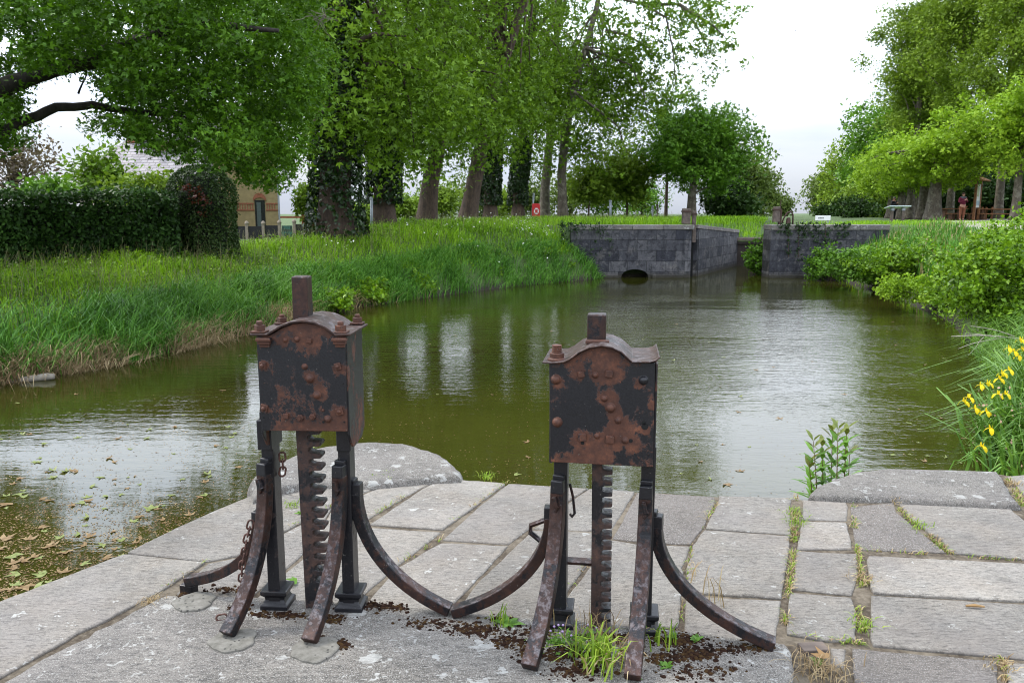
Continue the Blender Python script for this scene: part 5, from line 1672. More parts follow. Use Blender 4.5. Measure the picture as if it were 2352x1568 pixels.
# right bank: grass and reed belt
P5 = scatter(19000, 4.6, 30, 6, 52, -0.08, 14, lambda x, y, d: right_(x, y, d) & (y > 6.5))
V5, F5 = blades(P5, rng.uniform(0.15, 0.40, len(P5)) * np.interp(P5[:, 1], [6, 12, 20, 40], [0.6, 1.0, 0.8, 0.4]), np.interp(P5[:, 1], [6, 30, 52], [0.010, 0.018, 0.03]), 0.7)
tag(link('grass', np_mesh('grass', V5, F5), M_GRASS), 'green grass on the right bank above the bushes', 'grass', kind='stuff')
P6 = scatter(11000, 9, 14.2, 17, 26.7, 0.5, 3.2, right_)
V6, F6 = blades(P6, rng.uniform(0.45, 0.9, len(P6)), 0.022, 0.35)
tag(link('reeds', np_mesh('reeds', V6, F6), M_SEDGE), 'upright green reeds on the right bank behind the bushes', 'reeds', kind='stuff')
P7 = scatter(800, 9.5, 14.5, 19, 26.6, 0.4, 3.2, right_)
V7, F7 = blades(P7, rng.uniform(0.55, 1.0, len(P7)), 0.018, 0.3)
tag(link('dry_reeds', np_mesh('dry_reeds', V7, F7), M_DRY), 'dead straw-coloured reed stems among the green ones', 'dry reeds', kind='stuff')

# broad-leaved herbs mixed into the bank
Ph = scatter(900, -13, 3, 9, 27, 0.5, 8, left_)
Ph = Ph + np.array([0, 0, 0.16])
Ph = clump_pts(Ph, 26, 0.16, np.random.default_rng(31), 0.9)
V, Fs = leaves_np(Ph, 0.05, up=0.7, shape='fold')
tag(link('meadow_herbs', np_mesh('meadow_herbs', V, Fs), M_BUSH), 'broad-leaved herbs growing through the grass of the left bank', 'herbs', kind='stuff')
# ------------------------------------------------------------------ house, fence and far things on the left
M_OCHRE = plain('ochre_render', (0.26, 0.20, 0.095, 1), 0.9, 0, 0.18, 3, 0.2)
M_BRICK = plain('red_brick', (0.24, 0.085, 0.045, 1), 0.9, 0, 0.3, 14, 0.2)
M_PALEST = plain('pale_rubble', (0.40, 0.34, 0.28, 1), 0.9, 0, 0.35, 5, 0.3)
M_ZINC = plain('grey_zinc', (0.30, 0.33, 0.36, 1), 0.5, 0.3, 0.1)
M_GLASSD = plain('dark_opening', (0.008, 0.009, 0.010, 1), 0.25, 0, 0.1)
M_SHUT = plain('grey_green_paint', (0.055, 0.075, 0.068, 1), 0.6, 0, 0.15)
t = NT('slate_roof')
v = t.coord()
sp_ = t.n('SeparateXYZ', {0: v})
bk = t.n('TexBrick', {'Vector': t.n('CombineXYZ', {0: sp_.outputs[0], 1: sp_.outputs[2]}).outputs[0], 'Scale': 1.0, 'Brick Width': 0.34, 'Row Height': 0.16, 'Mortar Size': 0.018, 'Color1': (0.17, 0.16, 0.175, 1), 'Color2': (0.27, 0.255, 0.27, 1), 'Mortar': (0.07, 0.065, 0.07, 1)})
M_SLATE = t.fin(Base_Color=t.mix(t.ramp(t.noise(v, 1.2, 6, 0.7), [(0.45, 0), (0.7, 0.4)]), bk.outputs[0], (0.34, 0.30, 0.27, 1)), Roughness=0.7, Normal=t.bump(bk.outputs[1], -0.5, 0.03))

HY = 47.0
p0, p1 = at(525, 440, HY), at(637, 440, HY)
g = hz(p1.x, HY) - 0.3
H = thing('ochre_house', 'ochre rendered house with brick bands and a tall dark window behind the fence', 'house', (p1.x, HY, g))
hw = p1.x - p0.x + 3.5
zt = at(600, 330, HY).z
MB().box((p1.x - hw / 2, HY + 3.0, (g + zt) / 2), (hw, 6.0, zt - g)).build('wall', M_OCHRE, H)
r0, r1 = zt, zt + 2.6
MB().prism([Vector((0, HY - 0.35, r0)), Vector((0, HY + 6.3, r0)), Vector((0, HY + 3, r1))], (p1.x - hw - 0.3, 0, 0), (p1.x + 0.3, 0, 0)).build('roof', M_SLATE, H)
MB().tube([(p1.x + 0.05, HY - 0.06, g), (p1.x + 0.05, HY - 0.06, zt)], 0.05, 8).build('downpipe', M_ZINC, H)
z0, z1 = at(600, 482, HY).z, at(600, 467, HY).z
wx0, wx1 = at(588, 480, HY).x, at(610, 480, HY).x
for a, b in ((p1.x - hw + 0.1, wx0 - 0.03), (wx1 + 0.05, p1.x - 0.03)):
    m_ = MB().box(((a + b) / 2, HY - 0.02, z1), (b - a, 0.05, 0.07)).box(((a + b) / 2, HY - 0.02, z0), (b - a, 0.05, 0.07))
    for k in range(int((b - a) / 0.14)):
        m_.box((a + 0.07 + k * 0.14, HY - 0.015, (z0 + z1) / 2), (0.055, 0.04, z1 - z0))
    m_.build('brick_band', M_BRICK, H)
zl = at(600, 459, HY).z
wn = MB().box(((wx0 + wx1) / 2, HY - 0.01, (zl + g) / 2 + 0.2), (wx1 - wx0, 0.05, zl - g - 0.4)).build('window', M_GLASSD, H)
MB().box(((wx0 + wx1) / 2 - 0.06, HY - 0.05, (zl + g) / 2 + 0.15), ((wx1 - wx0) * 0.42, 0.05, zl - g - 0.55)).build('shutter', M_SHUT, wn)
pts = []
cxw, rw = (wx0 + wx1) / 2, (wx1 - wx0) / 2 + 0.08
P = [Vector((cxw + rw * math.cos(a), HY - 0.03, zl + 0.40 * math.sin(a))) for a in np.linspace(0, PI, 12)] + [Vector((cxw + rw * 0.85 * math.cos(a), HY - 0.03, zl - 0.06 + 0.20 * math.sin(a))) for a in np.linspace(PI, 0, 12)]
MB().prism(P, (0, -0.04, 0), (0, 0.03, 0)).build('brick_arch', M_BRICK, wn)

H.rotation_euler = (0, 0, math.radians(17))
SY = 43.0
a, b, c_ = at(152, 412, SY), at(226, 316, SY), at(420, 316, SY)
g = hz(a.x, SY) - 0.4
S2 = thing('slate_house', 'pale rubble house with steep slate roof half hidden by the oak', 'house', (a.x, SY, g))
xe = at(455, 412, SY).x
MB().box(((a.x + xe) / 2 + 0.2, SY + 3.2, (g + a.z) / 2), (xe - a.x - 0.6, 6, a.z - g)).build('wall', M_PALEST, S2)
yr = SY + 3.2
RV = [Vector((a.x, SY, a.z)), Vector((xe, SY, a.z)), Vector((c_.x, yr, c_.z + 0.2)), Vector((b.x, yr, b.z + 0.2)), Vector((a.x, SY + 6.4, a.z)), Vector((xe, SY + 6.4, a.z))]
MB().add(RV, [(0, 1, 2, 3), (5, 4, 3, 2), (4, 0, 3), (1, 5, 2), (1, 0, 4, 5)]).build('roof', M_SLATE, S2)
cp = at(312, 316, yr)
MB().box((cp.x, yr, cp.z + 0.3), (0.7, 0.6, 1.3)).build('chimney', M_BRICK, S2)
for x in (290, 318):
    q = at(x, 432, SY)
    MB().box((q.x + 0.2, SY + 0.19, q.z - 0.35), (0.6, 0.05, 1.2)).build('window', M_GLASSD, S2)
    MB().box((q.x + 0.2, SY + 0.17, q.z + 0.32), (0.8, 0.06, 0.12)).build('brick_lintel', M_BRICK, S2)

sy = 58.0
a, b = at(664, 510, sy), at(724, 490, sy)
g = hz(a.x, sy) - 0.3
sh = thing('shed', 'low shed with a pale sheet roof and red wall seen over the fence', 'shed', (a.x, sy, g))
MB().box(((a.x + b.x) / 2 + 0.6, sy + 1.5, (g + b.z) / 2), (b.x - a.x - 0.6, 3, b.z - g)).build('wall', M_BRICK, sh)
MB().box(((a.x + b.x) / 2 + 0.6, sy + 1.3, b.z + 0.1), (b.x - a.x - 0.2, 3.4, 0.2)).build('roof', plain('pale_sheet', (0.48, 0.45, 0.40, 1), 0.6), sh)
MB().box(((a.x + b.x) / 2, sy - 0.6, at(690, 498, sy).z), (b.x - a.x + 0.9, 0.3, 0.14)).build('gutter_board', M_BRICK, sh)

FY = 38.0
M_PANEL = plain('dark_mesh_panel', (0.010, 0.010, 0.011, 1), 0.8)
M_CONCP = plain('concrete_post', (0.24, 0.20, 0.155, 1), 0.9, 0, 0.25)
M_GGATE = plain('green_gate_paint', (0.010, 0.045, 0.032, 1), 0.5)
xs = [532, 567, 605, 642, 676, 720]
fg = hz(at(600, 500, FY).x, FY)
fn = thing('garden_fence', 'dark panel fence on concrete posts in front of the ochre house', 'fence', (at(532, 500, FY).x, FY, fg))
tops = [519, 519, 517, 515, 514]
for i in range(5):
    a, b = at(xs[i], tops[i], FY), at(xs[i + 1], tops[i], FY)
    if i == 3:
        gt = thing('garden_gate', 'green painted metal garden gate in the dark fence', 'gate', (a.x, FY, fg))
        MB().box(((a.x + b.x) / 2, FY, (fg + a.z) / 2 - 0.1), (b.x - a.x - 0.22, 0.04, a.z - fg + 0.1)).build('gate_panel', M_GGATE, gt)
        MG2 = plain('light_green_trim', (0.03, 0.12, 0.09, 1), 0.5)
        n_ = 7
        for k in range(n_):
            MB().box((a.x + 0.22 + (b.x - a.x - 0.44) * k / (n_ - 1), FY - 0.03, a.z - 0.14), (0.035, 0.02, 0.16)).build('pale_bar', MG2, gt)
        for sx_ in (0.3, 0.7):
            xm = a.x + (b.x - a.x) * sx_
            MB().prism([Vector((xm - 0.18, FY - 0.03, a.z - 0.34)), Vector((xm + 0.18, FY - 0.03, a.z - 0.34)), Vector((xm, FY - 0.03, a.z - 0.55))], (0, 0, 0), (0, -0.02, 0)).build('ornament', MG2, gt)
    else:
        MB().box(((a.x + b.x) / 2, FY, (fg + a.z) / 2 - 0.1), (b.x - a.x - 0.12, 0.05, a.z - fg + 0.2)).build('panel', M_PANEL, fn)
for i, x in enumerate(xs[1:5]):
    a = at(x, tops[i] - 4, FY)
    MB().box((a.x, FY - 0.02, (fg + a.z) / 2), (0.13, 0.13, a.z - fg + 0.2)).lathe((a.x, FY - 0.02, a.z), [(0.09, 0), (0.11, 0.06), (0.07, 0.14), (0.02, 0.17)], 8).build('post', M_CONCP, fn)

for i, (y0, y1) in enumerate(((337, 352), (345, 361), (361, 383))):
    Y = 40.0
    pts = [at(-60 + 280 * k / 12, y0 - 10 + (y1 - y0 + 20) * (-60 + 280 * k / 12 - 0) / 160 - 0 * k, Y) for k in range(13)]
    o = MB().tube(pts, 0.012 if i < 2 else 0.022, 5).build('power_line', plain('black_cable', (0.02, 0.02, 0.02, 1), 0.6))
    tag(o, ['uppermost thin overhead wire left of the slate roof', 'middle thin overhead wire left of the slate roof', 'lowest and thickest overhead wire left of the slate roof'][i], 'overhead wire', 'overhead wires by the slate roof')

def pole(x, y0, y1, Y, r, label, x2=None, m=None):
    a, b = at(x, y1, Y), at(x2 or x, y0, Y)
    a.z = hz(a.x, Y) - 0.1
    T = thing('pole', label, 'pole', a, 0, 'grey poles left of the lock')
    MB().tube([a, b], r, 8).build('shaft', m or M_ZINC, T, smooth=True)
    MB().lathe(b, [(r * 1.25, -0.05), (r * 1.25, 0.02), (r * 0.5, 0.05)], 8).build('cap', m or M_ZINC, T)
pole(853, 455, 512, 26.0, 0.045, 'pale grey pole close to the second plane trunk')
pole(1221, 445, 498, 44, 0.055, 'thin pale pole leaning left of the red lifebuoy box', 1226)
pole(1402, 461, 497, 44, 0.07, 'tallest grey pole above the lock wall grass')
pole(1499, 473, 495, 46, 0.05, 'short grey pole between the maple and the wall grass')
pole(1510, 470, 495, 47, 0.05, 'pale wooden stake beside the short grey pole', None, M_WOODG)
pole(1571, 480, 495, 47, 0.045, 'short grey stake left of the lock gate post')

# lifebuoy box
p = at(1231, 486, 43.0)
T = thing('lifebuoy_box', 'red lifebuoy box with a white ring emblem on a post', 'lifebuoy', (p.x, 43, hz(p.x, 43)))
M_REDP = plain('red_plastic', (0.50, 0.012, 0.014, 1), 0.4, 0, 0.06)
rw, rh = 0.20, 0.42
P = [Vector((p.x + rw * 0.85 * sx_ + (rw * .35) * math.cos(a) * 0.6, 43, p.z + rh * 0.75 * sz_ + rw * 0.6 * math.sin(a))) for sx_, sz_, a0 in ((1, 1, 0), (-1, 1, PI / 2), (-1, -1, PI), (1, -1, 1.5 * PI)) for a in np.linspace(a0, a0 + PI / 2, 5)]
body = MB().prism(P, (0, -0.1, 0), (0, 0.1, 0)).build('case', M_REDP, T, bevel=0.03)
rg = MB()
rs = []
for rr_, yy_ in ((0.135, -0.105), (0.135, -0.118), (0.075, -0.118), (0.075, -0.105)):
    rs.append([Vector((p.x + 0.02 + rr_ * math.cos(2 * PI * k / 24), 43 + yy_, p.z + 0.04 + rr_ * 1.25 * math.sin(2 * PI * k / 24))) for k in range(24)])
rg.rings(rs, False, False)
rg.build('ring_emblem', plain('white_print', (0.75, 0.75, 0.75, 1), 0.5, 0, 0.02), body)
for k in range(4):
    a = PI / 4 + k * PI / 2
    MB().box((p.x + 0.02 + 0.105 * math.cos(a), 43 - 0.1195, p.z + 0.04 + 0.13 * math.sin(a)), (0.05, 0.004, 0.05)).build('red_band', M_REDP, body)
MB().box((p.x, 43.05, p.z - 0.75), (0.08, 0.08, 0.9)).build('post', M_ZINC, T)

# ------------------------------------------------------------------ right bank
t = NT('gravel_path')
v = t.coord()
n1 = t.noise(v, 30, 6, 0.7)
M_PATH = t.fin(Base_Color=t.ramp(n1, [(0.3, (0.20, 0.175, 0.15, 1)), (0.7, (0.34, 0.305, 0.265, 1))]), Roughness=0.95, Normal=t.bump(n1, 0.4, 0.02))
cl = [(35, 58), (32.5, 54), (29.2, 49.5), (25.4, 44), (22.0, 38), (19.0, 32), (17.0, 27), (16.0, 22), (15.6, 16), (15.6, 8), (16, -2)]
wd = [1.2, 1.4, 2.0, 2.4, 2.5, 2.4, 2.2, 2.1, 2.0, 2.0, 2.0]
# widened towards the camera as a gravel apron
vs, fs = [], []
fineP = []
for i in range(len(cl) - 1):
    for k in range(6):
        fineP.append(Vector(cl[i]).lerp(Vector(cl[i + 1]), k / 6).to_tuple() + (wd[i] + (wd[i + 1] - wd[i]) * k / 6,))
for i, (x, y, ww) in enumerate(fineP):
    a = Vector(fineP[max(i - 1, 0)][:2]); b = Vector(fineP[min(i + 1, len(fineP) - 1)][:2])
    d = (b - a).normalized(); nn = Vector((-d.y, d.x))
    for k in range(5):
        q = Vector((x, y)) + nn * ww * (k / 2 - 1)
        vs.append((q.x, q.y, hz(q.x, q.y) + 0.05 - (0.05 if k in (0, 4) else 0)))
for i in range(len(fineP) - 1):
    for k in range(4):
        fs.append((i * 5 + k, i * 5 + k + 1, (i + 1) * 5 + k + 1, (i + 1) * 5 + k))
tag(MB().add(vs, fs).build('path', M_PATH, smooth=True), 'pale gravel path bending past the picnic place on the right bank', 'path', kind='structure')

M_PINE = plain('orange_pine', (0.26, 0.115, 0.045, 1), 0.75, 0, 0.35, 10, 0.2)
M_PINED = plain('brown_pine', (0.13, 0.06, 0.028, 1), 0.75, 0, 0.35, 10, 0.2)


def picnic(name, label, x, y, Y, w, rot, full=True):
    p = at(x, y, Y)
    g = hz(p.x, Y)
    T = thing(name, label, 'picnic table', (p.x, Y, g), rot, 'wooden picnic tables')
    MBt = MB()
    for k in range(4): MBt.box((0, -0.3 + 0.2 * k, 0.75), (w, 0.185, 0.05))
    MBt.build('tabletop', M_PINE, T, local=True, bevel=0.006)
    for s_ in (-1, 1):
        MB().box((0, s_ * 0.78, 0.44), (w, 0.28, 0.055)).build('bench', M_PINE, T, local=True, bevel=0.006)
        for e in (-1, 1):
            MB().box((e * w * 0.36, s_ * 0.78, 0.21), (0.12, 0.22, 0.42)).build('bench_leg', M_PINED, T, local=True)
    for e in (-1, 1):
        MB().box((e * w * 0.34, 0, 0.36), (0.16, 0.55, 0.73)).build('leg', M_PINED, T, local=True)
    return T
picnic('picnic_table', 'large wooden picnic table left of the slim dark pollard trunk', 2292, 500, 53.5, 2.9, -0.25)
picnic('picnic_table', 'smaller wooden picnic table behind the walking person', 2186, 500, 54.5, 1.8, 0.1)
# bicycle rails
p = at(2254, 503, 54)
T = thing('wooden_railing', 'low wooden railing between notice board and picnic table', 'railing', (p.x, 54, hz(p.x, 54)))
for k in range(5):
    MB().box((p.x - 0.65 + k * 0.33, 54 + 0.1 * (k % 2), hz(p.x, 54) + 0.42), (0.10, 0.10, 0.9), taper=0.9).build('post', M_PINED if k < 2 else M_PINE, T)
MB().box((p.x + 0.9, 54, hz(p.x, 54) + 0.72), (2.4, 0.08, 0.09)).build('rail', M_PINE, T)
# notice board with a little roof
p = at(2241, 503, 53)
g = hz(p.x, 53)
T = thing('notice_board', 'wooden notice board with a small pitched roof and white map panel', 'notice board', (p.x, 53, g), 0.75)
for s_ in (-1, 1):
    MB().box((s_ * 0.45, 0, 1.3), (0.13, 0.13, 2.65)).build('post', M_PINE, T, local=True)
fr = MB().box((0, 0, 1.6), (0.80, 0.05, 1.5)).build('panel', plain('white_panel', (0.62, 0.64, 0.60, 1), 0.5, 0, 0.05), T, local=True)
MB().box((-0.12, -0.03, 1.85), (0.45, 0.012, 0.6)).build('map', plain('map_print', (0.38, 0.45, 0.26, 1), 0.6, 0, 0.5, 14, 0), fr, local=True)
MB().box((0, -0.03, 1.15), (0.7, 0.012, 0.28)).build('text_block', plain('blue_print', (0.30, 0.40, 0.45, 1), 0.6, 0, 0.6, 40, 0), fr, local=True)
MB().prism([Vector((0, -0.5, 2.58)), Vector((0, 0, 2.82)), Vector((0, 0.5, 2.58)), Vector((0, 0.45, 2.52)), Vector((0, 0, 2.74)), Vector((0, -0.45, 2.52))], (-0.75, 0, 0), (0.75, 0, 0)).build('roof', M_PINE, T, local=True)
# information desk
p = at(2060, 500, 40.0)
g = hz(p.x, 40)
T = thing('information_desk', 'slanted information desk on two timber posts above the reeds', 'information desk', (p.x, 40, g))
for s_ in (-1, 1):
    zt = at(2060, 475, 40).z - g
    MB().box((s_ * 0.27, 0, zt / 2 - 0.1), (0.12, 0.12, zt + 0.1)).build('post', M_WOODG, T, local=True)
    MB().box((s_ * 0.27, -0.02, zt - 0.10), (0.15, 0.16, 0.14)).build('bracket', M_ZINC, T, local=True)
zt = at(2060, 475, 40).z - g
MB().box((0, 0, zt), (1.05, 0.62, 0.05), Matrix.Rotation(-0.16, 3, 'X')).build('desk_panel', plain('pale_enamel', (0.42, 0.50, 0.48, 1), 0.35, 0, 0.05), T, local=True, bevel=0.01)
# white lock sign
p = at(1890, 500, 33.0)
T = thing('sign', 'small white sign plate standing on the grass behind the right lock wall', 'sign', (p.x, 33, hz(p.x, 33)))
bd = MB().box((p.x, 33, p.z), (0.62, 0.04, 0.20)).build('plate', plain('white_enamel', (0.78, 0.78, 0.76, 1), 0.4, 0, 0.02), T, bevel=0.006)
for k, (dx_, w_) in enumerate(((-0.17, 0.05), (-0.105, 0.045), (-0.045, 0.05), (0.015, 0.04))):
    MB().box((p.x + dx_, 33 - 0.0225, p.z + 0.0), (w_, 0.004, 0.05)).build('faded_mark', plain('grey_print', (0.16, 0.16, 0.17, 1), 0.5), bd)
for s_ in (-1, 1):
    MB().box((p.x + s_ * 0.22, 33.03, p.z - 0.2), (0.04, 0.03, 0.4)).build('leg', M_ZINC, T)


# ------------------------------------------------------------------ people
def skin(name, chains, mat, parent, lev=2):
    vs, es, rad = [], [], []
    idx = {}
    def vid(p, r_):
        key = tuple(round(c, 4) for c in p)
        if key not in idx:
            idx[key] = len(vs); vs.append(p); rad.append(r_)
        return idx[key]
    for ch in chains:
        prev = None
        for p, r_ in ch:
            i = vid(p, r_)
            if prev is not None and prev != i: es.append((prev, i))
            prev = i
    me = bpy.data.meshes.new(name)
    me.from_pydata(vs, es, [])
    o = link(name, me, mat, parent)
    s_ = o.modifiers.new('skin', 'SKIN')
    s_.use_smooth_shade = True
    for i, r_ in enumerate(rad):
        rr = r_ if isinstance(r_, tuple) else (r_, r_)
        me.skin_vertices[0].data[i].radius = rr
        me.skin_vertices[0].data[i].use_root = (i == 0)
    sb = o.modifiers.new('sub', 'SUBSURF'); sb.levels = lev; sb.render_levels = lev
    return o


def add_skin_layer(me):
    if not me.skin_vertices:
        bpy.context.view_layer.update()


def skin2(name, chains, mat, parent, lev=2):
    import bmesh
    bm = bmesh.new()
    lay = bm.verts.layers.skin.verify()
    idx = {}
    first = None
    for ch in chains:
        prev = None
        for p, r_ in ch:
            key = tuple(round(c, 4) for c in p)
            if key not in idx:
                vv = bm.verts.new(p)
                vv[lay].radius = r_ if isinstance(r_, tuple) else (r_, r_)
                vv[lay].use_root = first is None
                if first is None: first = vv
                idx[key] = vv
            cur = idx[key]
            if prev is not None and prev is not cur and bm.edges.get((prev, cur)) is None: bm.edges.new((prev, cur))
            prev = cur
    me = bpy.data.meshes.new(name)
    bm.to_mesh(me); bm.free()
    o = link(name, me, mat, parent)
    s_ = o.modifiers.new('skin', 'SKIN'); s_.use_smooth_shade = True
    sb = o.modifiers.new('sub', 'SUBSURF'); sb.levels = lev; sb.render_levels = lev
    return o


M_SKIN = plain('skin', (0.42, 0.22, 0.15, 1), 0.55, 0, 0.06)


def person(label, loc, rz, top, shoulder, trou, hairc, h=1.68):
    T = thing('person', label, 'person', loc, rz)
    s = h / 1.68
    V3 = lambda x, y, z: (x * s, y * s, z * s)
    pel = (V3(0, 0, 0.90), (0.15 * s, 0.115 * s))
    ch = [[pel, (V3(0, 0.0, 1.08), (0.145 * s, 0.115 * s)), (V3(0, 0.0, 1.26), (0.165 * s, 0.12 * s)), (V3(0, 0.01, 1.39), (0.12 * s, 0.085 * s)), (V3(0, 0.0, 1.46), 0.052 * s), (V3(0, -0.01, 1.51), 0.055 * s), (V3(0, -0.015, 1.58), (0.075 * s, 0.092 * s)), (V3(0, -0.01, 1.65), (0.055 * s, 0.065 * s))]]
    arms, legs = [], []
    for e in (-1, 1):
        arms.append([(V3(0, 0.01, 1.39), (0.12 * s, 0.085 * s)), (V3(e * 0.19, 0.01, 1.37), 0.062 * s), (V3(e * 0.265, 0.02, 1.12), 0.050 * s), (V3(e * 0.17, -0.17, 1.16), 0.040 * s), (V3(e * 0.06, -0.27, 1.23), 0.028 * s), (V3(e * 0.025, -0.30, 1.27), (0.034 * s, 0.02 * s))])
        legs.append([pel, (V3(e * 0.095, 0, 0.80), 0.095 * s), (V3(e * 0.10, -0.02 * e, 0.47), 0.062 * s), (V3(e * 0.085, 0.02 - 0.03 * e, 0.09), 0.042 * s), (V3(e * 0.09, -0.03 - 0.03 * e, 0.035), 0.04 * s), (V3(e * 0.10, -0.14 - 0.03 * e, 0.025), (0.042 * s, 0.026 * s))])
    fing = []
    for e in (-1, 1):
        for k in range(4):
            fing.append([(V3(e * 0.025, -0.30, 1.27), (0.034 * s, 0.02 * s)), (V3(e * (0.02 - 0.01 * k), -0.33 - 0.004 * k, 1.29 - 0.014 * k), 0.009 * s), (V3(e * (-0.012 - 0.004 * k), -0.345, 1.295 - 0.016 * k), 0.008 * s)])
        fing.append([(V3(e * 0.025, -0.30, 1.27), (0.034 * s, 0.02 * s)), (V3(e * 0.012, -0.30, 1.31), 0.010 * s), (V3(e * 0.002, -0.32, 1.335), 0.008 * s)])
    skin2('body', ch + arms + legs + fing, M_SKIN, T, 2)
    infl = lambda c, k: [(p, tuple(q * k for q in (r_ if isinstance(r_, tuple) else (r_, r_)))) for p, r_ in c]
    skin2('jumper', [infl(ch[0][:4], 1.22)] + [infl(a[:5], 1.28) for a in arms], top, T, 2)
    skin2('trousers', [infl(l[:4], 1.32) for l in legs], trou, T, 2)
    if shoulder: skin2('yoke', [infl([ch[0][2], ch[0][3]], 1.27)[1:] + infl([arms[0][1]], 1.42), infl([ch[0][3]], 1.27) + infl([arms[1][1]], 1.42)], shoulder, T, 2)
    hb = MB().lathe(V3(0, 0.005, 1.60), [(0.088 * s, -0.02), (0.094 * s, 0.03), (0.075 * s, 0.075), (0.03 * s, 0.098), (0.002, 0.10)], 14)
    hb.build('hair', hairc, T, smooth=True, local=True)
    for e in (-1, 1):
        MB().lathe(V3(e * 0.03, -0.098, 1.585), [(0.002, -0.008), (0.009, 0), (0.002, 0.008)], 8).build('eye', M_GLASSD, T, local=True)
        MB().box(V3(e * 0.082, 0.0, 1.57), (0.016, 0.03, 0.05)).build('ear', M_SKIN, T, local=True, bevel=0.006)
        MB().box(V3(e * 0.098, -0.06 - 0.03 * e, 0.03), (0.09, 0.26, 0.07), taper=0.75).build('shoe', M_GLASSD, T, local=True, bevel=0.02)
    MB().box(V3(0, -0.108, 1.555), (0.022, 0.03, 0.04), taper=0.5).build('nose', M_SKIN, T, local=True, bevel=0.005)
    MB().box(V3(0, -0.1, 1.525), (0.045, 0.012, 0.01)).build('mouth', plain('lips', (0.30, 0.09, 0.07, 1), 0.5), T, local=True)
    return T

p = at(961, 0, 51)
q = ray(2208, 507)
px_, py_ = q.x * 49.5 / q.y, 49.5
M_MAROON = plain('maroon_knit', (0.12, 0.006, 0.028, 1), 0.85)
M_GREYK = plain('grey_knit', (0.09, 0.085, 0.10, 1), 0.85)
M_RUSTT = plain('rust_brown_cloth', (0.19, 0.065, 0.032, 1), 0.85)
person('person in maroon jumper and rust-brown trousers looking at something held in both hands', (px_, py_, hz(px_, py_) + 0.05), 0.1, M_MAROON, M_GREYK, M_RUSTT, plain('brown_hair', (0.05, 0.025, 0.015, 1), 0.7))
q = ray(2051, 505)
person('person in dark clothes half hidden behind the information desk post', (q.x * 58 / q.y, 58, hz(q.x * 58 / q.y, 58)), 0.4, plain('dark_blue_cloth', (0.012, 0.014, 0.02, 1), 0.85), None, plain('black_cloth', (0.01, 0.01, 0.012, 1), 0.85), plain('grey_hair', (0.12, 0.11, 0.10, 1), 0.7))

# birds
for i, (x, y, lb) in enumerate(((1828, 70, 'tiny dark bird high over the opening of sky'), (1977, 118, 'tiny dark bird near the tall tree edge'))):
    p = at(x, y, 70)
    b_ = MB().add([p + Vector(v_) for v_ in ((-0.02, 0.15, 0), (0.02, 0.15, 0), (0, -0.15, 0.02), (0, 0, 0.05), (0, 0, -0.05), (-0.28, 0.05, 0.12), (0.28, 0.05, 0.10), (-0.1, -0.08, 0.03), (0.1, -0.08, 0.03))],
                  [(0, 3, 2), (1, 2, 3), (0, 2, 4), (1, 4, 2), (0, 1, 3), (0, 4, 1), (3, 5, 7), (4, 7, 5), (3, 8, 6), (4, 6, 8)]).build('bird', M_GLASSD)
    tag(b_, lb, 'bird')
# ------------------------------------------------------------------ irises, loosestrife and small weeds
M_IRISL = leafmat('iris_blade', (0.06, 0.15, 0.022, 1), (0.12, 0.25, 0.035, 1), (0.22, 0.36, 0.07, 1), 0.34, 0.4, 1.5, 0.4)
M_YELLOW = leafmat('yellow_petal', (0.62, 0.44, 0.006, 1), (0.76, 0.58, 0.012, 1), (0.80, 0.68, 0.05, 1), 0.35, 0.5, 2.0, 0.2)
M_BUD = plain('pinkish_bud', (0.42, 0.27, 0.18, 1), 0.7)
def blade_mb(n, c, spread, h, w, bend, seed, lean=None):
    q = np.random.default_rng(seed)
    P = np.stack([c[0] + q.normal(0, spread, n), c[1] + q.normal(0, spread, n), np.full(n, c[2])], 1)
    return blades(P, q.uniform(h * 0.55, h, n), q.uniform(w * 0.6, w, n), bend, q, lean)


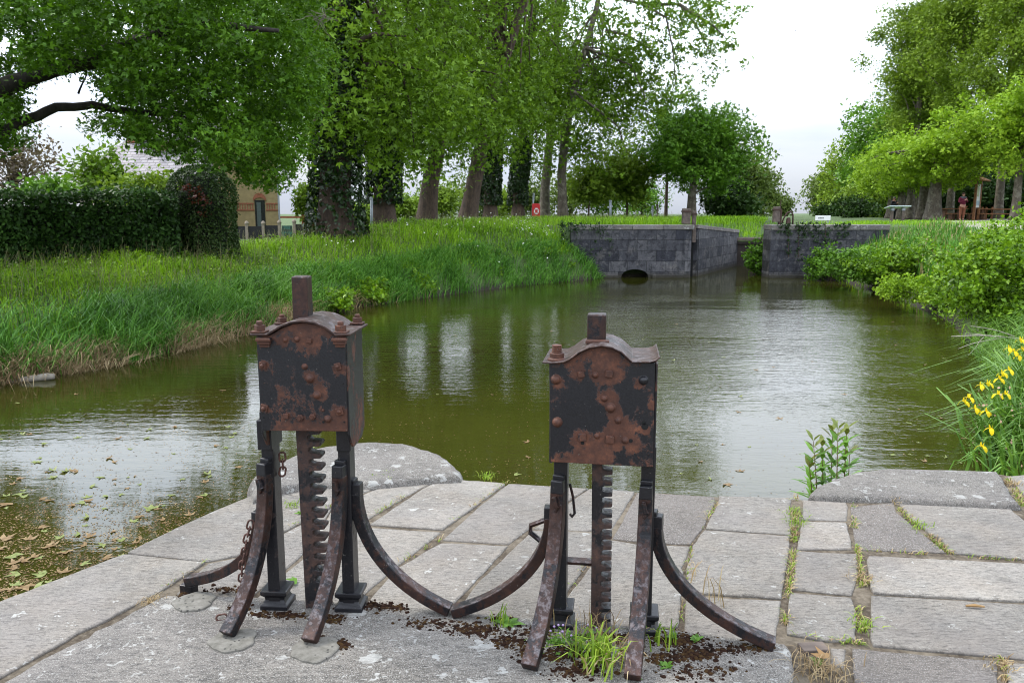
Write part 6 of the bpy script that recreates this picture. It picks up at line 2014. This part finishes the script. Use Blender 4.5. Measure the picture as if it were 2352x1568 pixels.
def iris(label, c, h, n, flowers, seed, lean):
    T = thing('iris_plant', label, 'iris', c, 0, 'yellow irises on the right water edge')
    V, Fs = blade_mb(n, (0, 0, -0.05), 0.16, h, 0.026, 0.95, seed, lean)
    link('leaves', np_mesh('leaves', V, Fs), M_IRISL, T)
    r = random.Random(seed)
    for fp in flowers:
        f = Vector(fp) - Vector(c)
        MB().tube([(r.uniform(-.1, .1), r.uniform(-.1, .1), -0.03), Vector((f.x * 0.6, f.y * 0.6, f.z * 0.6)), f - Vector((0, 0, 0.03))], [0.007, 0.006, 0.004], 5).build('stem', M_IRISL, T, local=True)
        vs, fs = [], []
        for k in range(3):
            a = 2 * PI * k / 3 + r.random()
            d = Vector((math.cos(a), math.sin(a), 0)); s_ = Vector((-d.y, d.x, 0))
            b0 = len(vs)
            for (t_, wd_, dz) in ((0.0, 0.005, 0.0), (0.016, 0.010, 0.009), (0.034, 0.018, -0.002), (0.046, 0.014, -0.022), (0.050, 0.004, -0.036)):
                vs += [f + d * t_ + s_ * wd_ + Vector((0, 0, dz)), f + d * t_ - s_ * wd_ + Vector((0, 0, dz))]
            fs += [(b0 + 2 * i, b0 + 2 * i + 1, b0 + 2 * i + 3, b0 + 2 * i + 2) for i in range(4)]
            d2 = Vector((math.cos(a + 1.05), math.sin(a + 1.05), 0)); s2 = Vector((-d2.y, d2.x, 0))
            b0 = len(vs)
            for (t_, wd_, dz) in ((0.0, 0.004, 0.0), (0.009, 0.008, 0.016), (0.013, 0.006, 0.030), (0.015, 0.002, 0.038)):
                vs += [f + d2 * t_ + s2 * wd_ + Vector((0, 0, dz)), f + d2 * t_ - s2 * wd_ + Vector((0, 0, dz))]
            fs += [(b0 + 2 * i, b0 + 2 * i + 1, b0 + 2 * i + 3, b0 + 2 * i + 2) for i in range(3)]
        MB().add(vs, fs).build('flower', M_YELLOW, T, local=True)
    return T
ifl = [[(2225, 913), (2240, 938), (2265, 945), (2215, 922)], [(2253, 885), (2270, 880), (2296, 870), (2303, 857)], [(2318, 800), (2330, 808), (2340, 818), (2348, 802), (2345, 780)], [(2292, 905), (2310, 905), (2318, 850)], [(2275, 985), (2255, 1025)]]
spots = [((2318, 1010), 6.9, 0.62, 55, 0), ((2338, 980), 7.3, 0.78, 60, 1), ((2390, 960), 7.9, 0.95, 70, 2), ((2372, 1000), 7.1, 0.85, 60, 3), ((2345, 1050), 6.25, 0.55, 45, 4)]
il = ['iris clump with the lowest yellow flowers hanging over the water', 'iris clump with yellow flowers in the middle of the group', 'tallest iris clump with the topmost yellow flowers', 'iris clump at the right edge with few flowers', 'nearest iris clump beside the end of the long coping stone']
for (pp, Y, h, n, k), lb in zip(spots, il):
    c = at(pp[0], pp[1], Y)
    z = max(hz(c.x, Y), WATER - 0.02)
    iris(lb, (c.x, Y, z), h, int(n * 1.5), [at(x, y, Y - 0.12) for x, y in ifl[k]], 300 + k, np.array([-0.55, -0.25, 0]))
P8 = scatter(2600, 4.3, 9.5, 5.6, 12.5, -0.05, 1.3, right_)
V, Fs = blades(P8, rng.uniform(0.3, 0.7, len(P8)), 0.013, 1.0, lean=np.array([-0.5, -0.2, 0]))
tag(link('sedge', np_mesh('sedge', V, Fs), M_IRISL), 'bright arching sedge blades round the irises', 'sedge', kind='stuff')
# pinkish fallen buds and seed stalks round the irises
q = [tuple(at(random.uniform(2235, 2352), random.uniform(880, 1080), 6.7 + random.uniform(-0.3, 0.6))) for k in range(90)]
V, Fs = leaves_np(np.array(q), 0.022, up=0.1, shape='fold')
tag(link('seed_heads', np_mesh('seed_heads', V, Fs), M_BUD), 'tiny pinkish seed heads among the iris blades', 'seed heads', kind='stuff')

# dead branch
T = thing('dead_branch', 'bleached dead branch reaching over the water under the alder', 'branch', at(2320, 775, 10.8))
mb = MB()
for a, b, r_ in (((2340, 778), (2186, 772), 0.016), ((2300, 776), (2200, 800), 0.009), ((2330, 772), (2230, 748), 0.010), ((2290, 775), (2215, 765), 0.008), ((2260, 774), (2225, 815), 0.006)):
    limb(mb, at(a[0], a[1], 10.8), at(b[0], b[1], 10.6), r_, r_ * 0.3, 0.03, 0.03, 6, 5)
mb.build('twig', plain('bleached_wood', (0.34, 0.30, 0.26, 1), 0.9), T)

# willow-leaved plant growing from the wall foot
M_LOOSE = leafmat('willowherb_leaf', (0.06, 0.14, 0.015, 1), (0.12, 0.26, 0.028, 1), (0.2, 0.36, 0.06, 1), 0.3, 0.45, 3.0, 0.35)
M_LOOSER = leafmat('reddish_tip_leaf', (0.09, 0.075, 0.02, 1), (0.13, 0.15, 0.03, 1), (0.17, 0.24, 0.05, 1), 0.3, 0.45, 3.0, 0.35)
Yp = 5.0
b0 = at(1895, 1150, Yp)
T = thing('willowherb', 'tall narrow-leaved green plant rising from the water before the long coping stone', 'plant', (b0.x, Yp, WATER))
def lance(f, d, L, w, dn):
    d = Vector(d).normalized(); s_ = d.cross(Vector((0, 0, 1))).normalized()
    f = Vector(f)
    return [f, f + d * L * .35 + s_ * w, f + d * L * .35 - s_ * w, f + d * L * .7 + s_ * w * .7 - Vector((0, 0, dn * .35)), f + d * L * .7 - s_ * w * .7 - Vector((0, 0, dn * .35)), f + d * L - Vector((0, 0, dn))]
LF = [(0, 1, 2), (1, 3, 4, 2), (3, 5, 4)]
for k, (xb, xt, yt) in enumerate(((1878, 1868, 1012), (1888, 1888, 1025), (1902, 1912, 990), (1915, 1925, 985), (1930, 1945, 984), (1940, 1952, 1030), (1868, 1858, 1060))):
    a = at(xb, 1200, Yp + 0.05 * (k % 3)); b = at(xt, yt, Yp + 0.05 * (k % 3))
    MB().tube([a, a.lerp(b, 0.5) + Vector((0.006, 0, 0)), b], [0.0045, 0.004, 0.002], 5).build('stem', plain('red_stem', (0.14, 0.09, 0.04, 1), 0.6), T)
    mb, mt = MB(), MB()
    H_ = (b - a).length
    nn = int(H_ / 0.042)
    for i in range(3, nn + 1):
        f = a.lerp(b, i / nn)
        an = i * PI / 2 * 1.02 + k
        Lf = 0.19 * (1.12 - 0.5 * i / nn)
        for e in (0, PI):
            d = (math.cos(an + e), math.sin(an + e) * 0.8, 0.45 + 0.7 * (i / nn) ** 3)
            (mt if i > nn - 2 else mb).add(lance(f, d, Lf, 0.017, 0.03), LF)
    mb.build('leaves', M_LOOSE, T)
    mt.build('tip_leaves', M_LOOSER, T)


def tuft(name, label, c, n, h, w, bend, sp, mat, seed, cat='weed', group=None, lean=None):
    T = thing(name, label, cat, c, 0, group)
    V, Fs = blade_mb(n, (0, 0, 0), sp, h, w, bend, seed, lean)
    link('blades', np_mesh('blades', V, Fs), mat, T)
    return T
M_LIME = leafmat('lime_grass', (0.10, 0.18, 0.015, 1), (0.20, 0.32, 0.03, 1), (0.36, 0.42, 0.07, 1), 0.35, 0.45, 3.0, 0.3)
T = tuft('grass_tuft', 'bright lime grass tuft between the legs of the right gear', on(1385, 1525, PZ), 46, 0.16, 0.011, 0.95, 0.035, M_LIME, 401, 'grass tuft')
V, Fs = blade_mb(30, (0.05, 0.0, 0), 0.05, 0.12, 0.008, 1.3, 402)
link('dry_blades', np_mesh('dry_blades', V, Fs), M_DRY, T)
V, Fs = blade_mb(26, (-0.06, 0.02, 0), 0.03, 0.15, 0.010, 0.8, 403)
link('side_blades', np_mesh('side_blades', V, Fs), M_LIME, T)
tuft('grass_tuft', 'thin straw grass stalks behind the lime tuft at the toothed rack', on(1360, 1478, PZ), 45, 0.17, 0.004, 0.5, 0.07, M_DRY, 404, 'grass tuft')
tuft('grass_tuft', 'green grass blades by the right post of the right gear', on(1508, 1478, PZ), 16, 0.12, 0.008, 0.7, 0.03, M_LIME, 405, 'grass tuft')
tuft('grass_tuft', 'dry straw clump in the pit right of the stone block', on(1885, 1545, -0.01), 130, 0.075, 0.004, 1.5, 0.045, M_DRY, 406, 'grass tuft')
tuft('grass_tuft', 'dry grass tuft on the joint left of the rear mortar pad', on(350, 1385, 0.0), 50, 0.05, 0.0035, 1.4, 0.02, M_DRY, 407, 'grass tuft')
tuft('grass_tuft', 'green and straw weeds at the foot of the rounded coping stone', on(880, 1103, 0.0), 60, 0.07, 0.006, 1.0, 0.04, M_LIME, 408, 'grass tuft')
tuft('grass_tuft', 'straw grass between coping stone and rack', on(745, 1092, 0.0), 50, 0.06, 0.005, 1.0, 0.035, M_DRY, 409, 'grass tuft')
tuft('grass_stalks', 'tall dry grass stalks beyond the right gear leg', on(1640, 1385, 0.0), 9, 0.19, 0.0045, 0.5, 0.03, M_DRY, 410, 'grass stalks')
tuft('grass_stalks', 'bent dry grass stalk close behind the right gear leg', on(1585, 1330, 0.0), 6, 0.14, 0.005, 0.8, 0.02, M_DRY, 411, 'grass stalks')
for k, (x, y, lb) in enumerate(((1118, 1098, 'small yellow-green moss tuft on the water edge of the paving'), (2050, 1150, 'straw grass tuft on the near side of the long coping stone'), (1980, 1440, 'green weeds in the wide joint at the lower right'), (2110, 1212, 'grass along the rough concrete infill'), (2300, 1535, 'weeds in the joint at the lower right corner'), (2325, 1115, 'grass at the far end of the long coping stone'), (675, 1165, 'small weed leaf on the paving left of the rack'), (1830, 1180, 'thick yellow grass in the wide joint under the coping stone'), (1830, 1205, 'green grass in the wide joint right of the paving'), (1985, 1335, 'straw tuft in the joint between two big right slabs'))):
    tuft('joint_weed', lb, on(x, y, -0.01), 46, 0.05, 0.005, 1.1, 0.03, M_LIME if k in (0, 2, 3, 6, 7, 8) else M_DRY, 420 + k, 'weed', 'weeds in the paving joints')
# straw and tiny weeds filling the joints
q = []
J = [((1830, 1140), (1822, 1262), 9), ((1822, 1262), (1802, 1455), 8), ((1958, 1165), (1980, 1350), 7), ((1975, 1400), (1982, 1470), 10), ((1812, 1460), (1980, 1482), 10), ((2064, 1170), (2180, 1275), 8), ((1962, 1264), (2350, 1290), 3), ((1655, 1142), (1610, 1215), 4),
     ((1016, 1216), (1166, 1108), 3), ((963, 1122), (845, 1194), 4), ((1014, 1240), (905, 1304), 3), ((666, 1214), (765, 1162), 3), ((1860, 1140), (1950, 1148), 7), ((2310, 1090), (2352, 1165), 9), ((2300, 1515), (2312, 1568), 9), ((1404, 1224), (1313, 1348), 3), ((1590, 1250), (1560, 1440), 3), ((376, 1356), (475, 1290), 3)]
qd = []
for a, b, w_ in J:
    L = (on(*b) - on(*a)).length
    for k in range(int(L * (330 if w_ > 6 else 190) * (w_ / 5) ** 0.8)):
        t_ = random.random()
        if math.sin(t_ * 17 + a[0]) + math.sin(t_ * 7 + a[1]) < -0.4: continue
        p = on(a[0] + (b[0] - a[0]) * t_ + random.gauss(0, w_ * 0.5), a[1] + (b[1] - a[1]) * t_, -0.012)
        (q if random.random() < 0.4 else qd).append(tuple(p))
for pts, m_, nm, lb in ((q, M_LIME, 'joint_moss', 'short green weeds growing in the paving joints'), (qd, M_DRY, 'joint_straw', 'dry straw caught in the paving joints')):
    P = np.array(pts)
    V, Fs = blades(P, rng.uniform(0.012, 0.04, len(P)), 0.004, 1.2)
    tag(link(nm, np_mesh(nm, V, Fs), m_), lb, 'weeds', kind='stuff')

# broad-leaved little plants
def rosette(name, label, c, n, L, w, seed, mat, cat='plant', up=0.6):
    r = random.Random(seed)
    T = thing(name, label, cat, c)
    mb = MB()
    for k in range(n):
        a = r.uniform(0, 2 * PI)
        mb.add(lance((r.uniform(-.008, .008), r.uniform(-.008, .008), 0), (math.cos(a), math.sin(a), r.uniform(0.2, 1.2) * up), L * r.uniform(0.6, 1.1), w, L * 0.25), LF)
    mb.build('leaves', mat, T, local=True)
    return T
M_WEED = leafmat('weed_leaf', (0.05, 0.12, 0.015, 1), (0.10, 0.22, 0.025, 1), (0.17, 0.32, 0.05, 1), 0.3, 0.45, 3, 0.35)
rosette('weed_plant', 'broad-leaved green weed where the two curved legs meet', on(1165, 1432, PZ), 11, 0.075, 0.013, 1, M_WEED)
V, Fs = blade_mb(16, (-0.03, 0, 0), 0.02, 0.09, 0.006, 0.8, 440)
link('grass_blades', np_mesh('grass_blades', V, Fs), M_LIME, bpy.data.objects['weed_plant'])
for k, (x, y, lb) in enumerate(((1545, 1462, 'lobed green weed between right post and curved leg'), (1600, 1470, 'small lobed weed nearer the right curved leg'), (1530, 1530, 'little rosette in front of the moss on the right'), (1460, 1552, 'small green rosette beside the right front leg'), (1275, 1475, 'small clover-like weed beside the left post of the right gear'), (690, 1178, 'tiny green weed left of the rack on the paving'), (1878, 1520, 'small green weed in the pit by the block'))):
    rosette('weed_plant', lb, on(x, y, PZ if k not in (5, 6) else 0.0), 16, 0.034, 0.0085, 10 + k, M_WEED, up=0.9)
# purple toadflax
c = on(1305, 1480, PZ)
T = thing('toadflax', 'trailing toadflax with little mauve flowers at the left post of the right gear', 'plant', c)
q = np.random.default_rng(77)
P = np.stack([c.x + q.normal(0.03, 0.07, 120), c.y + q.normal(0, 0.035, 120), PZ + np.abs(q.normal(0, 0.03, 120))], 1)
foliage('leaves', P, 0.018, M_WEED, T, 'palm', r=q, up=0.8)
for k in range(9):
    f = Vector((c.x + q.normal(0.0, 0.06), c.y + q.normal(0, 0.03), PZ + 0.04 + abs(q.normal(0, 0.025))))
    MB().lathe(f, [(0.001, -0.003), (0.004, 0), (0.005, 0.003), (0.002, 0.006)], 6).build('flower', plain('mauve_petal', (0.42, 0.30, 0.55, 1), 0.6), T)
    MB().tube([(f.x, f.y, PZ), f], 0.0012, 4).build('stalk', M_WEED, T)

# dark moss cushions on the block
M_MOSS = leafmat('brown_moss', (0.010, 0.006, 0.004, 1), (0.024, 0.012, 0.008, 1), (0.07, 0.042, 0.014, 1), 0.0, 0.95, 9.0, 0.1)
patches = [(850, 1390, 45, 9, 180), (905, 1395, 30, 8, 90), (985, 1430, 60, 10, 150), (1090, 1445, 60, 12, 260), (1170, 1470, 45, 14, 240), (1230, 1450, 40, 10, 150), (1300, 1500, 60, 18, 300), (1400, 1462, 60, 9, 150), (1560, 1470, 60, 14, 420), (1600, 1500, 50, 14, 260), (1530, 1510, 50, 12, 220),
           (1690, 1490, 70, 12, 160), (660, 1412, 40, 8, 120), (600, 1410, 30, 6, 70), (760, 1420, 40, 10, 120), (790, 1480, 18, 12, 80), (735, 1465, 12, 5, 40), (520, 1352, 50, 6, 80), (545, 1395, 25, 8, 60), (1330, 1540, 60, 14, 200), (1600, 1540, 90, 16, 150), (425, 1368, 22, 6, 60), (1215, 1500, 30, 14, 120), (1150, 1420, 30, 6, 60)]
q = []
for x, y, sx, sy, n in patches:
    for k in range(int(n * 2.2)):
        p = on(x + random.gauss(0, sx * 0.55), y + random.gauss(0, sy * 0.6), PZ)
        q.append((p.x, p.y, PZ))
q = np.array(q)
rr_ = np.exp(rng.normal(math.log(0.0026), 0.75, len(q)))
rr_ = np.clip(rr_, 0.0008, 0.011)
k6 = np.arange(7) * 2 * PI / 7
V, Q4, T3 = [], [], []
jit = rng.uniform(0.7, 1.3, (len(q), 7))
ring0 = np.stack([q[:, 0:1] + rr_[:, None] * jit * np.cos(k6), q[:, 1:2] + rr_[:, None] * jit * np.sin(k6), np.full((len(q), 7), PZ - 0.002)], -1)
ring1 = np.stack([q[:, 0:1] + rr_[:, None] * 0.72 * jit * np.cos(k6), q[:, 1:2] + rr_[:, None] * 0.72 * jit * np.sin(k6), PZ + rr_[:, None] * 0.34 * jit], -1)
apex = np.stack([q[:, 0], q[:, 1], PZ + rr_ * 0.5], -1)[:, None]
V = np.concatenate([ring0, ring1, apex], 1).reshape(-1, 3)
b = (np.arange(len(q)) * 15)[:, None]
Q4 = np.concatenate([b + np.array([[i, (i + 1) % 7, 7 + (i + 1) % 7, 7 + i]]) for i in range(7)])
T3 = np.concatenate([b + np.array([[7 + i, 7 + (i + 1) % 7, 14]]) for i in range(7)])
tag(link('moss', np_mesh('moss', V, [Q4, T3], True), M_MOSS), 'crumbly dark brown moss cushions on the stone block round the gears', 'moss', kind='stuff')

# twigs, dead leaves, a bit of timber
M_DRYLEAF = leafmat('dead_leaf', (0.12, 0.07, 0.03, 1), (0.26, 0.15, 0.06, 1), (0.42, 0.29, 0.14, 1), 0.2, 0.6, 4, 0.3)
def curled_leaf(name, label, p, L, mat, rz, cat='leaf', group=None):
    V, Fs = leaves_np(np.zeros((1, 3)), L, up=3.0, shape='palm', jit=0)
    o_ = link(name, np_mesh(name, V, Fs), mat)
    o_.location = p; o_.rotation_euler = (0.55, -0.35, rz)
    return tag(o_, label, cat, group)
curled_leaf('dead_leaf', 'curled tan dead leaf on the straw right of the stone block', on(1885, 1497, 0.025), 0.06, M_DRYLEAF, 1.0)
curled_leaf('dead_leaf', 'green and brown leaf lying behind the left post of the left gear', on(670, 1330, 0.02), 0.06, M_WEED, 2.0)
p = on(2240, 1391, 0.012)
tag(MB().tube([p + Vector((-0.035, 0.006, 0)), p + Vector((0, 0, 0.004)), p + Vector((0.035, -0.004, 0.001))], [0.004, 0.007, 0.004], 6).build('bark_chip', M_DRYLEAF), 'grey-brown bark chip lying on the big right slab', 'bark chip')
p = on(1868, 1490, -0.004)
tag(MB().box(p, (0.10, 0.06, 0.03), Matrix.Rotation(0.1, 3, 'Z')).build('timber_offcut', M_WOODG, bevel=0.004), 'weathered timber offcut set in the pit beside the stone block', 'timber')
for k, (x, y) in enumerate(((712, 2175 * 0 + 1160), (1430, 1392))): pass
# floating log
p = on(66, 872, WATER + 0.015)
lg = thing('floating_log', 'pale log floating by the left bank edge', 'log', p)
MB().tube([p + Vector((-0.32, -0.10, -0.03)), p + Vector((-0.05, -0.01, 0.01)), p + Vector((0.2, 0.08, 0.03)), p + Vector((0.28, 0.10, 0.03))], [0.02, 0.04, 0.05, 0.035], 8).build('trunk', plain('bleached_log', (0.22, 0.20, 0.165, 1), 0.9), lg, smooth=True)
MB().tube([p + Vector((-0.05, -0.01, 0.01)), p + Vector((-0.2, 0.08, 0.03)), p + Vector((-0.42, 0.12, 0.0))], [0.015, 0.012, 0.006], 6).build('branch_stub', plain('bleached_stub', (0.22, 0.20, 0.165, 1), 0.9), lg)

# ------------------------------------------------------------------ floating leaves
M_FLG = leafmat('floating_green_leaf', (0.05, 0.075, 0.012, 1), (0.13, 0.165, 0.04, 1), (0.32, 0.33, 0.14, 1), 0.15, 0.5, 2, 0.35)
M_FLB = leafmat('floating_brown_leaf', (0.05, 0.028, 0.010, 1), (0.15, 0.09, 0.035, 1), (0.38, 0.29, 0.15, 1), 0.15, 0.5, 2, 0.35)
proto = []
for k in range(10):
    V, Fs = leaves_np(np.zeros((1, 3)), 1.0, up=6.0, shape='palm', jit=0, hang=0.0)
    V[:, 2] = np.abs(V[:, 2]) * (0.9 if k % 3 else 1.8) + 0.01
    me = np_mesh('floating_leaf', V, Fs)
    me.materials.append(M_FLG if k % 5 < 3 else M_FLB)
    proto.append(me)
big = [(165, 1080, .07), (348, 1165, .11), (345, 1290, .10), (285, 1310, .12), (250, 1280, .09), (175, 1330, .11), (150, 1310, .09), (60, 1350, .11), (95, 1345, .10), (150, 1270, .10), (205, 1230, .09), (100, 1210, .09), (20, 1235, .12), (30, 1280, .11), (60, 1285, .10), (115, 1255, .10), (90, 1320, .10),
       (130, 1365, .10), (30, 1320, .10), (20, 1378, .10), (265, 1060, .07), (300, 1030, .06), (80, 1060, .07), (45, 1135, .10), (110, 1150, .09), (240, 1140, .07), (280, 1135, .06), (200, 1140, .08), (310, 1195, .08), (420, 1100, .06), (470, 1105, .07), (400, 1220, .07), (70, 1235, .09), (10, 1160, .12), (120, 1095, .08),
       (2015, 1108, .07), (2180, 1100, .08), (2170, 1050, .06), (2205, 1062, .05), (2050, 1045, .07), (2230, 905, .06), (2160, 960, .06), (2110, 985, .06), (2065, 940, .05), (1940, 905, .06), (1865, 830, .05), (1700, 1080, .08), (1672, 1113, .09), (1720, 1025, .05), (1660, 1020, .05), (1610, 1060, .05), (1480, 1025, .05)]
cnt = 0
def fl(p, s_, lab):
    global cnt
    o_ = bpy.data.objects.new('floating_leaf', proto[random.randrange(10)])
    C.objects.link(o_)
    o_.location = (p.x, p.y, WATER + 0.001); o_.rotation_euler = (0, 0, random.uniform(0, 6.28)); o_.scale = (s_, s_, s_)
    tag(o_, lab, 'leaf', 'fallen leaves afloat on the canal')
    cnt += 1
for x, y, s_ in big:
    fl(on(x, y, WATER), s_ * 0.85, 'fallen lobed leaf floating near the quay')
n = 0
while n < 190:
    x, y = random.uniform(0, 2240), random.uniform(690, 1370)
    p = on(x, y, WATER)
    if sdist(np.array([p.x]), np.array([p.y]))[0] > -0.15: continue
    w_ = 1.0 if (x < 420 and y > 1120 and x < 420 - (y - 1120) * 0.1) else (0.55 if x < 560 and y > 980 else (0.30 if x > 1950 else 0.10))
    if y > 1130 and x > 500: continue
    if random.random() < w_:
        fl(p, random.uniform(0.03, 0.075), 'small leaf fragment drifting on the canal' ); n += 1
# fine duckweed, seeds and petals
q = []
while len(q) < 12000:
    x, y = random.uniform(-40, 2260), random.uniform(720, 1372)
    p = on(x, y, WATER)
    if p.x > 9: continue
    scum = 1.0 if (x < 460 and y > 1150) else (0.25 if x < 620 and y > 960 else (0.10 if x > 1950 and y < 1100 else (0.10 if 800 < x < 1300 and y > 850 else 0.03)))
    nz_ = 0.5 + 0.5 * math.sin(p.x * 5 + 2 * math.sin(p.y * 4)) * math.sin(p.y * 6 + p.x * 2)
    if random.random() < scum * (0.25 + nz_): q.append((p.x, p.y, WATER + 0.002))
q = np.array(q)
s_ = rng.uniform(0.003, 0.011, (len(q), 1))
a = rng.uniform(0, 6.28, len(q))
d = np.stack([np.cos(a), np.sin(a), 0 * a], 1); e = np.stack([-np.sin(a), np.cos(a), 0 * a], 1)
V = np.stack([q - d * s_, q + e * s_ * .5, q + d * s_ + np.array([0, 0, 0.002]), q - e * s_ * .5], 1).reshape(-1, 3)
Fq = (np.arange(len(q)) * 4)[:, None] + np.array([[0, 1, 2, 3]])
tag(link('duckweed', np_mesh('duckweed', V, [Fq]), M_FLB), 'fine floating scum of seeds, petals and duckweed', 'duckweed', kind='stuff')
